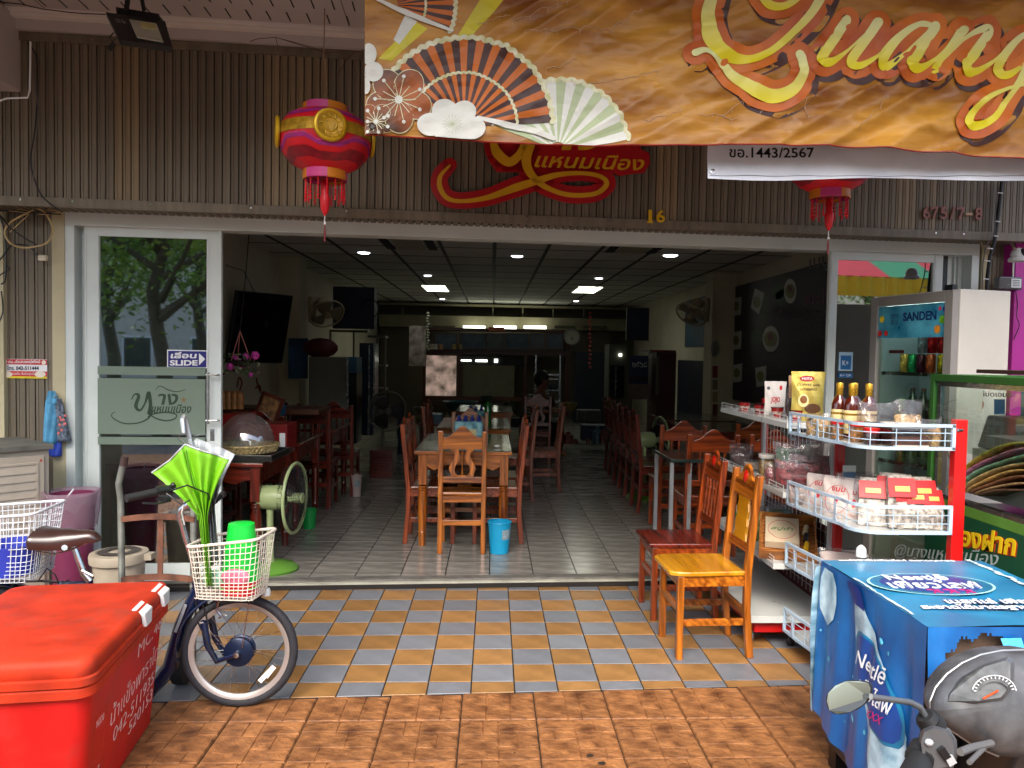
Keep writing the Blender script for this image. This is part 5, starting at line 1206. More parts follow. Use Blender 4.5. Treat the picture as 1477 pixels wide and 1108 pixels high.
put_text('lettering','สบู่ดำ',fb(-.09,0,0),fb(.03,0,0),fb(-.09,.04,0),mat('green_print','#2a7a38',.5),t2,shear=.3,thick=.0006)
m = MB(); m.tube([fb(-.03 + .075 * math.cos(a),.015 + .085 * math.sin(a),.0) for a in [2 * PI * k / 28 for k in range(28)] if not .2 < (a % PI) / PI < .35],.0014,4); m.build('ring_print',PRNT,t2,w=True)
for k in range(3):
    m = MB(TT); m.cyl((.09 - .0 * k,-.13 + .075 * k,.04),(.10,-.07 + .075 * k,.045),.014,seg=10); tag(m.build('sachet',[mat('yellow_corn','#c8a01c',.4,var=.3),BLK,mat('cream_sachet','#c0b490',.5)][k],smooth=True),['yellow','black','cream'][k] + ' small packet lying beside the cream box in the tray','packet')
t = thing('price_card','small white and blue card hanging on the red panel','card',(1.80,3.93,.86)); q = at_y(1225,684,3.9); m = MB(); m.box(q.x - .035,q.x + .035,3.9,3.903,q.z - .06,q.z + .045); m.build('card',WPRINT,t,w=True); m = MB(); m.box(q.x - .033,q.x + .033,3.898,3.9,q.z - .04,q.z + .01); m.build('blue_print',mat('sky_print','#2a78b0',.5),t,w=True)
# ------------------------------------------------------------------ drinks cooler
FRG = mat('cooler_white_enamel','#bdb9b0',.35,var=.06,scale=3,dirt=.15); FRT = mat('cooler_grey_trim','#84807c',.4,var=.05)
fa = math.atan2(.13,.63); fq = at_y(1372,500,4.2)
TF = Matrix.Translation((fq.x,4.2,0)) @ Matrix.Rotation(fa,4,'Z')     # local: x into the body, y along the door (away)
fz = at_y(1372,416,4.2).z; DW = .68; DD = .40
t = thing('drinks_cooler','upright glass door drinks cooler with blue header facing the rack','drinks cooler',(fq.x,4.2,0),0)
m = MB(TF); m.box(.05,DD,0,.03,.12,fz); m.box(.05,DD,DW - .03,DW,.12,fz); m.box(.05,DD,.03,DW - .03,fz - .03,fz); m.box(.05,DD,.03,DW - .03,.12,.45); m.box(DD - .03,DD,.03,DW - .03,.45,fz - .03)
m.build('cabinet',FRG,t,w=True,bevel=.006)
m = MB(TF)
for b in ((0,.06,.10,fz - .01),(DW - .06,DW,.10,fz - .01)): m.box(0,.045,b[0],b[1],b[2],b[3])
m.box(0,.045,.06,DW - .06,fz - .07,fz - .01); m.box(0,.045,.06,DW - .06,.10,.2); m.build('door_frame',FRT,t,w=True,bevel=.003)
m = MB(TF); m.box(.02,.026,.06,DW - .06,.2,fz - .07); m.build('door_pane',CLEAR,t,w=True)
m = MB(TF); m.box(.012,.018,.062,DW - .062,fz - .27,fz - .072); hd = m.build('header',mat('header_blue','#1f86ac',.3,var=.35,scale=9,col2='#5ab0c8'),t,w=True)
ff = lambda a,b,c: TF @ Vector((.0115 - c,a,fz - .27 + b))
put_text('lettering','SANDEN',ff(.40,.10,0),ff(.13,.10,0),ff(.40,.155,0),mat('navy_letter','#0e2a60',.4),t,bold=.03,thick=.001)
m = MB()
for k in range(6): a,b = ff(.50,.085 + k * .012,.0012),ff(.44,.085 + k * .012,.0012); m.bar(a,b,.008,.002)
m.build('striped_emblem',mat('navy_letter','#0e2a60',.4),t,w=True,kind='stuff')
for nm,cl,y,z,r in (('fruit_print','#c82a20',.60,.03,.02),('fruit_print','#c82a20',.545,.03,.018),('fruit_print','#d8c020',.585,.12,.022),('fruit_print','#d88a20',.12,.045,.024),('fruit_print','#6ab030',.085,.1,.024),('fruit_print','#3048a0',.07,.16,.016),('fruit_print','#c83060',.105,.165,.012)):
    m = MB(); n = 14; m.add([ff(y + r * math.cos(2 * PI * k / n),z + r * math.sin(2 * PI * k / n),.0012) for k in range(n)],[tuple(range(n))]); m.build(nm,mat('print' + cl[1:],cl,.4,var=.3,scale=60),t,w=True)
INN = mat('cooler_liner','#9aa6aa',.4,var=.04)
m = MB(TF); m.box(.38 - .016,.38 - .011,.03,DW - .03,.45,fz - .03); m.box(.06,.36,DW - .034,DW - .031,.45,fz - .03); m.build('liner',INN,t,w=True)
for z in (1.46,1.18,.9,.65):
    m = MB(TF)
    for k in range(9): m.tube([(.07,.05 + k * .072,z),(.36,.05 + k * .072,z)],.002,4)
    m.tube([(.07,.04,z),(.07,DW - .04,z)],.004,5); m.box(.064,.068,.04,DW - .04,z - .01,z + .012); m.build('wire_shelf',STEEL,t,w=True)
def can(nm,lb,y,z,c,r=.028,h=.12,x=.12,cat='can',grp='cans and bottles in the drinks cooler'):
    q = TF @ Vector((x,y,z + .004)); tt = thing(nm,lb,cat,q,0,grp)
    if nm == 'can': m = MB(); m.lathe([(0,0),(r * .85,0),(r,.008),(r,h - .01),(r * .85,h)],14); m.build('body',mat('can' + c[1:],c,.25,metal=.5,var=.5,scale=30),tt,smooth=True); m = MB(); m.lathe([(r * .86,h),(r * .8,h - .002),(0,h - .002)],14); m.build('lid',STEEL,tt,smooth=True)
    else: m = MB(); m.lathe([(0,0),(r,.002),(r,h * .55),(r * .45,h * .78),(r * .4,h * .93)],14); m.build('body',mat('can' + c[1:],c,.15,coat=.6,var=.4,scale=30),tt,smooth=True); m = MB(); m.lathe([(r * .45,h * .92),(r * .45,h),(0,h)],12); m.build('cap',mat('brown_cap','#4a2c20',.4),tt,smooth=True)
for i,(y,c,lb) in enumerate(((.50,'#c8a24a','gold'),(.43,'#2a9a5a','green and white'),(.36,'#4a1a2a','maroon'),(.28,'#c05a30','orange and white'),(.19,'#c8a818','yellow'),(.11,'#9aa0a4','silver'))): can('can',lb + ' can on the upper cooler shelf',y,1.46,c)
for y,c,lb in ((.35,'#8a9298','silver cup on top of the can row'),(.27,'#b81418','left red cup on top of the can row'),(.19,'#c01a1c','right red cup on top of the can row')): can('can',lb,y,1.585,c,.03,.13)
for y,c,lb in ((.50,'#1c7a34','green can at the left of the lower cooler shelf'),): can('can',lb,y,1.18,c,.032,.12)
for y,c,lb in ((.42,'#16301e','leftmost'),(.33,'#1a2a1a','second'),(.25,'#3a2416','third'),(.17,'#143024','fourth'),(.10,'#20382a','rightmost')): can('bottle',lb + ' dark bottle on the lower cooler shelf',y,1.18,c,.034,.19,cat='bottle')
for y in (.5,.4,.3,.2,.1): can('bottle',['first','second','third','fourth','fifth'][int((.5 - y) * 10 + .1)] + ' small bottle from the left on the third cooler shelf',y,.9,'#3a4a2a',.034,.2,cat='bottle')
put_text('lettering','DRINKS',ff(.48,-.10,-.001),ff(.30,-.10,-.001),ff(.48,-.07,-.001),RD,t,thick=.001) if False else None
m = MB(TF); m.box(.026,.028,.40,.53,fz - .365,fz - .345); m.build('shelf_sticker',mat('dull_red_strip','#5a1c1c',.5),t,w=True)
m = MB(TF); m.box(.05,.07,.08,DW - .08,fz - .10,fz - .08); m.build('added_fill_strip',mat('added_fill_glow','#e0f0f4',.5,emit=5,var=0),t,w=True)  # unseen glowing strip, added to brighten the dark inside of the cooler
m = MB(TF); m.box(.05,.085,.06,.12,fz,fz + .03); m.build('hinge',BLK,t,w=True)
# K+ stickers on the right door glass
t = thing('payment_sticker','blue and white payment sticker on the right door','sticker',at_f(1220,520,.03)); 
m = MB(FM); fbox(m,1210,508,1230,535,.035,.003); m.build('plate',mat('pale_blue_print','#a8c8d8',.5),t,w=True); m = MB(FM); fbox(m,1212.5,513,1227.5,533,.033,.002); m.build('face',mat('azure_print','#1a66a0',.5),t,w=True)
fn = lambda x,y: at_f(x,y,.0325); put_text('lettering','K+',fn(1215,527),fn(1224,527),fn(1215,520),WPRINT,t,bold=.02,thick=.0005)
m = MB(FM); fbox(m,1210,529 + 1,1230,537,.0345,.002) if False else fbox(m,1210,529,1230,538,.0325,.001); 
t = thing('payment_sticker','narrow lower sticker under the square payment sticker','sticker',at_f(1220,543,.03)); m = MB(FM); fbox(m,1210,538,1230,545,.035,.003); m.build('plate',mat('azure_print','#1a66a0',.5),t,w=True); fn = lambda x,y: at_f(x,y,.0345); put_text('lettering','K+ QR',fn(1212,543.5),fn(1228,543.5),fn(1212,540),WPRINT,t,bold=.02,thick=.0005)

# ------------------------------------------------------------------ food cart
GRC = mat('green_cart_enamel','#2a5a22',.4,var=.1,dirt=.1); GRP = mat('dark_green_cart_panel','#0d4a30',.4,var=.08,dirt=.05)
t = thing('food_cart','green framed glass food cart behind the red post with yellow lettering','food cart',(2.5,3.3,0)); CX = 2.30; CYA,CYB = 3.93,2.6; TZ = 1.475; BZ = .845
m = MB(); m.box(CX,CX + .04,CYB,CYA,TZ - .035,TZ); m.box(CX,CX + .04,CYA - .035,CYA,BZ,TZ - .035); m.box(CX + .04,CX + .55,CYA - .03,CYA,TZ - .035,TZ); m.build('green_frame',GRC,t,w=True,bevel=.002)
m = MB(); m.box(CX + .008,CX + .03,CYB,CYA - .06,TZ - .06,TZ - .036); m.box(CX + .008,CX + .03,CYA - .085,CYA - .06,BZ + .02,TZ - .06); m.box(CX + .004,CX + .04,CYB,CYA - .04,BZ - .002,BZ + .02); m.build('silver_frame',STEEL,t,w=True)
m = MB(); m.box(CX + .015,CX + .02,CYB,CYA - .085,BZ + .25,TZ - .06); m.build('pane',CLEAR,t,w=True)
m = MB(); m.box(CX + .5,CX + .51,CYB,CYA,BZ,TZ); m.build('back_poster',mat('pale_blue_poster','#6fa8b8',.5,var=.25,scale=4),t,w=True)
m = MB(); m.box(CX,CX + .03,CYB,CYA,BZ - .05,BZ - .004); m.build('light_green_strip',mat('light_green_vinyl','#5a8a34',.5),t,w=True)
m = MB(); m.box(CX,CX + .55,CYB,CYA,.3,BZ - .052); m.build('green_panel',GRP,t,w=True,bevel=.003)
for y in (CYB + .1,CYA - .1):
    m = MB(); m.cyl((CX + .1,y,.15),(CX + .15,y,.15),.15,seg=20); m.build('wheel',BLKR,t,w=True,smooth=True)
cx_ = lambda px,py,o=0: (lambda q: Vector((CX - .001 - o,q.y,q.z)))(at_x(px,py,CX - .001))
YEL = mat('yellow_vinyl','#e8c818',.4); ORV = mat('orange_vinyl','#b03a10',.4)
for ma,o,dx,dy,bo in ((ORV,0,1.5,1.5,.10),(YEL,.0015,0,0,.03)):
    put_text('lettering','ของฝาก',cx_(1372 + dx,785 + dy,o),cx_(1466 + dx,803 + dy,o),cx_(1372 + dx,756 + dy,o),ma,t,shear=.15,bold=bo,thick=.001)
for ma,o,dx in ((mat('silver_vinyl','#a8b4b4',.4),0,0),): put_text('lettering','@นางแหนมเนือง',cx_(1290,805,o),cx_(1440,822,o),cx_(1290,783,o),ma,t,shear=.3,thick=.001)
pz = lambda px,py,o=0: (lambda q: Vector((CX + .499 - o,q.y,q.z)))(at_x(px,py,CX + .499))
put_text('lettering','ราคาแค่บดเอมก',pz(1387,571),pz(1460,573),pz(1387,563),mat('dark_print','#3a2a18',.5),t,bold=.02,thick=.001)
m = MB(); n = 16; m.add([pz(1412 + 8 * math.cos(2 * PI * k / n),584 + 8 * math.sin(2 * PI * k / n),.001) for k in range(n)][::-1],[tuple(range(n))]); m.build('round_print',mat('pink_print','#c89088',.5),t,w=True)
m = MB(); m.add([pz(1434,576,.001),pz(1450,576,.001),pz(1450,598,.001),pz(1434,598,.001)],[(0,1,2,3)]); m.build('square_print',mat('azure_print','#1a66a0',.5),t,w=True)
m = MB(); m.box(CX + .22,CX + .47,3.25,3.86,1.10,1.27,.03); tag(m.build('food_tray',mat('grey_tub_plastic','#7d7a76',.4,var=.06),bevel=.01),'grey plastic tub inside the glass food cart','tub')
m = MB(); m.box(CX + .20,CX + .47,3.2,3.86,BZ + .01,1.095); b_ = m.build('cardboard_box',mat('pale_card','#a8a298',.6,var=.08,dirt=.1)); tag(b_,'pale printed carton under the grey tub in the food cart','box')
m = MB(); 
for c0,s in ((1390,1),(1276,1)): pass
fl = lambda px,py: (lambda q: Vector((CX + .198,q.y,q.z)))(at_x(px,py,CX + .198))
for k in range(5): a = (k - 2) * .5; m.tube([fl(1372,664),fl(1372 + 12 * math.sin(a) - 3,650 - 6 * math.cos(a)),fl(1372 + 17 * math.sin(a),650 - 18 * math.cos(a)),fl(1372 + 12 * math.sin(a) + 3,650 - 6 * math.cos(a)),fl(1372,664)],.0018,4)
m.build('flame_print',mat('brown_line_print','#6a4a1c',.5),b_,w=True,kind='stuff') if False else tag(m.build('flame_print',mat('brown_line_print','#6a4a1c',.5)),'brown flame outline printed on the pale carton','print')
# stack of curved mats
mc = ['#c8b84a','#c47a98','#7aa88a','#b8a06a','#c8a058','#8a5a3a','#a8845a','#6a4a34']
for k in range(8):
    r0 = .34 - .017 * k; cy_,cz_ = 2.92,.90; m = MB(); wv_ = .006 * math.sin(k)
    m.grid(lambda u,v: (CX + .035 + .14 * v + .004 * k,3.80 - .03 * k - .62 * u,BZ + .05 + (.30 - .027 * k) * math.sin(u * PI / 2) ** .8 + wv_ * math.sin(u * 9)),18,3)
    tag(m.build('woven_mat',mat('mat' + mc[k][1:],mc[k],.7,var=.5,scale=40,bump=.5,bscale=80),smooth=True,solid=.008),['topmost yellow','second pink','third green','fourth straw','fifth orange','sixth brown','seventh tan','lowest dark'][k] + ' woven mat of the curved stack in the food cart','mat','curved woven mats stacked in the food cart')
bag('film_bag','heap of clear bags under the curved mats in the food cart',CX + .2,3.0,BZ + .01,.3,.14,.3,mat('grey_film_fill','#8a8688',.3,var=.4,scale=20),.08,seed=20)
m = MB(); m.box(CX + .1,CX + .7,2.9,3.7,TZ + .012,TZ + .03); tag(m.build('board',mat('brown_board','#3a221c',.6)),'dark brown board lying on the food cart roof','board')

# ------------------------------------------------------------------ tarp covered box
TZt = .775; A_ = at_z(1188,809,TZt); B_ = at_z(1338,903,TZt); e_y = (Vector((B_.x,B_.y,0)) - Vector((A_.x,A_.y,0))); LB_ = e_y.length; e_y.normalize(); e_x = Vector((-e_y.y,e_y.x,0))
if e_x.x < 0: e_x = -e_x
WB_ = .62
def tp(a,b,c): return Vector((A_.x,A_.y,0)) + e_x * a + e_y * b + Vector((0,0,c))     # a right, b toward us
CAR = wood('brown_carton','#6a4020','#8a5a30',rough=.8,coat=0,axis=0)
t = thing('covered_freezer','box draped in a torn blue printed tarpaulin beside the rack','covered box',tp(WB_ / 2,LB_ / 2,0),0)
m = MB(); vs = [tp(a,b,c) for c in (.09,TZt - .012) for a,b in ((.02,.02),(WB_ - .02,.02),(WB_ - .02,LB_ - .02),(.02,LB_ - .02))]; m.add(vs,[(0,1,2,3),(7,6,5,4),(1,0,4,5),(2,1,5,6),(3,2,6,7),(0,3,7,4)])
bx = m.build('carton',mat('dark_brown_carton','#4a3a2c',.8,var=.15),t,w=True)
for a in (.06,WB_ - .1):
    for b in (.06,LB_ - .08): m = MB(); p = tp(a,b,0); m.box(p.x - .03,p.x + .05,p.y - .03,p.y + .03,0,.09); m.build('foot',BLK,t,w=True)
put_text('lettering','สินค้านำเข้า',tp(.07,LB_ - .0185,.60),tp(.27,LB_ - .0185,.60),tp(.07,LB_ - .0185,.66),mat('dark_carton_print','#2a1410',.7),t,bold=.03,thick=.001)
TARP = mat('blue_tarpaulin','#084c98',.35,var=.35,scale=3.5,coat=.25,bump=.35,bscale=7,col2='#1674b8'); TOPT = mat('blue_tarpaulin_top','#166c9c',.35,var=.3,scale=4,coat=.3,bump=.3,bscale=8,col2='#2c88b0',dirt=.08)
def wob(s,z): return (.010 * math.sin(s * 17) + .008 * math.sin(s * 37 + 1.5) + .004 * math.sin(s * 71)) * min(1,(TZt - z) * 4)
m = MB(); m.grid(lambda u,v: tp(-.004 + u * (WB_ + .008),-.004 + v * (LB_ + .008),TZt + .004 * math.sin(u * 9 + v * 4) * math.sin(v * 7) + .001),30,30); m.build('tarp_top',TOPT,t,w=True,smooth=True)
HEM = lambda s: .20 - .06 * s
def left(u,v):      # u along b from the back to the front, v down
    z = TZt + .001 - v * (TZt - (.215 - .16 * u)); return tp(-.006 - .012 * v - wob(u * LB_,z) - .02 * v * math.sin(u * PI * 1.0),-.004 + u * (LB_ + .012),z)
m = MB(); m.grid(left,40,24); m.build('tarp_side',TARP,t,w=True,smooth=True)
# front drape has a torn hole
def front(u,v):
    z = TZt + .001 - v * (TZt - .07); return tp(-.006 + u * (WB_ + .012),LB_ + .012 + .014 * v + 1.5 * wob(u * WB_ + 3,z) + .012 * math.sin(u * 21 + v * 6) * min(1,v * 3),z)
m = MB(); g_ = MB(); NU,NV = 96,80; fv = [front(i / NU,j / NV) for j in range(NV + 1) for i in range(NU + 1)]; fs_ = []
HP = [(.06,.10),(.12,.085),(.15,.035),(.21,.05),(.26,.02),(.35,.035),(.40,.06),(.385,.13),(.36,.2),(.345,.29),(.28,.23),(.19,.18),(.1,.15)]
def inside(x,y):
    c = False
    for (x1,y1),(x2,y2) in zip(HP,HP[1:] + HP[:1]):
        if (y1 > y) != (y2 > y) and x < (x2 - x1) * (y - y1) / (y2 - y1) + x1: c = not c
    return c
for j in range(NV):
    for i in range(NU):
        u,v = i / NU,j / NV
        if inside(u + .004 * math.sin(v * 300),v + .004 * math.sin(u * 260)): continue
        fs_.append((j * (NU + 1) + i,j * (NU + 1) + i + 1,(j + 1) * (NU + 1) + i + 1,(j + 1) * (NU + 1) + i))
m.add(fv,fs_); m.build('tarp_front',TARP,t,w=True,smooth=True)
m = MB(); m.grid(lambda u,v: front(.33 + .10 * u + .03 * v,.04 + .22 * v) + e_y * (.025 * math.sin(PI * v) + .012),6,8); m.build('torn_flap',mat('torn_edge_blue','#3a98c4',.4,var=.3),t,w=True,smooth=True)
m = MB()     # frayed pale edges
rnd = random.Random(3)
def fray(m,pts,w0,w1):
    for p,q in zip(pts,pts[1:]):
        p,q = Vector(p),Vector(q); n_ = Vector((0,0,1)).cross(q - p).normalized(); m.add([p + n_ * rnd.uniform(w0,w1),p - n_ * rnd.uniform(w0,w1),q - n_ * rnd.uniform(w0,w1),q + n_ * rnd.uniform(w0,w1)],[(0,1,2,3)])
fray(m,[tp(.0 + rnd.uniform(0,.004),LB_ * q / 26,TZt + .0065) for q in range(9,24)],.0005,.007)
fray(m,[tp(.03 + .01 * q + rnd.uniform(0,.006),LB_ * .42 + .02 * q,TZt + .0065) for q in range(3)],.003,.010)
fray(m,[tp(.11 + .01 * q,-.0 + rnd.uniform(0,.008),TZt + .0065) for q in range(14)],.0005,.003)
fray(m,[tp(WB_ - .06 + rnd.uniform(0,.015) - .0 * q,.02 * q,TZt + .0065) for q in range(22)],.002,.014)
m.build('frayed_edge',mat('frayed_white_backing','#b8c8cc',.7,var=.2,scale=40),t,w=True)
tf = lambda a,b,c=0: tp(a,b,TZt + .0075 + c)
m = MB(); n = 48
def ell(k,ma,o,nm,a0=.235,b0=.315,ra=.215,rb=.125):
    m = MB(); vs = [tf(a0,b0,o)] + [tf(a0 + ra * k * math.cos(2 * PI * q / n),b0 + rb * k * math.sin(2 * PI * q / n),o) for q in range(n)]; m.add(vs,[(0,1 + (q + 1) % n,1 + q) for q in range(n)]); m.build(nm,ma,t,w=True)
ell(1,mat('pale_ring_print','#a8dcd8',.35,coat=.3),0,'oval_rim'); ell(.955,mat('teal_oval_print','#0c6a90',.35,coat=.3,var=.4,scale=5),.0006,'oval_print'); ell(.80,mat('navy_oval_print','#0a3c82',.35,coat=.3,var=.3,scale=5),.0012,'oval_centre')
put_text('lettering','Nestlē',tf(.11,.275,.002),tf(.33,.275,.002),tf(.11,.215,.002),WPRINT,t,bold=.01,thick=.0008)
put_text('lettering','เพียวไลฟ์',tf(.075,.37,.002),tf(.40,.37,.002),tf(.075,.285,.002),WPRINT,t,bold=.015,shear=.1,thick=.0008)
MGP = mat('magenta_print','#b01c68',.4)
for k in range(3):
    m = MB(); x = .20 + .055 * k; 
    for p in (((x - .02,.385),(x + .02,.395)),((x,.38),(x,.41)),((x,.405),(x - .015,.425)),((x,.405),(x + .018,.42))): m.bar(tf(*p[0],.002),tf(*p[1],.002),.007,.0015)
    m.build('dancing_figure',MGP,t,w=True)
def outl(s,p0,p1,p2,sh=.1,bo=.03):
    put_text('lettering',s,p0,p1,p2,mat('navy_letter','#0e2a60',.4),t,bold=bo + .06,shear=sh,thick=.0006); z = Vector((0,0,.0009)); put_text('lettering',s,Vector(p0) + z,Vector(p1) + z,Vector(p2) + z,WPRINT,t,bold=bo,shear=sh,thick=.0006)
outl('เนสท์เล่ เพียวไลฟ์',tf(.17,.525),tf(.56,.525),tf(.17,.475)); outl('สะอาดได้มาตรฐาน ปลอดภัย',tf(.06,.585),tf(.60,.585),tf(.06,.535))
put_text('lettering','แหล่งน้ำดื่มเพียวไลฟ์ สะอาดทุกหยด',tf(.05,.035),tf(.50,.035),tf(.05,.005),WPRINT,t,bold=.02,thick=.0005)
# printed bottles on the left side
ls = lambda u,v,o=.004: left(u,v) - e_x * o
def lsgrid(nm,prof,ma,o,cu=.36,sl=.30):
    """prof: (v, half width u); bottle leans forward as it goes down"""
    m = MB(); n = 24; vs = []; fs = []
    prof = [(a[0] + (b[0] - a[0]) * q / 5,a[1] + (b[1] - a[1]) * q / 5) for a,b in zip(prof,prof[1:]) for q in range(5)] + [prof[-1]]
    for v,h in prof:
        for k in range(n + 1): vs.append(ls(min(.985,cu + sl * v - .35 * v * v + h * (2 * k / n - 1)),v,o + .001 * math.sin(PI * k / n)))
    for i in range(len(prof) - 1): fs += [(i * (n + 1) + k,i * (n + 1) + k + 1,(i + 1) * (n + 1) + k + 1,(i + 1) * (n + 1) + k) for k in range(n)]
    m.add(vs,fs); return m.build(nm,ma,t,w=True,smooth=True)
WTR = mat('printed_water_bottle','#7fb4cf',.3,var=.5,scale=12,coat=.3,col2='#c8e2ec'); NVY = mat('navy_print_cap','#0c2a78',.4)
lsgrid('bottle_print',[(.10,.055),(.13,.07),(.2,.11),(.3,.15),(.42,.165),(.5,.15),(.62,.16),(.75,.15),(.86,.13),(.95,.12)],WTR,.004,.36,.85)
lsgrid('bottle_cap_print',[(.015,.055),(.03,.07),(.10,.065),(.115,.06)],NVY,.006,.36,.85)
lsgrid('bottle_label_rim',[(.225,.02),(.24,.085),(.28,.13),(.34,.165),(.42,.178),(.50,.165),(.57,.13),(.61,.085),(.63,.02)],mat('teal_oval_print','#0c6a90'),.0060,.36,.85)
lsgrid('bottle_label_print',[(.24,.02),(.255,.075),(.29,.115),(.34,.145),(.42,.158),(.50,.145),(.56,.115),(.60,.07),(.615,.02)],mat('navy_oval_print','#0a3c82'),.0075,.36,.85)
lsgrid('second_bottle_print',[(.03,.05),(.1,.09),(.2,.10),(.3,.08),(.36,.03)],WTR,.004,.10,.2)
for s,v0,v1,u0,u1,ma in (('Nestlē',.395,.31,.50,.76,WPRINT),('เพียวไลฟ์',.51,.42,.54,.80,WPRINT),('XXX',.575,.53,.64,.76,MGP)):
    put_text('lettering',s,(0,0,0),(1,0,0),(0,1,0),ma,t,bold=.005,fn=lambda x,y,c,v0=v0,v1=v1,u0=u0,u1=u1: ls(u0 + (u1 - u0) * x + .02 * y,v0 + (v1 - v0) * y - .03 * x,.0150 + (.0006 if c > 0 else 0)))
SPL = mat('water_splash_print','#5ab4dc',.35,var=.6,scale=30)
for k in range(26):
    u,v,r = rnd.uniform(.02,.95),rnd.uniform(.1,.95),rnd.uniform(.004,.02); m = MB(); n = 7; m.add([ls(min(.99,max(.01,u + r * rnd.uniform(.5,1.3) * math.cos(2 * PI * q / n))),v + 1.3 * r * rnd.uniform(.4,1.3) * math.sin(2 * PI * q / n),.0035) for q in range(n)],[tuple(range(n))]); m.build('splash_print',SPL,t,w=True)
for k in range(16):
    u,v,r = rnd.uniform(.4,.95),rnd.uniform(.02,.6),rnd.uniform(.004,.02); m = MB(); n = 7; m.add([front(min(.99,u + r * rnd.uniform(.5,1.3) * math.cos(2 * PI * q / n)),v + 1.3 * r * rnd.uniform(.4,1.3) * math.sin(2 * PI * q / n)) + e_y * .004 for q in range(n)],[tuple(range(n))]); m.build('splash_print',SPL,t,w=True)
# back-left hanging sheet with narrow print
m = MB(); m.grid(lambda u,v: tp(-.006 + .012 * math.sin(u * 3 + v * 4) - .05 * u * .6 - .0,-.02 - .004 * math.sin(v * 9) + .03 * u,TZt - .02 - v * .56),4,20); m.build('side_strip',mat('striped_water_print','#4a9cc0',.35,var=.5,scale=9,stretch=(.3,.3,2),col2='#b8dce8'),t,w=True,smooth=True)
m = MB(); q = tp(.16,-.03,TZt + .01); m.lathe([(0,0),(.02,0),(.018,.03),(.010,.04),(0,.045)],10,tuple(q)); tag(m.build('nozzle',WHITEP,smooth=True),'small white nozzle standing at the back edge of the tarp','nozzle')
# ------------------------------------------------------------------ shop sign on the fascia
SG = mat('sign_red','#b0101c',.35,coat=.3,var=.06); SY = mat('sign_yellow','#d8a41c',.35,coat=.2,var=.08)
t = thing('shop_sign','red and yellow cursive shop sign half covered by the banner','sign',at_f(760,300,-.25))
s2 = lambda x,y: (500 + x / 2.954,y / 2.954)
SWIRL = [(440,705),(400,750),(398,800),(430,845),(495,857),(600,842),(720,800),(820,768),(900,745),(1000,738),(1080,752),(1108,785),(1060,825),(960,832),(880,812),(820,778),(775,725),(765,670),(778,610),(790,540)]
SWW = [8,18,22,20,16,22,34,30,22,17,18,22,20,20,20,26,36,42,52,50]
NL = [(560,560),(615,590),(640,650),(690,690),(735,660),(765,590)]; NW = [16,22,42,40,34,20]
def signlayer(v,extra,ma,nm,extra_poly=None):
    m = MB(); f = lambda x,y: at_f(*s2(x,y),v)
    ribbon(m,SWIRL,[w_ + extra for w_ in SWW],f); ribbon(m,NL,[w_ + extra for w_ in NW],f)
    if extra_poly:
        for p in extra_poly: flatpoly(m,p,f)
    return m,f
m,f = signlayer(-.256,52,SG,'board',[[(760,560),(1240,560),(1250,640),(1285,655),(1290,700),(1265,738),(1220,742),(1160,752),(1100,730),(880,735),(800,760),(760,745)],[(585,560),(760,560),(760,735),(640,735),(600,680)]])
bd = m.build('board',SG,t,w=True); md = bd.modifiers.new('solid','SOLIDIFY'); md.thickness = .018; md.offset = -1 if True else 1
m,f = signlayer(-.277,0,SY,'stroke'); bs = m.build('flourish',SY,t,w=True)
f = lambda x,y: at_f(*s2(x,y),-.276)
put_text('lettering','แหนมเนือง',f(800,712),f(1268,728),f(800,648),SY,t,shear=.3,bold=.015,thick=.004)
put_text('lettering','าง',f(885,640),f(1085,640),f(885,545),SY,t,shear=.2,bold=.05,thick=.004)
m = MB(); flatpoly(m,[(1215 + (30 if k % 2 == 0 else 13) * math.sin(k * PI / 5),600 - (30 if k % 2 == 0 else 13) * math.cos(k * PI / 5)) for k in range(10)],f); m.build('star',SY,t,w=True)
# house numbers
GN = mat('gold_numeral','#e8b818',.3,var=.1); RN = mat('dull_red_numeral','#8a5a50',.5,metal=.2,var=.25,scale=30)
def serif_digits(name,label,s,x0,y1,x1,y0,ma,dy=0):
    t = thing(name,label,'house number',at_f((x0 + x1) / 2,y1,-.236)); wd = (x1 - x0) / len(s)
    for k,ch in enumerate(s):
        q_ = {'1': .34,'/': .2}.get(ch,.1); a = x0 + wd * k + wd * q_; b = x0 + wd * (k + 1) - wd * q_; y = y1 + dy * k / len(s); top = y0 + dy * k / len(s)
        if ch == '-': m = MB(FM); fbox(m,a,(y + top) / 2 - 1.5,b,(y + top) / 2 + 2,-.243,.01); m.build('dash',mat('pale_dash','#b89878',.5),t,w=True); continue
        g_ = lambda px,py: at_f(px,py,-.2325)
        put_text('numeral',ch,g_(a,y),g_(b,y),g_(a,top),ma,t,bold=.02,thick=.010)
        if ch in '17': m = MB(FM); fbox(m,a - 1.5 if ch == '1' else a - .3,y - 2.2 if ch == '1' else top,b + 2 if ch == '1' else a + 1.6,y if ch == '1' else top + 5,-.242,.01); m.build('serif',ma,t,w=True)
serif_digits('house_number','gold house number 16 above the right half of the doorway','16',930,321.5,960,303,GN)
serif_digits('house_number','dull red house number 675/7-8 at the right end of the fascia','675/7-8',1329,316,1417,298,RN,2)
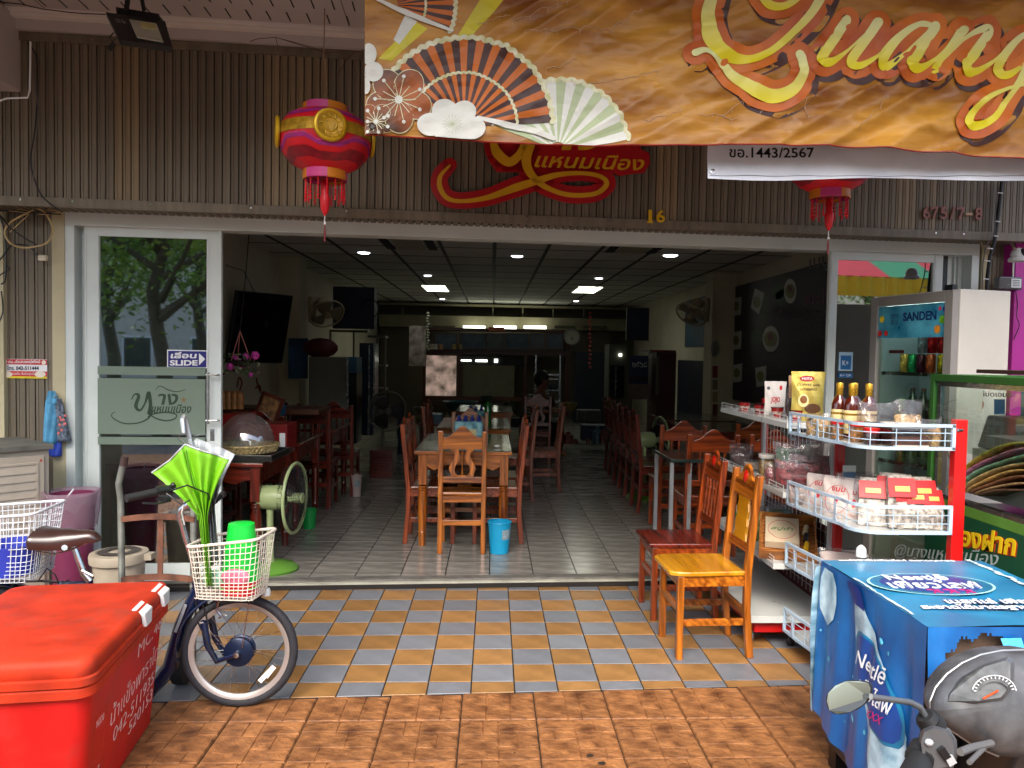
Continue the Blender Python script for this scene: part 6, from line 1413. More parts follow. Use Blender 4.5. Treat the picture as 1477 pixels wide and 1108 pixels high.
# ------------------------------------------------------------------ banner
BV = -1.72
from mathutils import noise
def wr(px,py):
    a = .35 + .65 * min(1,max(0,(px - 860) / 120)); a = max(a,.35 + .65 * min(1,max(0,(px - 700) / 60)) * (1 - min(1,max(0,(py - 60) / 60))))
    d = (px * .55 + py * 1.1) / 60
    r = 1 - abs(noise.noise(Vector((px / 210 + py / 260,d * .9,3)))) * 2.2
    vd = noise.voronoi(Vector((px / 95 + .25 * noise.noise(Vector((px / 60,py / 60,9))),py / 62 + px / 260,2)))[0]; cr = max(0,1 - (vd[1] - vd[0]) * 5) 
    return (.007 * (a - .2) * cr + .03 * a * r + .018 * a * noise.noise(Vector((px / 55,py / 26 + px / 90,1))) + .004 * noise.noise(Vector((px / 18,py / 12,5)))) * min(1,(px - 520) / 40 + .3) + .02 * math.sin(px / 150)
def bfn(px,py,off=0): return at_f(px,py,BV) - EV * (wr(px,py) + off)
bb = lambda x: 195 + (x - 527) * .0345 + 4 * math.sin(max(0,x - 600) / 130) * (1 if x > 600 else 0)
BAN = mat('banner_gold_print','#84420a',.45,var=.3,scale=2.2,stretch=(.7,1,3.4),bump=.3,bscale=14,col2='#cc9636',spec=.5)
nt = BAN.node_tree; [n for n in nt.nodes if n.type == 'MAPPING'][0].inputs['Rotation'].default_value = (0,.42,0)
t = thing('vinyl_banner','large orange brown festive vinyl banner hanging across the top right','banner',at_f(1000,220,BV))
m = MB(); m.grid(lambda u,v: bfn(526 + u * 1150,-190 + v * (bb(526 + u * 1150) + 190)),380,150); m.build('sheet',BAN,t,w=True,smooth=True)
bz = lambda px,py: bfn(px,py)
RB = mat('banner_edge_red','#8a1c14',.5)
def strokes(lst,extra,off,ma,nm,dx=0,dy=0):
    for k,(pts,wd) in enumerate(lst):
        m = MB(); ribbon(m,[(x + dx,y + dy) for x,y in pts],[w_ + extra for w_ in wd],lambda x,y,o=off + .0004 * k: bfn(977 + x / 2.954,y / 2.954,o),n=14); m.build(nm,ma,t,w=True,smooth=True)
Q = [([(62,243),(110,232),(170,272),(230,340),(310,400),(400,425),(480,390),(515,320),(500,248)],[32,25,30,44,60,60,48,38,34]),
     ([(160,-60),(138,0),(118,80),(130,170),(180,240),(280,268),(380,235),(470,160),(545,80),(590,0),(610,-60)],[30,45,58,70,56,36,30,30,36,40,36]),
     ([(300,-50),(325,0),(370,42),(435,46),(495,12),(530,-40)],[20,28,34,32,24,16]),
     ([(695,110),(640,190),(588,268),(625,286),(700,235),(825,118)],[42,40,44,34,12,10]),([(825,118),(770,200),(718,275),(750,298),(820,262),(870,215)],[42,40,44,34,14,10]),
     ([(1075,132),(1000,125),(910,185),(850,265),(870,298),(950,240),(1062,140)],[22,22,36,48,36,14,24]),([(1072,132),(1010,230),(970,285),(1005,308),(1080,262),(1180,160)],[44,40,46,34,14,10]),
     ([(1192,140),(1130,230),(1078,305),(1085,290),(1200,180),(1285,135),(1310,150),(1250,235),(1205,295),(1245,318),(1330,270),(1400,200)],[42,38,38,20,16,30,42,40,44,34,14,10]),
     ([(1530,150),(1450,165),(1390,225),(1355,290),(1390,325),(1460,285),(1560,190)],[22,24,36,46,38,14,20]),([(1560,160),(1480,290),(1430,370),(1340,500),(1260,545),(1222,520),(1280,440),(1380,390),(1480,360),(1580,290)],[40,36,26,26,36,36,24,16,14,12])]
BRD = mat('banner_dark_print','#3a1a14',.5); BOR = mat('banner_orange_print','#b44808',.5,var=.18,scale=3,col2='#d4760c')
BYE = mat('banner_yellow_print','#d8cc1c',.45,var=.1); 
nt = BYE.node_tree; tc = nd(nt,'ShaderNodeTexCoord'); sx = nd(nt,'ShaderNodeSeparateXYZ'); nt.links.new(tc.outputs['Generated'],sx.inputs[0]); mr = nd(nt,'ShaderNodeMapRange'); mr.inputs[1].default_value = .1; mr.inputs[2].default_value = .85; nt.links.new(sx.outputs[2],mr.inputs[0])
mx = nd(nt,'ShaderNodeMix',data_type='RGBA'); mx.inputs[6].default_value = (*lin('#dcd008'),1); mx.inputs[7].default_value = (*lin('#d8dc9c'),1); nt.links.new(mr.outputs[0],mx.inputs[0]); nt.links.new(mx.outputs[2],nt.nodes['Principled BSDF'].inputs['Base Color'])
strokes(Q,74,.0012,BRD,'lettering_shadow',17,24); strokes(Q,72,.006,BOR,'lettering_outline'); strokes(Q,0,.0115,BYE,'lettering')
# printed fans and blossoms
c2 = lambda x,y: (500 + x / 2.954,y / 2.954)
FO_ = mat('fan_orange_print','#bc620c',.5,var=.12); FD = mat('fan_dark_print','#3c201c',.5,var=.15); FY_ = mat('fan_cream_print','#c8cc8a',.5,var=.2,scale=30,col2='#e0e0c8'); FW = mat('blossom_white_print','#d0d4cc',.5,var=.06); FG = mat('fan_pale_green_print','#a4b48c',.5,var=.1)
BBR = mat('blossom_brown_print','#4e2a10',.5,var=.25,scale=6,col2='#a8581c'); BYR = mat('ray_yellow_print','#c8c020',.5,var=.15)
def wedge(cx,cy,r0,r1,a0,a1,ma,off,nm,sq=1.0,n=4,k=3):
    m = MB(); m.grid(lambda u,v: bfn(*c2(cx + (r0 + (r1 - r0) * v) * math.cos(a0 + (a1 - a0) * u),min(cy - (r0 + (r1 - r0) * v) * math.sin(a0 + (a1 - a0) * u) * sq,(bb(c2(cx + (r0 + (r1 - r0) * v) * math.cos(a0 + (a1 - a0) * u),0)[0]) - 1) * 2.954)),off),k,n); return m.build(nm,ma,t,w=True)
def fan(cx,cy,r,a0,a1,n,m1,m2,rim,ri=None,nm='printed_fan',z=.0015):
    for k in range(n):
        b0 = math.radians(a0 + (a1 - a0) * k / n); b1 = math.radians(a0 + (a1 - a0) * (k + 1) / n); wedge(cx,cy,r * .12,r,b0,b1,m1 if k % 2 else m2,z,nm + '_rib',n=16,k=3)
    m = MB(); K = n * 2
    ribbon(m,[(cx + (r + (9 if q % 2 else 0)) * math.cos(math.radians(a0 + (a1 - a0) * q / K)),min(cy - (r + (9 if q % 2 else 0)) * math.sin(math.radians(a0 + (a1 - a0) * q / K)),605)) for q in range(K + 1)],[r * .055] * (K + 1),lambda x,y: bfn(*c2(x,y),z + .0015),n=3); m.build(nm + '_rim',rim,t,w=True)
    if ri:
        m = MB(); ribbon(m,[(cx + (ri + (5 if q % 2 else 0)) * math.cos(math.radians(a0 + (a1 - a0) * q / K)),cy - (ri + (5 if q % 2 else 0)) * math.sin(math.radians(a0 + (a1 - a0) * q / K))) for q in range(K + 1)],[r * .03] * (K + 1),lambda x,y: bfn(*c2(x,y),z + .002),n=3); m.build(nm + '_inner_rim',rim,t,w=True)
def blob(cx,cy,rx,ry,ma,off,nm,rot=0,n=28,wav=0):
    m = MB(); pts = []
    vs = [bfn(*c2(cx,min(cy,585)),off)]; rings = 4
    for r in range(1,rings + 1):
        for q in range(n):
            a = 2 * PI * q / n; rr = r / rings * (1 + wav * math.sin(a * 5)); x = rx * rr * math.cos(a); y = ry * rr * math.sin(a); X = max(cx + x * math.cos(rot) - y * math.sin(rot),79); Y = cy + x * math.sin(rot) + y * math.cos(rot)
            vs.append(bfn(*c2(X,min(Y,(bb(c2(X,0)[0]) - 1.5) * 2.954)),off))
    fs = [(0,1 + q,1 + (q + 1) % n) for q in range(n)]
    for r in range(rings - 1): fs += [(1 + r * n + q,1 + r * n + n + q,1 + r * n + n + (q + 1) % n,1 + r * n + (q + 1) % n) for q in range(n)]
    m.add(vs,fs); return m.build(nm,ma,t,w=True)
def rayp(p,nm,ma,off=.001):
    m = MB(); m.grid(lambda u,v: bfn(*c2(*[(p[0][i] * (1 - u) + p[1][i] * u) * (1 - v) + (p[3][i] * (1 - u) + p[2][i] * u) * v for i in (0,1)]),off),3,14); m.build(nm,ma,t,w=True)
rayp([(590,-40),(700,-40),(540,140),(470,150)],'printed_ray',BYR); rayp([(290,90),(345,120),(190,260),(135,250)],'printed_ray',BYR); rayp([(250,60),(300,90),(225,190),(200,170)],'printed_ray',FW,.0013)
fan(900,640,300,8,158,18,FG,FW,FY_,z=.0035,nm='pale_fan'); fan(500,535,375,2,150,26,FO_,FD,FY_,225,z=.0065)
fan(185,20,275,-24,34,12,FO_,FD,FY_,150,z=.004,nm='upper_fan')
m = MB(); ribbon(m,[(120,-5),(230,45),(330,85),(450,128)],[10,22,22,10],lambda x,y: bfn(*c2(x,y),.009)); m.build('printed_guard_stick',FW,t,w=True)
m = MB(); ribbon(m,[(560,500),(680,530),(790,555),(880,590)],[14,26,26,20],lambda x,y: bfn(*c2(x,y),.0120)); m.build('printed_guard_stick',FW,t,w=True)
for cx,cy,r,petals in ((222,425,105,5),(125,520,60,5)):
    for k in range(petals):
        a = 2 * PI * k / petals + .3; X,Y = cx + r * .72 * math.cos(a),cy + r * .72 * math.sin(a)
        blob(X,Y,r * .66,r * .6,FY_,.0100 + k * .0006,'petal_outline',a); blob(X,Y,r * .63,r * .57,BBR,.0106 + k * .0006,'printed_petal',a)
    for k in range(14):
        a = 2 * PI * k / 14; L_ = r * (.95 if k % 2 else .7); m = MB(); ribbon(m,[(cx,cy),(cx + L_ * math.cos(a),min(cy + L_ * math.sin(a),575))],[3,3],lambda x,y: bfn(*c2(max(x,82),y),.0140),n=4); m.build('printed_stamen',FY_,t,w=True); 
        if k % 2: blob(max(90,cx + L_ * math.cos(a)),min(570,cy + L_ * math.sin(a)),8,8,FW,.0145,'stamen_tip',n=10)
    blob(cx,cy,r * .16,r * .16,FW,.0146,'blossom_eye')
for x,y,rx,ry in ((418,470,55,48),(500,475,52,46),(365,530,65,50),(530,545,62,50),(450,575,75,40),(445,520,70,55)): blob(x,y,rx,ry,FW,.0150,'white_petal')
for k in range(16):
    a = 2 * PI * k / 16; m = MB(); ribbon(m,[(450,530),(450 + 42 * math.cos(a),530 + 40 * math.sin(a))],[1.5,1.5],lambda x,y: bfn(*c2(x,y),.0165),n=2); m.build('fine_stamen',FG,t,w=True)
for x,y,rx,ry in ((95,235,34,45),(115,310,42,42),(82,370,20,35)): blob(x,y,rx,ry,FW,.0155,'white_petal')
m = MB(); m.tube([bfn(*c2(110 + 11 * math.cos(a),541 + 12 * math.sin(a)),.018) for a in [2 * PI * k / 12 for k in range(12)]],.003,5,closed=True); m.build('eyelet',mat('dark_eyelet','#2a1a10',.5),t,w=True)
blob(110,541,9,10,BLK,.0175,'eyelet_hole')
# stitched repairs
rn = random.Random(5); STI = mat('pale_stitching','#c0a080',.8)
for a,b,k in (((560,90),(700,60),9),((700,85),(980,0),14),((760,130),(1130,120),16),((1130,120),(1260,30),8),((1000,360),(1320,310),14),((870,340),(970,350),6),((850,300),(980,250),7),((1270,515),(1420,480),8),((1500,495),(1650,520),7),((1560,520),(1690,430),7),((1740,500),(1760,470),3),((2160,550),(2290,420),6),((1930,430),(1950,520),5)):
    pts = [(a[0] + (b[0] - a[0]) * q / k + rn.uniform(-6,6),a[1] + (b[1] - a[1]) * q / k + rn.uniform(-9,9)) for q in range(k + 1)]; m = MB(); m.tube([bfn(*c2(*p),.003) for p in pts],.0014,4)
    for p in pts[::2]: m.tube([bfn(*c2(*p),.003),bfn(*c2(p[0] + rn.uniform(-3,3),p[1] + rn.uniform(8,22)),.003)],.0011,4)
    m.build('stitching',STI,t,w=True,kind='stuff')
m = MB(); m.tube([bfn(527 + k * 10,bb(527 + k * 10) - .5,.001) for k in range(112)],.0035,5); m.build('hem',RB,t,w=True)
# hanging cords
for x in (560,900,1300):
    m = MB(); a = bfn(x,-185); m.tube([a,a + Vector((.02,0,max(.05,SZ - a.z)))],.003,5); m.build('cord',WHITEP,t,w=True)
# white banner behind
t = thing('white_banner','white lettered banner peeking out below the orange banner','banner',at_f(1250,250,-1.62)); WBM = mat('white_vinyl','#dde4ee',.5,var=.08,scale=5,bump=.1,bscale=9)
wf2 = lambda px,py,o=0: at_f(px,py,-1.6) - EV * (o + .006 * math.sin(px / 37) + .004 * math.sin(py / 9 + px / 60))
m = MB(); m.grid(lambda u,v: wf2(1020 + u * 640,100 + v * (158 + (5 if True else 0) * u * 1.2 - 100 + 2 * math.sin(u * 20) * v)) if False else wf2(1020 + u * 640,100 + v * (158 + 2 * math.sin(u * 12) + u * 2)),80,14); m.build('sheet',WBM,t,w=True,smooth=True)
put_text('lettering','ขอ.1443/2567',(0,0,0),(1,0,0),(0,1,0),mat('black_print','#141418',.5),t,bold=.015,fn=lambda x,y,c: wf2(1052 + 122 * x,227 - 15 * y + 1 * x,.002))
m = MB(); m.tube([wf2(1023 + k * 16,253.5 + .6 * math.sin(k * 1.3) + .006 * k * 16 * .3,.002) for k in range(40)],.0012,4); m.build('seam',mat('grey_thread','#6a6a70',.7),t,w=True)
m = MB(); m.tube([wf2(1027 + 3 * math.cos(a),248 + 3 * math.sin(a),.003) for a in [2 * PI * k / 12 for k in range(12)]],.003,5,closed=True); m.build('eyelet',STEEL,t,w=True)
for x in (1040,1600): m = MB(); a = wf2(x,100); m.tube([a,a + Vector((0,0,SZ - a.z))],.003,5); m.build('cord',WHITEP,t,w=True)

# ------------------------------------------------------------------ lanterns
LR = mat('lantern_red','#d0081e',.45,var=.12,scale=12,coat=.1); LP = mat('lantern_pink','#c23a80',.5,var=.12); LO = mat('lantern_orange','#cc7a10',.5,var=.15); LV = mat('lantern_purple','#981a74',.5,var=.25,scale=20); LG = mat('lantern_gold','#b08818',.4,metal=.35,var=.3,scale=30,bump=.6,bscale=40); LGL = mat('lantern_gold_rim','#d0a81c',.35,metal=.4,var=.1); LDR = mat('lantern_deep_red','#8a0a22',.4,var=.3,scale=30)
def lantern(label,c,s,rz):
    t = thing('lantern',label,'lantern',c,rz,'festive lanterns hung before the fascia')
    prof = [(.100,0),(.16,.030),(.205,.075),(.222,.125),(.226,.165),(.215,.215),(.185,.255),(.14,.283),(.105,.292)]
    R = lambda z: np.interp(z,[p[1] for p in prof],[p[0] for p in prof])
    m = MB(); m.lathe([(float(R(z)),z) for z in np.linspace(0,.292,18)],40); m.build('body',LR,t,smooth=True,ang=60)
    def band(nm,ma,z0f,z1f,off,n=96):
        m = MB(); vs = []; 
        for k in range(n):
            a = 2 * PI * k / n; za,zb = z0f(a),z1f(a)
            for q in range(4): z = za + (zb - za) * q / 3; r = float(R(z)) + off; vs.append((r * math.cos(a),r * math.sin(a),z))
        m.add(vs,[(4 * k + q,4 * ((k + 1) % n) + q,4 * ((k + 1) % n) + q + 1,4 * k + q + 1) for k in range(n) for q in range(3)]); m.build(nm,ma,t,smooth=True)
    wv = lambda a,b: b * max(-.6,min(.6,math.cos(4 * a)))
    band('gold_band',LG,lambda a: .150,lambda a: .208,.003)
    band('purple_band',LV,lambda a: .098 + wv(a,-.03),lambda a: .115 + wv(a,-.03),.002)
    band('zigzag_edge',LP,lambda a: .117 + wv(a,-.03),lambda a: .122 + wv(a,-.03) + .003 * math.sin(a * 60),.0025)
    band('upper_purple_band',LV,lambda a: .240 + wv(a,.012),lambda a: .262 + wv(a,.012),.002)
    band('deep_red_band',LDR,lambda a: .03 + wv(a,-.01),lambda a: .068 + wv(a,-.02),.002)
    for k in range(4):
        a = PI / 2 * k + PI / 4 * 0; r = .228; T = Matrix.Rotation(a,4,'Z') @ Matrix.Translation((r - .004,0,.172)) @ Matrix.Rotation(PI / 2,4,'Y')
        m = MB(T); m.lathe([(.074,-.004),(.077,.006),(.060,.011),(.056,.008),(0,.010)],28); me_ = m.build('medallion',LG,t,smooth=True)
        m = MB(T); m.lathe([(.060,.008),(.066,.014),(.074,.012),(.079,.002)],28); m.lathe([(.030,.0095),(.033,.013),(.036,.0095)],20)
        for q in range(10): b = 2 * PI * q / 10; m.tube([(.036 * math.cos(b),.036 * math.sin(b),.011),(.052 * math.cos(b + .2),.052 * math.sin(b + .2),.011)],.0022,4)
        m.build('medallion_rim',LGL,me_,smooth=True)
    for z0,z1,r,nm in ((.286,.328,.108,'top_collar'),(-.045,.006,.105,'bottom_collar')):
        for k in range(6):
            m = MB(); m.lathe([(r,z0),(r + .004,z0 + .004),(r + .002,z1 - .004),(r - .006,z1)],6,a0=PI / 3 * k,a1=PI / 3 * (k + 1)); m.build(nm,LP if k % 2 else LO,t,smooth=True)
    m = MB(); m.lathe([(.10,.325),(.0,.322)],24); m.lathe([(.10,-.03),(0,-.028)],24); m.build('inner_plate',LDR,t)
    for k in range(14):
        a = 2 * PI * k / 14; m = MB(); x,y = .095 * math.cos(a),.095 * math.sin(a); pts = [(x + random.uniform(-.003,.003),y,-.045 - .0095 * q) for q in range(12)]; m.tube(pts,[.002 + .0045 * (q % 2) * (q / 11 + .3) for q in range(12)],6); m.build('tassel',LR,t)
    m = MB(); m.lathe([(.010,-.04),(.022,-.06),(.018,-.11),(.026,-.13),(.020,-.19),(.006,-.215),(0,-.22)],12); m.build('centre_tassel',LR,t,smooth=True)
    m = MB(); m.cyl((0,0,-.215),(0,0,-.25),.002); m.lathe([(0,-.25),(.006,-.253),(.006,-.262),(0,-.265)],8); m.build('bead',WHITEP,t); m = MB(); m.lathe([(.003,-.265),(.006,-.30),(.005,-.345),(.0,-.35)],8); m.build('end_tassel',mat('dark_tassel','#6a1420',.6),t)
    m = MB(); m.tube([(0,0,.32),(.0,0,.36),(.01,0,.38)],.003,5)
    for k in range(5): m.tube([(0,0,.335),(.03 * math.cos(k * 1.3),.01,.36 + .01 * k)],.002,4)
    m.tube([(0,0,.37),(.06,.0,.42),(.10,-.02,.52),(.12,-.02,.75)],.0025,5); m.build('hanger',mat('straw_tie','#8a6a4a',.7),t)
    t.scale = (s,s,s); return t
q = at_y(469,248,3.86); lantern('whole red and gold lantern hanging left of the orange banner',(q.x,3.86,q.z),.98,-1.26)
q = at_y(1197,276,3.95); lantern('lantern almost hidden behind the white banner with its tassel showing',(q.x,3.95,q.z),.94,-1.4)
# ------------------------------------------------------------------ floodlight
t = thing('floodlight','black rectangular floodlight hanging from the soffit at upper left','floodlight',at_y(200,40,4.2))
def qd(m,pts,Ys,d):
    a = [at_y(x,y,Y) for (x,y),Y in zip(pts,Ys)]; n_ = (a[1] - a[0]).cross(a[3] - a[0]).normalized() * d; m.add(a + [p + n_ for p in a],[(0,1,2,3),(7,6,5,4),(0,4,5,1),(1,5,6,2),(2,6,7,3),(3,7,4,0)])
YS = (4.28,4.28,4.08,4.08)
m = MB(); qd(m,[(152,17),(238,30),(249,68),(172,57)],YS,.03); m.build('housing',BLK,t,w=True,bevel=.003)
m = MB(); qd(m,[(187,30),(226,36),(236,62),(198,55)],(4.225,4.225,4.095,4.095),-.008); m.build('reflector',mat('floodlight_reflector','#cfd3c4',.3,metal=.3,var=.1),t,w=True)
m = MB(); qd(m,[(204,35),(224,38),(226,45),(204,42)],(4.2,4.2,4.17,4.17),-.012); m.build('led_board',mat('pale_yellow_led','#c4bc80',.5),t,w=True)
for k in range(3): m = MB(); qd(m,[(199 + k * 1.2,46 + k * 3.6),(229 + k * 1.5,51 + k * 3.6),(229.3 + k * 1.5,51.8 + k * 3.6),(199 + k * 1.2,46.8 + k * 3.6)],(4.15 - .02 * k,) * 4,-.012); m.build('louvre_line',BLK,t,w=True)
m = MB()
for k in range(13): qd(m,[(168 + k * 5,12 + k * .9),(170 + k * 5,12.3 + k * .9),(172 + k * 5,24 + k * .8),(170 + k * 5,23.7 + k * .8)],(4.30,) * 4,.04)
m.build('cooling_fins',BLK,t,w=True,kind='stuff')
m = MB(); qd(m,[(167,10),(229,20),(230,28),(168,20)],(4.32,4.32,4.30,4.30),.05); m.build('rear_housing',BLK,t,w=True)
put_text('lettering','CE Rx',at_y(168,32,4.2),at_y(182,34,4.2),at_y(166,27,4.21),mat('pale_marking','#8a8e90',.5),t,thick=.001)
m = MB(); m.bar(at_y(182,17,4.3),at_y(188,-30,4.3),.025,.006,up=(0,1,0)); m.bar(at_y(208,16,4.32),at_y(199,-30,4.32),.02,.006,up=(0,1,0)); m.build('bracket',BLK,t,w=True)
m = MB(); m.tube([at_y(164,47,4.15),at_y(158,54,4.15),at_y(162,60,4.15),at_y(168,55,4.15)],.003,5); m.tube([at_y(165,62,4.15),at_y(157,72,4.15)],.011,8); m.build('lead',BLK,t,w=True)
t = thing('soffit_cable','thin cable sagging along the soffit towards the floodlight','cable',at_y(60,12,4.35)); m = MB(); m.tube([at_y(x,y,4.33) for x,y in ((-10,2),(30,6),(60,13),(100,18),(125,20),(152,21))],.003,5); m.build('cable',CBD,t,w=True)
t = thing('string','thin strings running over the soffit edge to the lantern','string',at_f(430,66,-.5)); m = MB()
for pts in ([(360,60),(372,56),(398,54),(430,64),(470,76),(520,74)],[(398,54),(402,74)],[(405,56),(450,68),(476,80)],[(484,112),(498,90),(510,76),(527,72)]): m.tube([at_f(x,y,-.45) for x,y in pts],.0022,4)
m.build('strand',mat('brown_string','#5a4030',.7),t,w=True)
# ------------------------------------------------------------------ right wall services
t = thing('conduit','black cable conduit climbing the right end of the fascia','conduit',at_f(1438,340,-.3)); m = MB(); m.tube([at_f(x,y,-.27) for x,y in ((1445,262),(1441,300),(1437,330),(1434,350),(1428,370),(1424,400),(1423,440))],.012,8); m.build('pipe',CBD,t,w=True,smooth=True)
m = MB()
for x,y in ((1443,278),(1438.5,319),(1436,340),(1428,358),(1424,376),(1422,402)): m.tube([at_f(x - 4,y,-.285),at_f(x + 4,y + 1,-.285)],.004,5)
m.build('clip',WHITEP,t,w=True,kind='stuff'); cab([(1441,268),(1436,300),(1434,338),(1424,352),(1418,380),(1417,420)],-.29,.004,mat('grey_cable','#5a5a5a',.5),par=t)
cab([(1401,341),(1415,337),(1432,341),(1446,344),(1458,350),(1463,358)],-.10,.009,mat('cream_cable','#a89c80',.6),par=t); cab([(1412,343),(1417,355),(1424,365),(1431,372)],-.09,.006,mat('cream_cable','#a89c80',.6),par=t)
q = at_y(1469,367,4.7); t = thing('security_camera','white dome security camera at the upper right edge','camera',q); m = MB(); m.sph(q,.045,1,1,.9,18,10); m.build('ball',WHITEP,t,w=True,smooth=True)
m = MB(); m.lathe([(.055,-.045),(.058,-.03),(.03,-.0)],18,tuple(q)); m.build('base',WHITEP,t,w=True,smooth=True); m = MB(); m.sph(q + Vector((.01,-.03,.008)),.026,1,1,1,12,8); m.build('lens',BLK,t,w=True,smooth=True)
m = MB(); m.tube([at_f(1462,376,-.1),at_f(1461,400,-.1)],.006,6); m.build('stem',WHITEP,t,w=True)
t = thing('electricity_meter','grey electricity meter with white label behind the cooler top','meter',at_f(1458,410,-.1)); m = MB(FM); fbox(m,1441,399,1475,418,-.14,.06); m.build('case',mat('smoky_plastic','#4a4a4c',.25,coat=.4),t,w=True,bevel=.01); m = MB(FM); fbox(m,1459,402,1473,415,-.142,.003); m.build('label',WPRINT,t,w=True)
m = MB(FM)
for k in range(4): fbox(m,1461,404 + k * 2.6,1471,405 + k * 2.6,-.1435,.001)
m.build('label_line',BLK,t,w=True)
cab([(1465,420),(1468,440),(1466,455),(1470,470),(1462,490)],-.12,.003,CBD)
# ------------------------------------------------------------------ scooter
GP = mat('grey_scooter_plastic','#3e4043',.42,var=.35,scale=22,dirt=.4,bump=.1,bscale=60,col2='#5a5c5f'); GPL = mat('grey_silver_scooter','#5c5f62',.35,metal=.4,var=.2,scale=8,dirt=.15)
SCY = 1.22; c_ = at_y(1478,1030,SCY); t = thing('scooter','grey motor scooter handlebar with round mirror and dusty speedometer at lower right','scooter',(c_.x,SCY,0))
cow = [(1343,1026),(1342,1012),(1350,992),(1366,973),(1388,957),(1415,945),(1445,939),(1480,938),(1525,946),(1560,965),(1585,1000),(1590,1040),(1570,1075),(1530,1092),(1480,1095),(1440,1090),(1405,1075),(1375,1055),(1352,1040)]
cc = (1462,1016)
def cowl(u,v):
    n = len(cow); i = u * n; k = int(i) % n; f_ = i - int(i); x = cow[k][0] * (1 - f_) + cow[(k + 1) % n][0] * f_; y = cow[k][1] * (1 - f_) + cow[(k + 1) % n][1] * f_
    r = math.sin(v * PI / 2); px,py = cc[0] + (x - cc[0]) * r,cc[1] + (y - cc[1]) * r
    Y = SCY - .055 * math.cos(v * PI / 2) + .05 * (1 - (py - 938) / 157) * 1.0
    return at_y(px,py,Y)
m = MB(); m.grid(cowl,76,14); 
def cowlback(u,v): p = cowl(u,1); return p + Vector((0,.10 * math.sin(v * PI / 2),0)) + (at_y(*cc,SCY) - p) * (.9 * (1 - math.cos(v * PI / 2)))
m.grid(cowlback,76,8); m.build('cowl',GP,t,w=True,smooth=True)
def onc(px,py,off): # point on cowl front
    best = math.hypot(px - cc[0],py - cc[1]); Rm = 105 if px < cc[0] else 120; r = min(.98,best / Rm); Y = SCY - .055 * math.sqrt(1 - r * r) + .05 * (1 - (py - 938) / 157); return at_y(px,py,Y - off)
dial = [(1368,1011),(1372,1000),(1392,978),(1420,962),(1450,953),(1457,957),(1457,980),(1450,998),(1443,1006),(1410,1011)]
def rim_poly(sc,off):
    gx = sum(p[0] for p in dial) / len(dial); gy = sum(p[1] for p in dial) / len(dial); return [onc(gx + (x - gx) * sc,gy + (y - gy) * sc,off) for x,y in dial]
m = MB(); a_,b_ = rim_poly(1.18,.004),rim_poly(1.0,.012); n = len(a_); m.add(a_ + b_,[(k,(k + 1) % n,n + (k + 1) % n,n + k) for k in range(n)]); m.build('dial_surround',GPL,t,w=True,smooth=True)
m = MB(); m.add(rim_poly(1.01,.0125),[tuple(range(n))]); m.build('dial_face',mat('dusty_dial','#4a4e50',.6,var=.5,scale=60,dirt=.35),t,w=True)
dc = (1434,1000); 
for r,nm,cl in ((32,'dial_scale','#b8bcbc'),(21,'dial_ring','#2a2c2e')):
    m = MB(); m.tube([onc(dc[0] + r * math.cos(a),dc[1] - r * .8 * math.sin(a),.0138) for a in [math.radians(d) for d in range(8 if r > 25 else 20,172,8)]],.0010,4); m.build(nm,mat('dialc' + cl[1:],cl,.5),t,w=True)
m = MB()
for d in range(15,175,12): a = math.radians(d); m.tube([onc(dc[0] + 26 * math.cos(a),dc[1] - 21 * math.sin(a),.014),onc(dc[0] + 30 * math.cos(a),dc[1] - 24 * math.sin(a),.014)],.0009,4)
m.build('dial_tick',mat('dial_white','#c4c8c8',.5),t,w=True,kind='stuff'); m = MB(); m.tube([onc(1418,1008,.015),onc(1440,996,.015)],.0014,4); m.build('dial_needle',mat('orange_needle','#c84a1a',.5),t,w=True)
m = MB(); ed = [cowl(k / 76,1) for k in range(77)]; m.tube(ed[60:77] + ed[1:30],.0028,6); m.build('cowl_edge',mat('silver_edge','#8e9192',.3,metal=.5),t,w=True,smooth=True)
# control pod and grip
PY = 1.10
m = MB(); pod = [(1325,1068),(1330,1052),(1345,1046),(1368,1052),(1378,1068),(1380,1090),(1372,1110),(1345,1115),(1328,1100)]; vs = [at_y(x,y,PY - .0) for x,y in pod] + [at_y(1352 + (x - 1352) * .8,1080 + (y - 1080) * .8,PY - .018) for x,y in pod] + [at_y(x,y,PY + .05) for x,y in pod]; n = len(pod)
m.add(vs,[(k,n + k,n + (k + 1) % n,(k + 1) % n) for k in range(n)] + [tuple(n + k for k in range(n))] + [(2 * n + k,k,(k + 1) % n,2 * n + (k + 1) % n) for k in range(n)] + [tuple(2 * n + k for k in range(n))[::-1]]); m.build('switch_pod',GPL,t,w=True,smooth=True,bevel=.002)
m = MB(); q = at_y(1340,1071,PY - .02); m.sph(q,.0065,1,.8,.8); m.build('button',mat('pale_switch','#a0a4a6',.4),t,w=True,smooth=True); m = MB(); m.bar(at_y(1358,1090,PY - .022),at_y(1366,1084,PY - .022),.006,.02); m.build('switch',BLK,t,w=True); m = MB(); m.bar(at_y(1366,1100,PY - .022),at_y(1376,1094,PY - .022),.006,.012); m.build('horn_switch',mat('pale_switch','#a0a4a6',.4),t,w=True)
m = MB(); m.tube([at_y(1330,1090,PY + .01),at_y(1322,1108,PY - .03),at_y(1300,1150,PY - .12)],[.017,.0185,.018],14); m.tube([at_y(1332,1082,PY + .01),at_y(1325,1096,PY - .01)],.020,14); m.build('grip',BLKR,t,w=True,smooth=True)
m = MB(); m.tube([at_y(1385,1085,PY + .03),at_y(1402,1078,PY + .06),at_y(1430,1072,PY + .09)],.006,8); m.tube([at_y(1398,1100,PY + .02),at_y(1420,1078,PY + .08)],.004,8); m.build('cable',mat('grey_cable','#5a5a5a',.5),t,w=True,smooth=True)
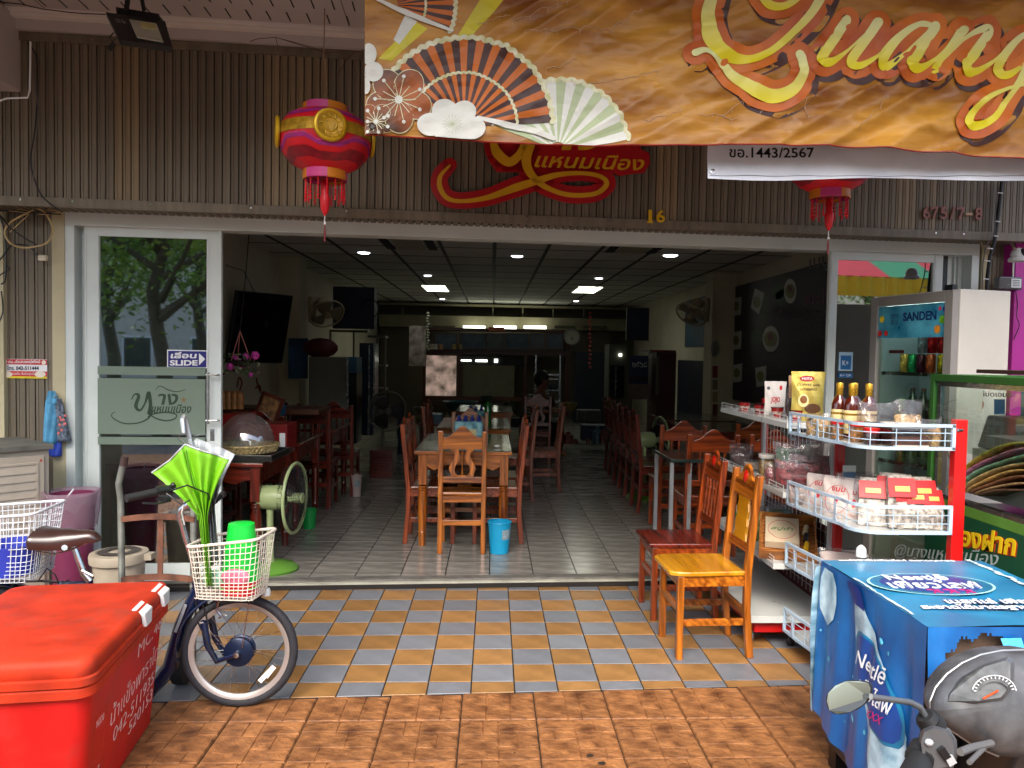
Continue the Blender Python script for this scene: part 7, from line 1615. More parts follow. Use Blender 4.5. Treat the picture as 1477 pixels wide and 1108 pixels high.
m = MB(); m.tube([at_y(1340,1040,1.14),at_y(1334,1032,1.14)],[.016,.013],12); m.tube([at_y(1347,1048,1.15),at_y(1338,1038,1.145)],[.02,.019],12); m.build('mirror_boot',BLKR,t,w=True,smooth=True)
m = MB(); m.tube([at_y(1335,1033,1.14),at_y(1327,1020,1.14),at_y(1312,1013,1.135),at_y(1256,1005,1.12)],.0048,10); m.build('mirror_stem',GPL,t,w=True,smooth=True)
# mirror: oval head with glass toward us
mo = [(1190,1012),(1192,1000),(1203,988),(1220,981),(1240,981),(1254,984),(1258,992),(1256,1006),(1246,1018),(1226,1029),(1206,1032),(1194,1026)]; mcx,mcy = 1226,1005; n = len(mo); MY = 1.11
tilt_ = lambda x,y: MY + (x - mcx) * .0006 + (mcy - y) * .0004
m = MB(); vs = []
for sc,dy in ((.93,-.003),(1.0,0),(1.02,.006),(.9,.018),(.6,.028),(.2,.032)): vs += [at_y(mcx + (x - mcx) * sc + dy * 300,mcy + (y - mcy) * sc - dy * 60,tilt_(x,y) + dy) for x,y in mo]
m.add(vs,[(r * n + k,(r + 1) * n + k,(r + 1) * n + (k + 1) % n,r * n + (k + 1) % n) for r in range(5) for k in range(n)] + [tuple(5 * n + k for k in range(n))]); m.build('mirror_housing',BLK,t,w=True,smooth=True,sub=1)
m = MB(); m.add([at_y(mcx + (x - mcx) * .93,mcy + (y - mcy) * .93,tilt_(x,y) - .0028) for x,y in mo],[tuple(range(n))]); m.build('mirror_glass',mat('mirror_silver','#c8ccc8',.04,metal=1,var=.02),t,w=True)
m = MB(); m.tube([(c_.x,SCY + .05,.95),(c_.x + .02,SCY + .25,.55),(c_.x + .03,SCY + .40,.30)],.05,12); m.build('steering_column',BLK,t,w=True,smooth=True)
m = MB(); Tm = Matrix.Translation((c_.x + .03,SCY + .55,.24)); n = 30; m.T = Tm; m.tube([(0,.2 * math.cos(2 * PI * k / n),.2 * math.sin(2 * PI * k / n)) for k in range(n)],.04,10,closed=True); m.build('front_tyre',BLKR,t,w=True,smooth=True)
m = MB(); m.tube([(c_.x + .03,SCY + .40,.35),(c_.x + .10,SCY + .55,.24)],.018,8); m.tube([(c_.x + .03,SCY + .40,.35),(c_.x - .04,SCY + .55,.24)],.018,8); m.build('fork',GPL,t,w=True,smooth=True)
m = MB(); m.grid(lambda u,v: (c_.x + .03 + (u - .5) * .34,SCY + .12 + .20 * v + .08 * (2 * abs(u - .5)) ** 2 * -1,.88 - .62 * v),12,12); m.build('leg_shield',GP,t,w=True,smooth=True,solid=.01)
# leaf litter specks on the pavers
for px,py,r in ((851,1090,.012),(868,1101,.013),(742,1086,.004)):
    q = at_z(px,py,.001); m = MB(); m.sph((q.x,q.y,.002),r,1.3,.7,.25,8,4); tag(m.build('dropping',mat('dark_speck','#120e0c',.8)),{851: 'left dark speck lying on the brown pavers',868: 'right dark speck lying on the brown pavers',742: 'tiny dark speck left of the two on the pavers'}[px],'speck')
# ------------------------------------------------------------------ inside the restaurant
def yb(px0,py0,px1,py1,Y,d,ma,name,par=None,bevel=0,label=None,cat=None,grp=None):
    m = MB(); ybox(m,px0,py0,px1,py1,Y,d); o = m.build(name,ma,par,w=par is not None,bevel=bevel)
    if label: tag(o,label,cat,grp)
    return o
LITL = mat('lit_lamp_panel','#e8ecd8',.5,emit=1.6,var=0); LITB = mat('lit_bulb','#f4f6ff',.5,emit=3,var=0)
def lamp_tile(label,px,py,w_,l_):
    q = at_z(px,py,CZ); t = thing('ceiling_light',label,'ceiling light',q,0,'lit square lamps in the ceiling'); m = MB(); m.box(-w_ / 2,w_ / 2,-l_ / 2,l_ / 2,-.012,-.004); m.build('diffuser',LITL,t)
    m = MB(); 
    for b in ((-w_ / 2 - .02,-w_ / 2,-l_ / 2,l_ / 2),(w_ / 2,w_ / 2 + .02,-l_ / 2,l_ / 2),(-.006,.006,-l_ / 2,l_ / 2)): m.box(*b,-.016,-.003)
    m.build('frame',CEILM,t); return q
for lb,px,py in (('left square lamp glowing in the ceiling',629,416),('right square lamp glowing in the ceiling',846,418)):
    q = lamp_tile(lb,px,py,.42,1.2)
for k,(px,py,r,e) in enumerate(((525,364,.07,1),(617,397,.06,1),(638,431,.06,1),(746,369,.07,1),(864,401,.06,1),(831,434,.06,1),(967,368,.085,1))):
    q = at_z(px,py,CZ); t = thing('downlight',['leftmost front','left middle','left rear','central front','right middle','right rear','brightest right front'][k] + ' round downlight in the dark ceiling','downlight',q,0,'round ceiling downlights'); m = MB(); m.lathe([(0,-.018),(r * .8,-.016),(r,-.003)],16); m.build('lens',LITB,t); m = MB(); m.lathe([(r,-.003),(r * 1.2,-.008),(r * 1.3,0)],16); m.build('trim',CEILM,t)
for k,(px,py) in enumerate(((590,352),(917,357))):
    q = at_z(px,py,CZ); t = thing('ceiling_vent',['left','right'][k] + ' unlit panel fitting with dark side slots near the door','ceiling fitting',q); m = MB(); m.box(-.16,.16,-.4,.4,-.012,-.004); m.build('panel',mat('ivory_fitting','#a8a48c',.5),t)
    for s in (-1,1): m = MB(); m.box(s * .24 - .05,s * .24 + .05,-.4,.4,-.011,-.004); m.build('slot',DARK,t)
# television
TVX = -2.62; q0,q1 = at_y(400,450,7.2),at_y(332,530,6.3)
t = thing('television','large black flat television tilted high on the left wall','television',(-2.5,8.4,1.4)); T = Matrix.Translation((-2.45,8.35,1.76)) @ Matrix.Rotation(-.6,4,'Z') @ Matrix.Rotation(.22,4,'Y') 
m = MB(T); m.box(-.05,0,-.38,.34,-.38,.38); m.build('body',mat('navy_black_plastic','#0a0c1c',.3),t,w=True,bevel=.01); m = MB(T); m.box(.0005,.004,-.36,.32,-.36,.36); m.build('screen',mat('dark_screen','#06060e',.1,coat=.8),t,w=True)
m = MB(); m.bar((-2.4,8.35,1.8),(-2.755,8.4,1.95),.05,.05); m.tube([(-2.5,8.3,2.1),(-2.6,8.2,2.35),(-2.755,8.1,2.4)],.005,5); m.build('bracket',BLK,t,w=True)
# wall fans
def stand_head(t,M_,R,cage,ring,blade,wparts=True):
    m = MB(M_)
    for r in [R * k / 9 for k in range(2,9)]: m.tube([(r * math.cos(2 * PI * k / 28),-.055 + .03 * (r / R) ** 2,r * math.sin(2 * PI * k / 28)) for k in range(28)],.0012,3,closed=True)
    for k in range(40):
        a = 2 * PI * k / 40; c,s_ = math.cos(a),math.sin(a); m.tube([(.02 * c,-.06,.02 * s_),(R * .6 * c,-.052,R * .6 * s_),(R * c,-.015,R * s_),(R * .9 * c,.04,R * .9 * s_),(R * .4 * c,.075,R * .4 * s_)],.0013,3)
    m.build('cage',cage,t,w=True,kind='stuff')
    m = MB(M_); m.tube([(R * math.cos(2 * PI * k / 40),-.012,R * math.sin(2 * PI * k / 40)) for k in range(40)],.011,8,closed=True); m.build('rim',ring,t,w=True,smooth=True)
    for b in range(3):
        m = MB(M_); a0 = 2 * PI * b / 3; m.grid(lambda u,v: (lambda r,a: (r * math.cos(a),.01 + .025 * (u - .5) - .01,r * math.sin(a)))(R * (.15 + .75 * v),a0 + (u - .5) * (1.5 - .3 * v)),8,6); m.build('blade',blade,t,w=True,smooth=True,solid=.003)
    m = MB(M_); m.T = M_ @ Matrix.Rotation(PI / 2,4,'X'); m.lathe([(0,.066),(.036,.064),(.038,.05),(.03,-.03)],16); m.build('hub',ring,t,w=True,smooth=True)
    m = MB(M_); m.T = M_ @ Matrix.Rotation(-PI / 2,4,'X'); m.lathe([(.05,.05),(.075,.06),(.085,.10),(.08,.22),(.06,.25),(0,.255)],18); m.build('motor_housing',ring,t,w=True,smooth=True)
FCR = mat('cream_fan_plastic','#a89a78',.4,var=.08); FDK = mat('dark_fan_wire','#16161a',.4); FBL = mat('smoky_blade','#1a1a20',.25)
def wall_fan(label,px,py,Y,rz,tx,side):
    c = at_y(px,py,Y); t = thing('wall_fan',label,'fan',c,0,'cream wall fans on the columns'); M_ = Matrix.Translation(c) @ Matrix.Rotation(rz,4,'Z') @ Matrix.Rotation(tx,4,'X'); stand_head(t,M_,.215,mat('cream_wire','#8a8470',.4),FCR,mat('cream_blade','#8c8468',.4))
    back = M_ @ Vector((0,.24,0)); m = MB(); e = Vector((back.x + side * .12,back.y + .05,back.z - .05)); m.tube([back,e],.035,12); m.tube([e + Vector((0,0,.10)),e,e + Vector((0,0,-.22))],[.05,.06,.045],14); m.build('wall_arm',FCR,t,w=True,smooth=True)
wall_fan('cream wall fan on the left column, tilted downwards',471,452,9.7,.6,.75,-1); wall_fan('cream wall fan on the right column, tilted downwards',997,453,10.3,-.9,.85,1)
# green pedestal fan
FG = mat('pale_green_fan_plastic','#93a474',.35,var=.08); FGD = mat('green_fan_base','#5a8a34',.35,var=.12)
def floor_fan(label,c,rz,ring,cage,base,R=.225,ph=.62,basec=None,tx=0):
    """c: base centre on the floor"""
    t = thing('pedestal_fan',label,'fan',c); hz = c[2] + ph; M_ = Matrix.Translation((c[0],c[1],hz)) @ Matrix.Rotation(rz,4,'Z') @ Matrix.Rotation(tx,4,'X') @ Matrix.Translation((0,-.16,0)); stand_head(t,M_,R,cage,ring,FBL)
    m = MB(); m.lathe([(0,.05),(.035,.05),(.026,.1),(.022,ph - .12),(.03,ph - .05),(.02,ph)],14,tuple(c)); m.build('pole',ring,t,w=True,smooth=True); m = MB(); m.T = Matrix.Translation(Vector(c)) @ Matrix.Rotation(rz,4,'Z'); m.lathe([(0,0),(.17,0),(.175,.015),(.15,.04),(.06,.06),(0,.062)],28,sx=1,sy=1.1); m.build('base',base,t,w=True,smooth=True); return t
floor_fan('pale green pedestal fan turned to the right beside the left sliding door',(-1.50,5.30,FZ),1.48,FG,FDK,FGD,R=.235,ph=.50)
floor_fan('dark pedestal fan far inside on the left facing the street',(at_z(553,655,.5).x * 0 - 1.35,9.6,FZ),.45,mat('grey_fan','#55584a',.4),mat('grey_fan_wire','#4a4c44',.4),BLK,R=.24,ph=.78)
floor_fan('pale pedestal fan far inside on the right, seen edge on',(1.62,8.95 - .9,FZ),1.75,FG,FDK,FGD,R=.24,ph=.62)
# left wall things: basket under dome on tray
t = thing('serving_tray','black tray on the red table at the left','tray',(-1.80,5.42,FZ + .755)); m = MB(); m.box(-2.12,-1.47,5.20,5.66,.79,.81); m.box(-2.13,-1.46,5.19,5.20,.79,.835); m.box(-2.13,-1.46,5.66,5.67,.79,.835); m.box(-1.47,-1.46,5.20,5.66,.79,.835); m.build('tray',mat('dark_tray','#2a2c2a',.25,var=.2,metal=.3),t,w=True,bevel=.004)
WK = mat('woven_wicker','#a8925c',.7,var=.6,scale=60,bump=1,bscale=90,col2='#d0bc84'); bc = (-1.69,5.40,.835)
t = thing('wicker_basket','round shallow wicker basket under a clear dome','basket',bc); m = MB(); m.lathe([(0,0),(.19,0),(.215,.05),(.205,.05),(.18,.01),(0,.01)],32); m.build('body',WK,t,smooth=True)
m = MB()
for k in range(44):
    a = 2 * PI * k / 44; m.tube([(.195 * math.cos(a),.195 * math.sin(a),.002),(.214 * math.cos(a + .12),.214 * math.sin(a + .12),.045)],.005,5)
m.tube([(.214 * math.cos(2 * PI * k / 36),.214 * math.sin(2 * PI * k / 36),.05) for k in range(36)],.008,6,closed=True); m.build('rim',WK,t,smooth=True)
t = thing('food_dome','clear plastic dome covering the wicker basket','dome',(bc[0],bc[1],bc[2] + .05)); m = MB(); R_ = .185; m.lathe([(R_ * math.cos(a),.215 * math.sin(a)) for a in [PI / 2 * k / 12 for k in range(12)]] + [(0,.215)],32); m.build('dome',glass('dome_plastic','#e0dcd4',.14,rough=.04,milk=.05),t,smooth=True)
for nm,lb,x0,y0,x1,y1,Y,d,c,cat in (('gift_box','red carton stacked at the left edge of the doorway',316,598,352,632,5.9,.3,'#9a1410','box'),('gift_box','orange carton under the red one at the left',316,632,334,652,5.85,.3,'#a85a14','box'),('gift_box','red carton behind the wicker basket dome',352,612,414,650,6.0,.3,'#7a100e','box'),('counter','dark wooden counter top along the left wall',318,590,460,598,6.9,.5,'#4a2410','counter')):
    yb(x0,y0,x1,y1,Y,d,mat('card' + c[1:],c,.4,var=.15),nm,label=lb,cat=cat,bevel=.004)
for k in range(4):
    c = at_y(322 + k * 8,590,6.5); m = MB(); m.lathe([(0,0),(.03,0),(.034,.1),(.03,.13),(.02,.15),(0,.15)],12,tuple(c)); tag(m.build('snack_roll',mat('snack_orange','#a86a34',.4,var=.5,scale=30),smooth=True),['leftmost','second','third','rightmost'][k] + ' orange snack packet standing above the red carton','packet','orange snack packets at the left wall')
q = at_y(388,592,6.6); T = Matrix.Translation(q) @ Matrix.Rotation(.35,4,'Y'); t = thing('picture_frame','tilted picture in brown frame leaning on the left counter','picture',q); m = MB(T); m.box(-.10,.10,-.03,0,-.11,.14); m.build('frame',wood('frame_wood','#4a1a0c','#6a2a14'),t,w=True); m = MB(T); m.box(-.07,.07,-.034,-.03,-.08,.11); m.build('picture',mat('faded_print','#6a4a34',.5,var=.7,scale=25,col2='#a8743c'),t,w=True)
q = at_y(400,598,6.9); m = MB(); m.lathe([(0,0),(.07,0),(.08,.08),(.07,.08)],16,tuple(q)); tag(m.build('basin',mat('blue_basin','#1c5878',.4),smooth=True),'small blue bowl beside the tilted picture','bowl')
t = thing('qr_card','white standing card next to the basket dome','card',at_y(407,640,5.75)); yb(403,625,411,650,5.75,.01,WPRINT,'card',t)
# hanging flower basket
q = at_y(346,520,5.9); t = thing('hanging_flower_basket','hanging basket of pink artificial flowers near the left door','hanging plant',q); m = MB(); m.lathe([(0,-.05),(.06,-.04),(.09,.0),(.085,0)],14,tuple(q)); m.build('pot',mat('dark_pot','#2a2420',.6),t,w=True,smooth=True)
m = MB()
for k in range(3): a = 2 * PI * k / 3; m.tube([q + Vector((.08 * math.cos(a),.08 * math.sin(a),0)),q + Vector((0,0,.22))],.004,5)
m.build('strap',mat('pink_strap','#b0605a',.5),t,w=True); m = MB(); m.tube([q + Vector((0,0,.22)),q + Vector((-.05,.3,.7)),q + Vector((-.08,.5,1.2))],.004,5); m.build('cord',BLK,t,w=True)
for j,(cl,n,r) in enumerate((('#3a4a24',60,.022),('#8a8a6c',26,.018),('#c03a98',7,.028))):
    m = MB()
    for k in range(n):
        a,b = random.uniform(0,2 * PI),random.uniform(.03,.15); c = q + Vector((b * math.cos(a),b * math.sin(a),random.uniform(-.07,.07) - b * .3)); s = r * random.uniform(.6,1.3); u_ = Vector((random.uniform(-1,1),random.uniform(-1,1),random.uniform(-1,1))).normalized(); v_ = u_.orthogonal().normalized()
        if j < 2: m.add([c - u_ * s,c - v_ * s * .5,c + u_ * s,c + v_ * s * .5],[(0,1,2,3)])
        else: m.lathe([(0,-s),(s * .7,-s * .6),(s,.2 * s),(s * .6,s)],8,tuple(c))
    m.build(['leaf','pale_blossom','pink_blossom'][j],mat('fl' + cl[1:],cl,.6,var=.3),t,w=True,kind='stuff')
# wall decoration left
m = MB(); f = lambda x,y: Vector((RXL + .004,at_x(x,y,RXL + .004).y,at_x(x,y,RXL + .004).z))
t = thing('wall_sticker','dark red butterfly stickers on the left wall below the television','sticker',f(350,545))
for pts in ([(322,540),(330,531),(338,536)],[(342,558),(345,544),(349,552),(346,562)],[(370,546),(372,556),(376,566)],[(369,560),(374,556),(376,562)]):
    m = MB(); ribbon(m,pts,[2.5] * len(pts),f,n=3); m.build('sticker',mat('dark_red_sticker','#7a1418',.6),t,w=True)
# posters, fridges, shelving
IPM = lambda c,c2: mat('poster' + c[1:],c,.5,var=.4,scale=3,col2=c2)
def panel(nm,lb,cat,x0,y0,x1,y1,Y,d,ma,fr=None,fw=2):
    t = thing(nm,lb,cat,at_y((x0 + x1) / 2,y1,Y)); yb(x0,y0,x1,y1,Y,d,ma,'sheet' if not fr else 'face',t)
    if fr:
        m = MB()
        for b in ((x0 - fw,y0 - fw,x1 + fw,y0),(x0 - fw,y1,x1 + fw,y1 + fw),(x0 - fw,y0,x0,y1),(x1,y0,x1 + fw,y1)): ybox(m,*b,Y - .02,d + .02)
        m.build('frame',fr,t,w=True)
    return t
t = panel('calendar','blue calendar hanging on the left column','calendar',416,488,444,546,10.0,.01,IPM('#14406a','#2a6a9a')); 
t = thing('refrigerator','tall refrigerator with plain grey side and blue header on the left','refrigerator',at_y(480,600,9.6))
yb(445,515,499,640,9.7,.5,mat('fridge_side','#6c6c64',.5,var=.05),'cabinet',t,bevel=.01); yb(499,515,502,640,9.68,.06,STEEL,'door_trim',t); yb(502,515,514,538,9.7,.4,IPM('#1c4a6c','#3a7a9a'),'header',t); yb(502,538,514,640,9.7,.4,mat('dark_fridge_glass','#141a1c',.1,coat=.6),'door_pane',t)
m = MB(); m.sph(at_y(462,502,9.8),.14,1.6,.8,.9); tag(m.build('bag',mat('dark_red_bag','#5a1018',.5,var=.4),smooth=True),'dark red bag on top of the left refrigerator','bag')
t = thing('refrigerator','second blue tinted refrigerator deeper along the left side','refrigerator',at_y(525,600,10.6)); yb(518,495,538,628,10.8,.5,mat('blue_fridge','#16283c',.3,coat=.3),'cabinet',t); yb(538,498,540,628,10.78,.04,STEEL,'handle',t); yb(531,498,533,628,10.78,.04,STEEL,'door_edge',t)
t = thing('speaker','large dark speaker cabinet high at the rear left','speaker',at_y(500,480,11)); yb(480,414,540,474,11.3,.25,mat('dark_blue_cabinet','#1a2238',.6),'cabinet',t); m = MB(); [m.tube([at_y(512 + 22 * s + 13 * math.cos(2 * PI * k / 20),445 + 13 * math.sin(2 * PI * k / 20),11.28) for k in range(20)],.01,5,closed=True) for s in (-1,1)]; m.build('cone_ring',BLK,t,w=True)
SHM = mat('pale_shelf_metal','#77735c',.5)
t = thing('shelf_unit','pale metal shelf frame behind the left refrigerators','shelf',at_y(530,600,12))
for b in ((475,478,477,510),(509,476,511,515),(542,487,545,600),(554,487,556,600)): yb(*b,11.8,.05,SHM,'post',t)
for b in ((475,476,530,479),(530,484,556,487),(535,526,556,529),(535,560,556,563)): yb(*b,11.8,.3,SHM,'shelf_board',t)
m = MB(); m.lathe([(0,0),(.07,0),(.07,.35),(.04,.4),(0,.4)],12,tuple(at_y(579,632,11.5))); m.lathe([(.07,-.5),(.05,0)],12,tuple(at_y(579,632,11.5))); tag(m.build('blue_post',mat('teal_blue_plastic','#0c3a5a',.4),smooth=True),'teal blue plastic column standing left of the centre tables','column')
t = thing('drawer_unit','small dark red drawer unit beneath the dark pedestal fan','drawers',at_z(552,690,0)); yb(533,650,566,692,9.2,.4,W_RD,'carcass',t)
for y0,y1 in ((654,664),(667,677),(680,689)): yb(536,y0,563,y1,9.18,.02,W_RDH,'drawer',t)
# small waste buckets
def bucket(lb,px,py,r,h,c,Y=None,badge=None,name='bucket'):
    q = at_z(px,py,FZ); t = thing(name,lb,'bucket',(q.x,q.y,FZ)); k = mat('bk' + c[1:],c,.35,var=.06)
    m = MB(); m.lathe([(0,.002),(r * .8,.002),(r,h),(r * .96,h),(r * .77,.01),(0,.01)],26); m.build('body',k,t,smooth=True); m = MB(); m.tube([(r * math.cos(2 * PI * a / 28),r * math.sin(2 * PI * a / 28),h) for a in range(28)],.006,6,closed=True); m.build('rim',k,t,smooth=True)
    if badge:
        m = MB(); a0 = badge; m.grid(lambda u,v: (lambda a,z,rr: (rr * math.cos(a),rr * math.sin(a),z))(a0 + (u - .5) * .9,h * (.48 + .32 * v),r * (.8 + .2 * (.48 + .32 * v)) + .002),8,5); m.build('sticker',mat('grey_sticker','#8aa0a8',.5,var=.3,scale=60),t)
    return t
bucket('bright blue bucket with round sticker under the front table',720,797,.088,.235,'#1496c4',badge=-.9)
bucket('small green waste bucket right of the green fan',446,762,.062,.16,'#128a3c')
bucket('white bucket with a blue print under the left table',514,716,.055,.22,'#b8a8a4',badge=-1.2)
bucket('blue bucket under the metal legged table',1012,748,.07,.2,'#1460a0')
# packs of bottles on the tables
t0 = None
BP = mat('blue_bottle_pack','#2a9ac0',.3,var=.5,scale=18,col2='#a8dce0'); CAPB = mat('navy_bottle_cap','#1c2c8c',.4)
for k,(px,py,Y) in enumerate(((676,632,7.0),(690,612,8.3))):
    q = at_y(px,py,Y)
    t = thing('bottle_pack',['blue shrink wrapped bottle pack on the centre table','second blue bottle pack on the next table'][k],'bottle pack',(q.x,Y,FZ + .752),0,'blue bottle packs')
    m = MB(); m.box(-.13,.13,-.09,.09,0,.14); m.build('pack',BP,t,bevel=.02); m = MB(); m.box(-.07,.07,-.093,-.09,.01,.07); m.build('label',CRL,t)
    for i in range(4):
        for j in range(2): m = MB(); m.lathe([(.028,.13),(.012,.16),(.013,.16),(.013,.185),(0,.185)],10,(-.09 + .06 * i,-.045 + .09 * j,0)); m.build('bottle_neck',CAPB,t)
m = MB(); q = at_y(703,627,8.1); m.lathe([(0,0),(.035,0),(.035,.2),(.012,.25),(0,.26)],12,(q.x,8.1,FZ + .752)); tag(m.build('bottle',mat('green_bottle','#0c6a2c',.2,coat=.6),smooth=True),'green bottle beside the second bottle pack','bottle')
m = MB(); q = at_y(717,656,6.2); m.sph((q.x + .0,6.15,FZ + .765),.018,1.6,1,.7); tag(m.build('crumpled_tissue',mat('white_tissue','#b8b8b0',.8)),'crumpled white tissue on the front table','tissue')
for k,(px,py,Y,r,h,c,lb) in enumerate(((664,590,12,.28,.12,'#1c5a5c','teal wash basin on the back table'),(702,582,12,.10,.12,'#3a5a3c','green bowl right of the teal basin'),(740,590,12,.08,.12,'#4a5a40','small olive bowl on the back table'),(716,588,11.8,.12,.06,'#6a605a','grey plate on the back table'),(610,600,12.2,.16,.14,'#6a6050','pale pot at the left of the back tables'),(820,592,12,.14,.12,'#8a7a3c','yellow bag of food right of the metal rack'))):
    q = at_y(px,py,Y); m = MB(); m.lathe([(0,0),(r * .7,0),(r,h),(r * .95,h),(r * .65,.01),(0,.01)],20,tuple(q)); tag(m.build('basin',mat('bs' + c[1:],c,.4,var=.3),smooth=True),lb,'basin')
yb(602,612,770,616,11.7,.8,W_RD,'back_table',label='long dark table across the back holding basins',cat='table')
yb(606,616,612,640,11.75,.1,W_RD,'table_leg') if False else None
m = MB()
for px in (608,680,764): q = at_y(px,616,11.8); m.box(q.x - .03,q.x + .03,11.8,11.86,FZ,q.z)
tag(m.build('trestle',W_RD),'dark trestle carrying the back table','trestle')
t = thing('crate','pale blue crate standing below the back table','crate',at_y(626,612,10)); yb(618,598,637,611,10.2,.3,mat('pale_blue_crate','#4a6a80',.5),'body',t,bevel=.01)
# rear partition: beam, dresser, hatch
BW_ = mat('pale_beam_paint','#8a8468',.7)
yb(547,440,905,443,18.3,.3,BW_,'rail',label='thin pale rail under the rear end of the ceiling',cat='rail')
for k,px in enumerate((581,711,754,798,842)): yb(px - .8,443,px + .8,457,18.3,.05,BW_,'divider',label=['first','second','third','fourth','fifth'][k] + ' pale divider from the left above the rear beam',cat='divider',grp='dividers above the rear beam')
yb(547,457,905,474,18.2,.4,BW_,'rear_beam',label='pale painted beam across the rear of the room',cat='beam')
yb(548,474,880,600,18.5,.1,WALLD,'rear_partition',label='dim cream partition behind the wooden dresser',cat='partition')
DW_ = wood('dresser_wood','#3a1a0c','#5a2c16',rough=.4,coat=.2,axis=0)
t = thing('dresser','wide dark wooden dresser with pictures shelf and mirror across the rear','dresser',at_y(715,600,17.5))
for b in ((612,474,815,478),(612,505,825,512),(612,572,760,578)): yb(*b,17.6,.5,DW_,'rail',t)
for b in ((610,478,614,600),(660,512,664,575),(755,512,760,600),(815,478,821,600)): yb(*b,17.58,.3,DW_,'post',t)
MGLOW = mat('mottled_mirror_glow','#5a6648',.6,var=.9,scale=4,emit=.16,col2='#d8b8a8'); MGNT = MGLOW.node_tree; MGNT.links.new([n for n in MGNT.nodes if n.type == 'MIX'][0].outputs[2],MGNT.nodes['Principled BSDF'].inputs['Emission Color'])  # painted glow: emission and mottled colour stand in for the mirror's bright reflection
yb(614,513,658,572,17.7,.02,MGLOW,'mirror_glow_pane',t); yb(664,513,755,527,17.72,.02,DARK,'dark_upper_pane',t)
for b in ((665,519,680,521),(686,519,703,522),(713,518,718,523)): yb(*b,17.69,.01,LITL,'lit_tube',t)
yb(668,527,742,573,17.66,.02,mat('grey_cloth_screen','#6c6a58',.8,var=.12,bump=.3,bscale=3),'cloth',t)
for k,(a,b,c) in enumerate(((628,658,'#22304a'),(664,700,'#1c2c50'),(702,726,'#4a5040'),(729,761,'#1c3050'),(764,785,'#5a4a50'),(788,812,'#3a3c4a'))): panel('framed_picture',['leftmost','second','third','fourth','fifth','rightmost'][k] + ' picture standing on the rear dresser','picture',a,482,b,503,17.5,.03,IPM(c,'#5a6a7a'),DW_,1.2)
for k,(px,c) in enumerate(((622,'#a89a8a'),(628,'#c0b8b0'),(636,'#a87a5a'),(655,'#8a7a4a'),(664,'#7a6a4a'))): q = at_y(px,504,17.3); m = MB(); m.lathe([(0,0),(.05,0),(.05,.12),(0,.12)],10,tuple(q)); tag(m.build('tin',mat('tin' + c[1:],c,.3,var=.4,scale=20)),['leftmost','second','third','fourth','rightmost'][k] + ' tin on the left part of the dresser shelf','tin','tins on the rear dresser shelf')
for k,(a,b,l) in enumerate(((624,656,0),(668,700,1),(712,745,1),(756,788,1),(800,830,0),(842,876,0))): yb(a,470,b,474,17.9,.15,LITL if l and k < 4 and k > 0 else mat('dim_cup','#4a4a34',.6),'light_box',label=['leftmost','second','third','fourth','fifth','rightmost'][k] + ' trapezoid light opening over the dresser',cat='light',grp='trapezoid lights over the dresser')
t = thing('shop_plaque','small red plaque with yellow writing on top of the dresser','sign',at_y(716,478,17.2)); yb(704,472,728,478,17.3,.05,SG,'board',t,bevel=.02); put_text('lettering','แหนมเนือง',at_y(706,477.2,17.29),at_y(726,477.2,17.29),at_y(706,472.8,17.29),SY,t,shear=.2,thick=.004)
q = at_y(825,486,17.2); t = thing('wall_clock','round white wall clock right of the dresser','clock',q); T = Matrix.Translation(q) @ Matrix.Rotation(PI / 2,4,'X'); m = MB(T); m.lathe([(0,.0),(.165,0),(.17,.01)],28); m.build('face',mat('clock_face','#a8a89c',.5),t,w=True); m = MB(T); m.lathe([(.165,.0),(.17,.03),(.19,.03),(.195,-.02)],28); m.build('rim',mat('clock_rim','#5a5c54',.4),t,w=True,smooth=True)
m = MB(T); m.bar((0,0,.012),(.03,-.10,.012),.012,.004,up=(0,0,1)); m.bar((0,0,.012),(-.03,-.07,.012),.014,.004,up=(0,0,1)); m.build('hand',BLK,t,w=True)
m = MB(T)
for k in range(12): a = 2 * PI * k / 12; m.bar((.135 * math.cos(a),.135 * math.sin(a),.008),(.155 * math.cos(a),.155 * math.sin(a),.008),.01,.004,up=(0,0,1))
m.build('hour_mark',BLK,t,w=True,kind='stuff')
panel('wall_calendar','calendar with a flower figure and date sheet left of the dresser','calendar',590,470,614,528,15.5,.02,mat('calendar_print','#6a5c58',.6,var=.6,scale=6,col2='#a89c98'))
for k,(px,Y) in enumerate(((617,15),(851,15.5))):
    t = thing('hanging_garland',['left','right'][k] + ' string of small charms hanging by the rear partition','garland',at_y(px,500,Y)); m = MB()
    for j in range(14): q = at_y(px + .8 * math.sin(j * 2),452 + j * (4 if k == 0 else 6),Y); m.sph(q,.035,1,1,.8,6,4)
    m.build('charm',mat(['charm_silver','charm_red'][k],['#6a6a5c','#7a1c14'][k],.4,var=.5,scale=20),t,w=True)
# metal rack
t = thing('metal_rack','shiny metal shelf rack standing behind the seated woman','rack',at_y(790,620,13.5))
for px in (772,807): yb(px - 1,512,px + 1,650,13.5,.04,STEEL,'post',t)
for y in (541,547,563,580,606,607): yb(771,y - .8,808,y + .8,13.5,.45,STEEL,'shelf',t)
m = MB()
for k in range(5): q = at_y(776 + k * 6.2,562,13.6); m.lathe([(0,0),(.05,.0),(.075,.06),(.06,.10),(0,.12)],10,tuple(q))
m.build('bowl',mat('dim_white_bowl','#5f6a68',.4),t,w=True,kind='stuff')
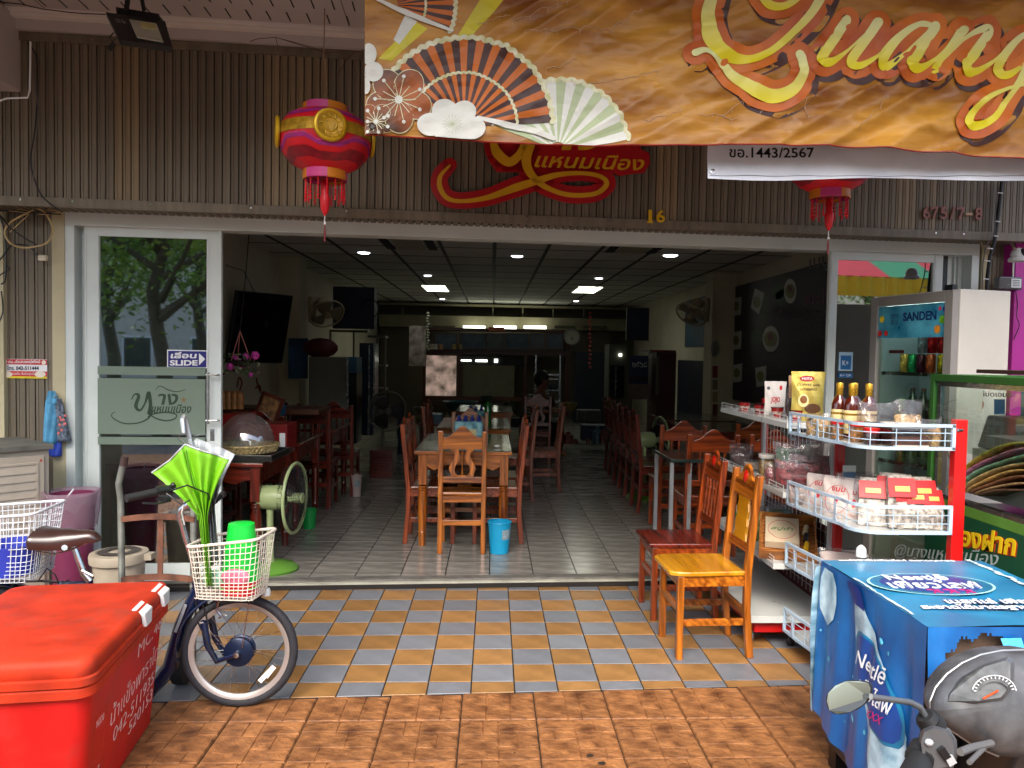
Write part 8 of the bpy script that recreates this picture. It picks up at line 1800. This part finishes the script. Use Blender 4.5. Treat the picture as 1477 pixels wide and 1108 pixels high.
# right rear: doors, fridge, poster cabinet
yb(828,508,876,640,17.0,.1,mat('dark_blue_door','#0a1226',.5),'rear_door',label='dark blue doorway at the rear right',cat='door')
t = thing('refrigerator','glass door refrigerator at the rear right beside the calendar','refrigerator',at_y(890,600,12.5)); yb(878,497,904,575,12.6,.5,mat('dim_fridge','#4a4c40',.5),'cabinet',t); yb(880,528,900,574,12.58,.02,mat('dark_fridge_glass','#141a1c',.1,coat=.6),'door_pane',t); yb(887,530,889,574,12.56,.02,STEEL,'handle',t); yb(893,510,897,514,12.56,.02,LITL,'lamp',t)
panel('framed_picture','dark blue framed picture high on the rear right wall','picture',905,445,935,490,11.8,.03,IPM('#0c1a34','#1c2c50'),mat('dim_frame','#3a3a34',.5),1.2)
t = thing('wall_calendar','blue calendar with white numerals and orange figures on the right','calendar',at_y(920,576,11)); yb(907,513,935,554,11,.01,IPM('#16284a','#24406a'),'picture',t); yb(907,554,936,576,10.99,.01,mat('date_sheet','#6a5c50',.6,var=.3,scale=10),'date_sheet',t)
put_text('lettering','๒๕๖๘',at_y(912,530,10.98),at_y(933,530,10.98),at_y(912,522,10.98),WPRINT,t,thick=.004); yb(907,543,934,551,10.985,.005,mat('orange_figures','#8a3a14',.5,var=.8,scale=8,col2='#1c1c30'),'printed_figures',t)
t = thing('cupboard','dark red brown cupboard against the right wall','cupboard',(2.9,10.9,0)); yb(946,508,974,640,10.6,.6,mat('red_brown_cupboard','#3c120e',.5),'carcass',t); yb(946,514,950,570,10.57,.02,mat('pale_strip','#5a5440',.5),'edge_strip',t); yb(938,505,975,508,10.5,.7,W_RDH,'top',t)
# right wall panels lie on the wall plane
def wallr(x0,y0,x1,y1,X=None):
    X = X or (RXR - .004); a = at_x(x0,(y0 + y1) / 2,X).y; b = at_x(x1,(y0 + y1) / 2,X).y; ym = (a + b) / 2; zt,zb = at_x((x0 + x1) / 2,y0,X).z,at_x((x0 + x1) / 2,y1,X).z; return b,a,zb,zt
def wp_(nm,lb,cat,x0,y0,x1,y1,ma,d=.02):
    a,b,z0,z1 = wallr(x0,y0,x1,y1); t = thing(nm,lb,cat,(RXR - .01,(a + b) / 2,z0)); m = MB(); m.box(RXR - .004 - d,RXR - .004,a,b,z0,z1); m.build('sheet',ma,t,w=True); return t
wp_('poster','blue poster high on the right wall behind the fan','poster',990,430,1024,500,IPM('#123650','#1c5070')); wp_('door','dark blue door in the right wall behind the chair row','door',978,520,1022,640,mat('dark_navy_door','#0a0e2a',.5))
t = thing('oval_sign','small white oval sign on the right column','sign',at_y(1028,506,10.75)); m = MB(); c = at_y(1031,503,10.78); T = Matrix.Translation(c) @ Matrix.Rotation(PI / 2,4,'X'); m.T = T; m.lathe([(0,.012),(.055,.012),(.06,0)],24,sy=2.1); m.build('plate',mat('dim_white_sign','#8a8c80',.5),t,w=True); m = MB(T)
for k in range(6): m.box(-.02,.02,-.085 + .03 * k,-.077 + .03 * k,.012,.015)
m.build('line',BLK,t,w=True); 
for k,(y0,y1,c) in enumerate(((528,545,'#7a2418'),(548,562,'#6a6048'),(565,580,'#8a7a5c'),(583,600,'#5a1c14'))): yb(1028,y0,1035,y1,10.78,.01,mat('cl' + c[1:],c,.5),'door_tag',label=['topmost','second','third','lowest'][k] + ' small vertical sticker on the right column',cat='sticker')
# menu board
MX = RXR - .03; Y0m,Y1m = 5.25,10.79
zt,zb = 2.55,.95
t = thing('menu_board','large dark menu board with food pictures on the right wall','menu board',(MX,7.3,zb)); m = MB(); m.box(MX,RXR - .002,Y0m,Y1m,zb,zt); m.build('board',mat('dark_menu_vinyl','#17141c',.5,var=.6,scale=1.6,col2='#2c1232'),t,w=True)
wm = lambda px,py,o=.0: (lambda q: Vector((MX - .002 - o,q.y,q.z)))(at_x(px,py,MX - .002))
def wpoly(nm,pts,ma,o=0): m = MB(); m.add([wm(x,y,o) for x,y in pts],[tuple(range(len(pts)))]); return m.build(nm,ma,t,w=True)
PLT = mat('dish_plate_print','#b8b8ac',.5); DSH = mat('dish_food_print','#a8503c',.5,var=.5,scale=20,col2='#6a9044'); GRL = mat('leaf_print','#1c3c1c',.5,var=.4)
circ = lambda cx,cy,rx,ry,n=16,a0=0: [(cx + rx * math.cos(2 * PI * k / n + a0),cy + ry * math.sin(2 * PI * k / n + a0)) for k in range(n)]
for cx,cy in ((1122,420),(1092,486),(1128,430)): wpoly('printed_leaf',circ(cx,cy,9,12),GRL)
for cx,cy,rx,ry in ((1140,420,9,18),(1112,489,12,19)): wpoly('printed_plate',circ(cx,cy,rx,ry),PLT,.002); wpoly('printed_dish',circ(cx,cy,rx * .8,ry * .6),DSH,.004); wpoly('sauce_print',circ(cx,cy - 3,rx * .35,ry * .3),mat('sauce_red','#6a2418',.5),.006)
for cx,cy,s in ((1062,442,1),(1092,436,1.2),(1062,491,1),(1063,538,1),(1097,543,1.1)):
    sq = [(cx - 7 * s,cy - 11 * s),(cx + 8 * s,cy - 14 * s),(cx + 7 * s,cy + 12 * s),(cx - 5 * s,cy + 14 * s)] if cx != 1092 else [(cx - 3,cy - 20),(cx + 11,cy - 13),(cx + 3,cy + 18),(cx - 9,cy + 8)]
    wpoly('printed_plate',sq,PLT,.002); wpoly('printed_dish',circ(cx,cy,4.5 * s,7 * s),DSH,.004)
MTX = mat('menu_lettering','#6a6470',.5); MPK = mat('menu_pink','#7a2460',.5)
rm = random.Random(2); words_ = ['แหนมเนือง','กุ้งพันอ้อย','ปอเปี๊ยะ','ขนมเบื้อง','ชุดเล็ก','ชุดใหญ่','บั๋นหอย','หมูยอทอด']
for k in range(14):
    x = (1104,1146,1172)[k % 3]; y = 452 + (k // 3) * 12 + (34 if k % 3 == 0 and k > 2 else 0)
    put_text('lettering',words_[k % 8] + '  ' + str(60 + 10 * (k % 5)),wm(x,y,.001),wm(x + 24,y - .5,.001),wm(x,y - 5,.001),MTX,t,thick=.002)
put_text('lettering','เมนู',wm(1168,395,.001),wm(1196,390,.001),wm(1168,374,.001),MTX,t,thick=.002); put_text('lettering','แนะนำ',wm(1160,440,.001),wm(1196,437,.001),wm(1160,420,.001),MPK,t,thick=.002)
# cooler on the floor: purple stool etc. and people
SKIN = mat('skin','#8a5a42',.5,var=.06,sss=.1); HAIR = mat('black_hair','#0c0a0a',.5); STR = mat('striped_shirt','#b8b4b0',.7)
nt = STR.node_tree; wv = nd(nt,'ShaderNodeTexWave'); wv.bands_direction = 'Z'; wv.inputs['Scale'].default_value = 7; wv.inputs['Distortion'].default_value = 1.5; tc = nd(nt,'ShaderNodeTexCoord'); nt.links.new(tc.outputs['Object'],wv.inputs[0])
cr = nd(nt,'ShaderNodeValToRGB'); cr.color_ramp.elements[0].color = (.02,.02,.025,1); cr.color_ramp.elements[1].color = (.5,.48,.45,1); cr.color_ramp.elements[0].position = .45; cr.color_ramp.elements[1].position = .52; nt.links.new(wv.outputs[1],cr.inputs[0]); nt.links.new(cr.outputs[0],nt.nodes['Principled BSDF'].inputs['Base Color'])
def skinned(nm,verts,edges,radii,ma,par,sub=2):
    me = bpy.data.meshes.new(nm); me.from_pydata(verts,edges,[]); me.materials.append(ma); o = bpy.data.objects.new(nm,me); COL.objects.link(o); o.parent = par; WM[o.name] = WM[par.name]
    md = o.modifiers.new('skin','SKIN'); lay = me.skin_vertices[0] if me.skin_vertices else None
    if lay is None:
        import bmesh
        bm = bmesh.new(); bm.from_mesh(me); bm.verts.layers.skin.verify(); bm.to_mesh(me); bm.free(); lay = me.skin_vertices[0]
    for i,r in enumerate(radii): lay.data[i].radius = (r,r) if not isinstance(r,tuple) else r
    lay.data[0].use_root = True; md.use_smooth_shade = True; sb = o.modifiers.new('sub','SUBSURF'); sb.levels = sub; sb.render_levels = sub; return o
def person(label,loc,rz,shirt,lean=.0,seated=True):
    t = thing('person',label,'person',loc,rz); h0 = .46 if seated else .92
    V = [(0,0,h0),(0,-.02 - lean * .3,h0 + .18),(0,-.03 - lean,h0 + .36),(0,-.05 - lean,h0 + .50),(0,-.08 - lean,h0 + .555),(0,-.10 - lean,h0 + .62),(0,-.10 - lean,h0 + .71)]; Rr = [(.16,.12),(.14,.10),(.16,.10),(.08,.07),(.055,.055),(.082,.09),(.07,.08)]; E = [(i,i + 1) for i in range(6)]
    for s in (-1,1):
        n = len(V); V += [(s * .17,-.03 - lean,h0 + .44),(s * .22,-.06 - lean,h0 + .22),(s * .14,-.28 - lean,h0 + .22),(s * .11,-.36 - lean,h0 + .23)]; Rr += [.055,.042,.032,.03]; E += [(2,n),(n,n + 1),(n + 1,n + 2),(n + 2,n + 3)]
        for j in range(5):
            nn = len(V); V += [(s * .11 + (j - 2) * .014,-.40 - lean,h0 + .235),(s * .11 + (j - 2) * .018,-.43 - lean + (.012 if j in (0,4) else 0),h0 + .225)]; Rr += [.009,.008]; E += [(n + 3,nn),(nn,nn + 1)]
        n = len(V)
        if seated: V += [(s * .10,-.05,h0 - .02),(s * .13,-.42,h0 + .0),(s * .13,-.44,.08),(s * .13,-.54,.04)]
        else: V += [(s * .10,0,h0 - .08),(s * .11,-.02,.48),(s * .11,0,.09),(s * .11,-.12,.04)]
        Rr += [.085,.06,.04,.035]; E += [(0,n),(n,n + 1),(n + 1,n + 2),(n + 2,n + 3)]
    b = skinned('body',V,E,Rr,SKIN,t)
    SV = [(0,0,h0 + .02),(0,-.02 - lean * .3,h0 + .2),(0,-.03 - lean,h0 + .38),(0,-.05 - lean,h0 + .46)]; SR = [(.18,.14),(.165,.13),(.18,.125),(.09,.08)]; SE = [(0,1),(1,2),(2,3)]
    for s in (-1,1): n = len(SV); SV += [(s * .17,-.03 - lean,h0 + .44),(s * .21,-.05 - lean,h0 + .28)]; SR += [.07,.062]; SE += [(2,n),(n,n + 1)]
    skinned('shirt',SV,SE,SR,shirt,t)
    skinned('trousers',[(0,0,h0),(.1,-.05,h0 - .02),(.13,-.42 if seated else -.02,h0 if seated else .48),(.13,-.43 if seated else 0,.14),(-.1,-.05,h0 - .02),(-.13,-.42 if seated else -.02,h0 if seated else .48),(-.13,-.43 if seated else 0,.14)],[(0,1),(1,2),(2,3),(0,4),(4,5),(5,6)],[.15,.1,.075,.06,.1,.075,.06],mat('dark_trousers','#14141c',.8),t)
    hc = (0,-.08 - lean,h0 + .675); m = MB(); m.sph((hc[0],hc[1] + .02,hc[2] + .02),.112,1,1.08,1.1,16,10); m.v = [v for v in m.v]; 
    fs = [f for f in m.f if not all(m.v[i].y < hc[1] - .045 and m.v[i].z < hc[2] + .05 for i in f)]; m.f = fs; m.m = [0] * len(fs); m.sph((0,hc[1] + .12,hc[2] + .0),.045); m.build('hair',HAIR,t,smooth=True)
    m = MB(); m.lathe([(.016,0),(.006,.045)],8,(0,hc[1] - .105,hc[2] - .03)); m.build('nose',SKIN,t)
    for s in (-1,1): m = MB(); m.sph((s * .032,hc[1] - .092,hc[2] + .012),.011,1,.6,.8,8,5); m.build('eye',HAIR,t); m = MB(); m.sph((s * .09,hc[1] + .0,hc[2] - .005),.02,.5,1,1.5,8,5); m.build('ear',SKIN,t)
    m = MB(); m.sph((0,hc[1] - .092,hc[2] - .055),.018,1.4,.5,.4,8,5); m.build('mouth',mat('lips','#6a2c28',.5),t); return t
q = at_y(768,575,11.3); person('person in a black and white striped top seated at the back table',(q.x,11.4,FZ),.9,STR,.10)
q = at_y(772,560,12.6); person('person in a dark red shirt seated behind the striped one, back turned',(q.x + .05,12.3,FZ - .08),2.6,mat('dark_red_shirt','#3c1014',.8),.02)
m = MB(); m.box(q.x - .15,q.x + .25,12.1,12.5,FZ,FZ + .36); tag(m.build('stool',W_RD,bevel=.01),'dark box stool under the person in the dark red shirt','stool')
m = MB(); q = at_y(768,600,11.3); m.box(q.x - .2,q.x + .2,11.2,11.6,FZ + .43,FZ + .46); 
for a in (-.18,.15):
    for b in (11.22,11.55): m.box(q.x + a,q.x + a + .03,b,b + .03,FZ,FZ + .43)
tag(m.build('stool',W_RD),'low dark stool under the seated striped person','stool')
q = at_y(900,625,9.6); 
for k,(px,py,Y,c,s,lb) in enumerate(((745,610,11.6,'#2a2c34',.14,'dark pot on the back table near the woman'),(850,600,13,'#5a5a54',.2,'patterned box at the rear right'),(893,632,10.4,'#8a8c84',.12,'pile of pale papers at the right rear table'),(862,625,12,'#14204a',.25,'dark blue crate on the floor at the rear right'))):
    q = at_y(px,py,Y); m = MB(); m.box(q.x - s,q.x + s,Y,Y + s,q.z - s * .5,q.z + s * .5); tag(m.build('crate',mat('cr' + c[1:],c,.5,var=.6,scale=20),bevel=.01),lb,'crate')
yb(886,640,925,644,10.3,.6,W_RD,'side_table',label='dark side table carrying the pale papers at right',cat='table')

rc = random.Random(11)
for k in range(34):
    px = 606 + 6.4 * k if k < 24 else rc.uniform(815,900); Y = rc.uniform(11.7,12.4) if k < 24 else rc.uniform(10.3,10.8); py = 612 if k < 24 else 640; q = at_y(px,py,Y); h = rc.uniform(.06,.26); r = rc.uniform(.03,.08); c = rc.choice(['#8a8478','#5a2a20','#3a5a6a','#a89c84','#4a5a30','#7a1c18','#b4b0a8','#6a5a3a'])
    m = MB(); m.lathe([(0,0),(r,0),(r * rc.uniform(.8,1.2),h * .7),(r * .4,h * .85),(r * .4,h),(0,h)],12,tuple(q)); o = m.build(['jar','pot','bottle'][k % 3],mat('clut' + c[1:],c,.35,var=.4,scale=20),smooth=True)
    tag(o,('tiny ' if h < .09 else 'small ' if h < .13 else 'short ' if h < .17 else 'tall ' if h < .22 else 'very tall ') + ('thin ' if r < .05 else 'wide ') + {'#8a8478': 'grey','#5a2a20': 'brown','#3a5a6a': 'steel blue','#a89c84': 'beige','#4a5a30': 'olive','#7a1c18': 'red','#b4b0a8': 'white','#6a5a3a': 'tan'}[c] + ' ' + ['jar','pot','bottle'][k % 3] + ' in the clutter of the ' + ('left half of the back table' if k < 12 else 'right half of the back table' if k < 24 else 'right side table'),['jar','pot','bottle'][k % 3],'jars and bottles crowding the back tables')
# ------------------------------------------------------------------ across the street (seen in the door glass)
def mirror(px,py,D,v=.035):
    """the place across the street that the door glass shows at this view position, D metres along the sight line"""
    d = ray(px,py); pl = FO + EV * v; t = (pl - CAM).dot(EV) / d.dot(EV); h = CAM + d * t; r = d - EV * 2 * d.dot(EV); return h + r * (D - t)
BARK = mat('tree_bark','#4a4234',.9,var=.4,scale=9,bump=.6,bscale=14); LEAF = mat('leaf_green','#4c8a2c',.5,var=.4,scale=3,col2='#98c050')
def tree(label,c,h,R,n=9500,seed=0,tr=.16):
    rnd = random.Random(seed); t = thing('tree',label,'tree',(c[0],c[1],-.16)); m = MB(); top = h * .62
    m.tube([(.05 * math.sin(k * 1.3) * k,.04 * math.cos(k) * k,top * k / 6) for k in range(7)],[tr * (1 - k * .09) for k in range(7)],12)
    ends = []
    for k in range(9):
        a = k * 2.4; z = top * rnd.uniform(.5,1); e = Vector((R * .75 * math.cos(a),R * .75 * math.sin(a),min(h * .95,z + h * .25))); m.tube([(0,0,z),e * .5 + Vector((0,0,z * .45)),e],[tr * .45,tr * .25,.02],7); ends.append(e)
    m.build('trunk',BARK,t,smooth=True); V = []; F = []
    cl = ends + [Vector((rnd.uniform(-R,R) * .7,rnd.uniform(-R,R) * .7,h * rnd.uniform(.45,.98))) for _ in range(14)]
    for k in range(n):
        c0 = rnd.choice(cl); d = Vector((rnd.gauss(0,1),rnd.gauss(0,1),rnd.gauss(0,.7))) * R * .24; p = c0 + d; u = Vector((rnd.uniform(-1,1),rnd.uniform(-1,1),rnd.uniform(-.6,.6))).normalized(); w_ = u.orthogonal().normalized(); s = rnd.uniform(.05,.10); i = len(V)
        V += [p - u * s,p + w_ * s * .4,p + u * s,p - w_ * s * .4]; F.append((i,i + 1,i + 2,i + 3))
    m = MB(); m.add(V,F); m.build('crown',LEAF,t); return t
q = mirror(232,480,15); tree('leafy street tree across the road mirrored in the left door',(q.x,q.y),6.5,2.6,seed=1)
q = mirror(160,480,19); tree('second street tree further left across the road',(q.x,q.y),7,3,seed=2)
q = mirror(290,480,22); tree('third street tree behind the mirrored ones',(q.x,q.y),8,3.2,seed=3)
for i,(x,y,s) in enumerate(((-3.5,-17,8),(9,-20,9),(14,-13,7),(-18,-10,7))): tree(['bushy tree across the road near the middle','tall tree across the road to the right','street tree far right across the road','street tree far left on the pavement'][i],(x,y),s,s * .4,4200,10 + i)
HW = mat('white_house_wall','#b8b4aa',.8,var=.1,dirt=.2); RF = mat('red_roof_tile','#7a3428',.7,var=.2); WG = mat('house_window_glass','#20282c',.1,coat=.5)
def house(label,c,w_,d,h):
    t = thing('house',label,'house',(c[0],c[1],-.16)); m = MB(); m.box(-w_ / 2,w_ / 2,-d / 2,d / 2,0,h); m.build('wall',HW,t); m = MB(); m.prismx([(-d / 2 - .4,h),(d / 2 + .4,h),(0,h + d * .35)],w_ + .6,-w_ / 2 - .3); m.build('roof',RF,t)
    n = int(w_ / 2.2)
    for fl_ in range(int(h / 2.9)):
        for k in range(n):
            x = -w_ / 2 + (k + .5) * w_ / n; z = .9 + fl_ * 2.9; m = MB(); m.box(x - .5,x + .5,d / 2,d / 2 + .04,z,z + 1.2); f = m.build('window',WHITEP,t); m = MB(); m.box(x - .44,x + .44,d / 2 + .04,d / 2 + .05,z + .06,z + 1.14); m.build('pane',WG,f)
q = mirror(200,490,34); house('white gabled house across the road behind the trees',(q.x,q.y),9,7,5.5)
house('long pale shophouse across the road in the middle',(2,-26),22,8,6); house('pale house far to the right across the road',(26,-22),12,8,6); house('pale house far to the left across the road',(-30,-18),14,8,6)
# red and green awning with yellow valance
RDA = mat('red_awning_cloth','#c0182c',.7,var=.08); GNA = mat('green_awning_cloth','#1a8a58',.7,var=.08); YLA = mat('yellow_valance','#d8b010',.6,var=.06)
q = mirror(1275,428,13); t = thing('striped_awning','red and green market awning with yellow valance across the pavement','awning',(q.x,q.y,-.16))
zv = q.z; 
for k in range(12):
    x = q.x - 5 + k * .85; m = MB(); m.add([(x,q.y,zv + .3),(x + .85,q.y,zv + .3),(x + .85,q.y - 3,zv + 1.9),(x,q.y - 3,zv + 1.9)],[(0,1,2,3)]); m.build('stripe',RDA if k % 2 else GNA,t,w=True,solid=.01)
m = MB(); m.grid(lambda u,v: (q.x - 5 + 10.2 * u,q.y + .03 * math.sin(u * 300),zv + .30 - .30 * v),200,3); m.build('valance',YLA,t,w=True,solid=.006)
for x in (q.x - 4.8,q.x + 5):
    for y in (q.y - .1,q.y - 2.9): m = MB(); m.cyl((x,y,-.16),(x,y,zv + (.3 if y > q.y - 1 else 1.85)),.03); m.build('pole',STEEL,t,w=True)
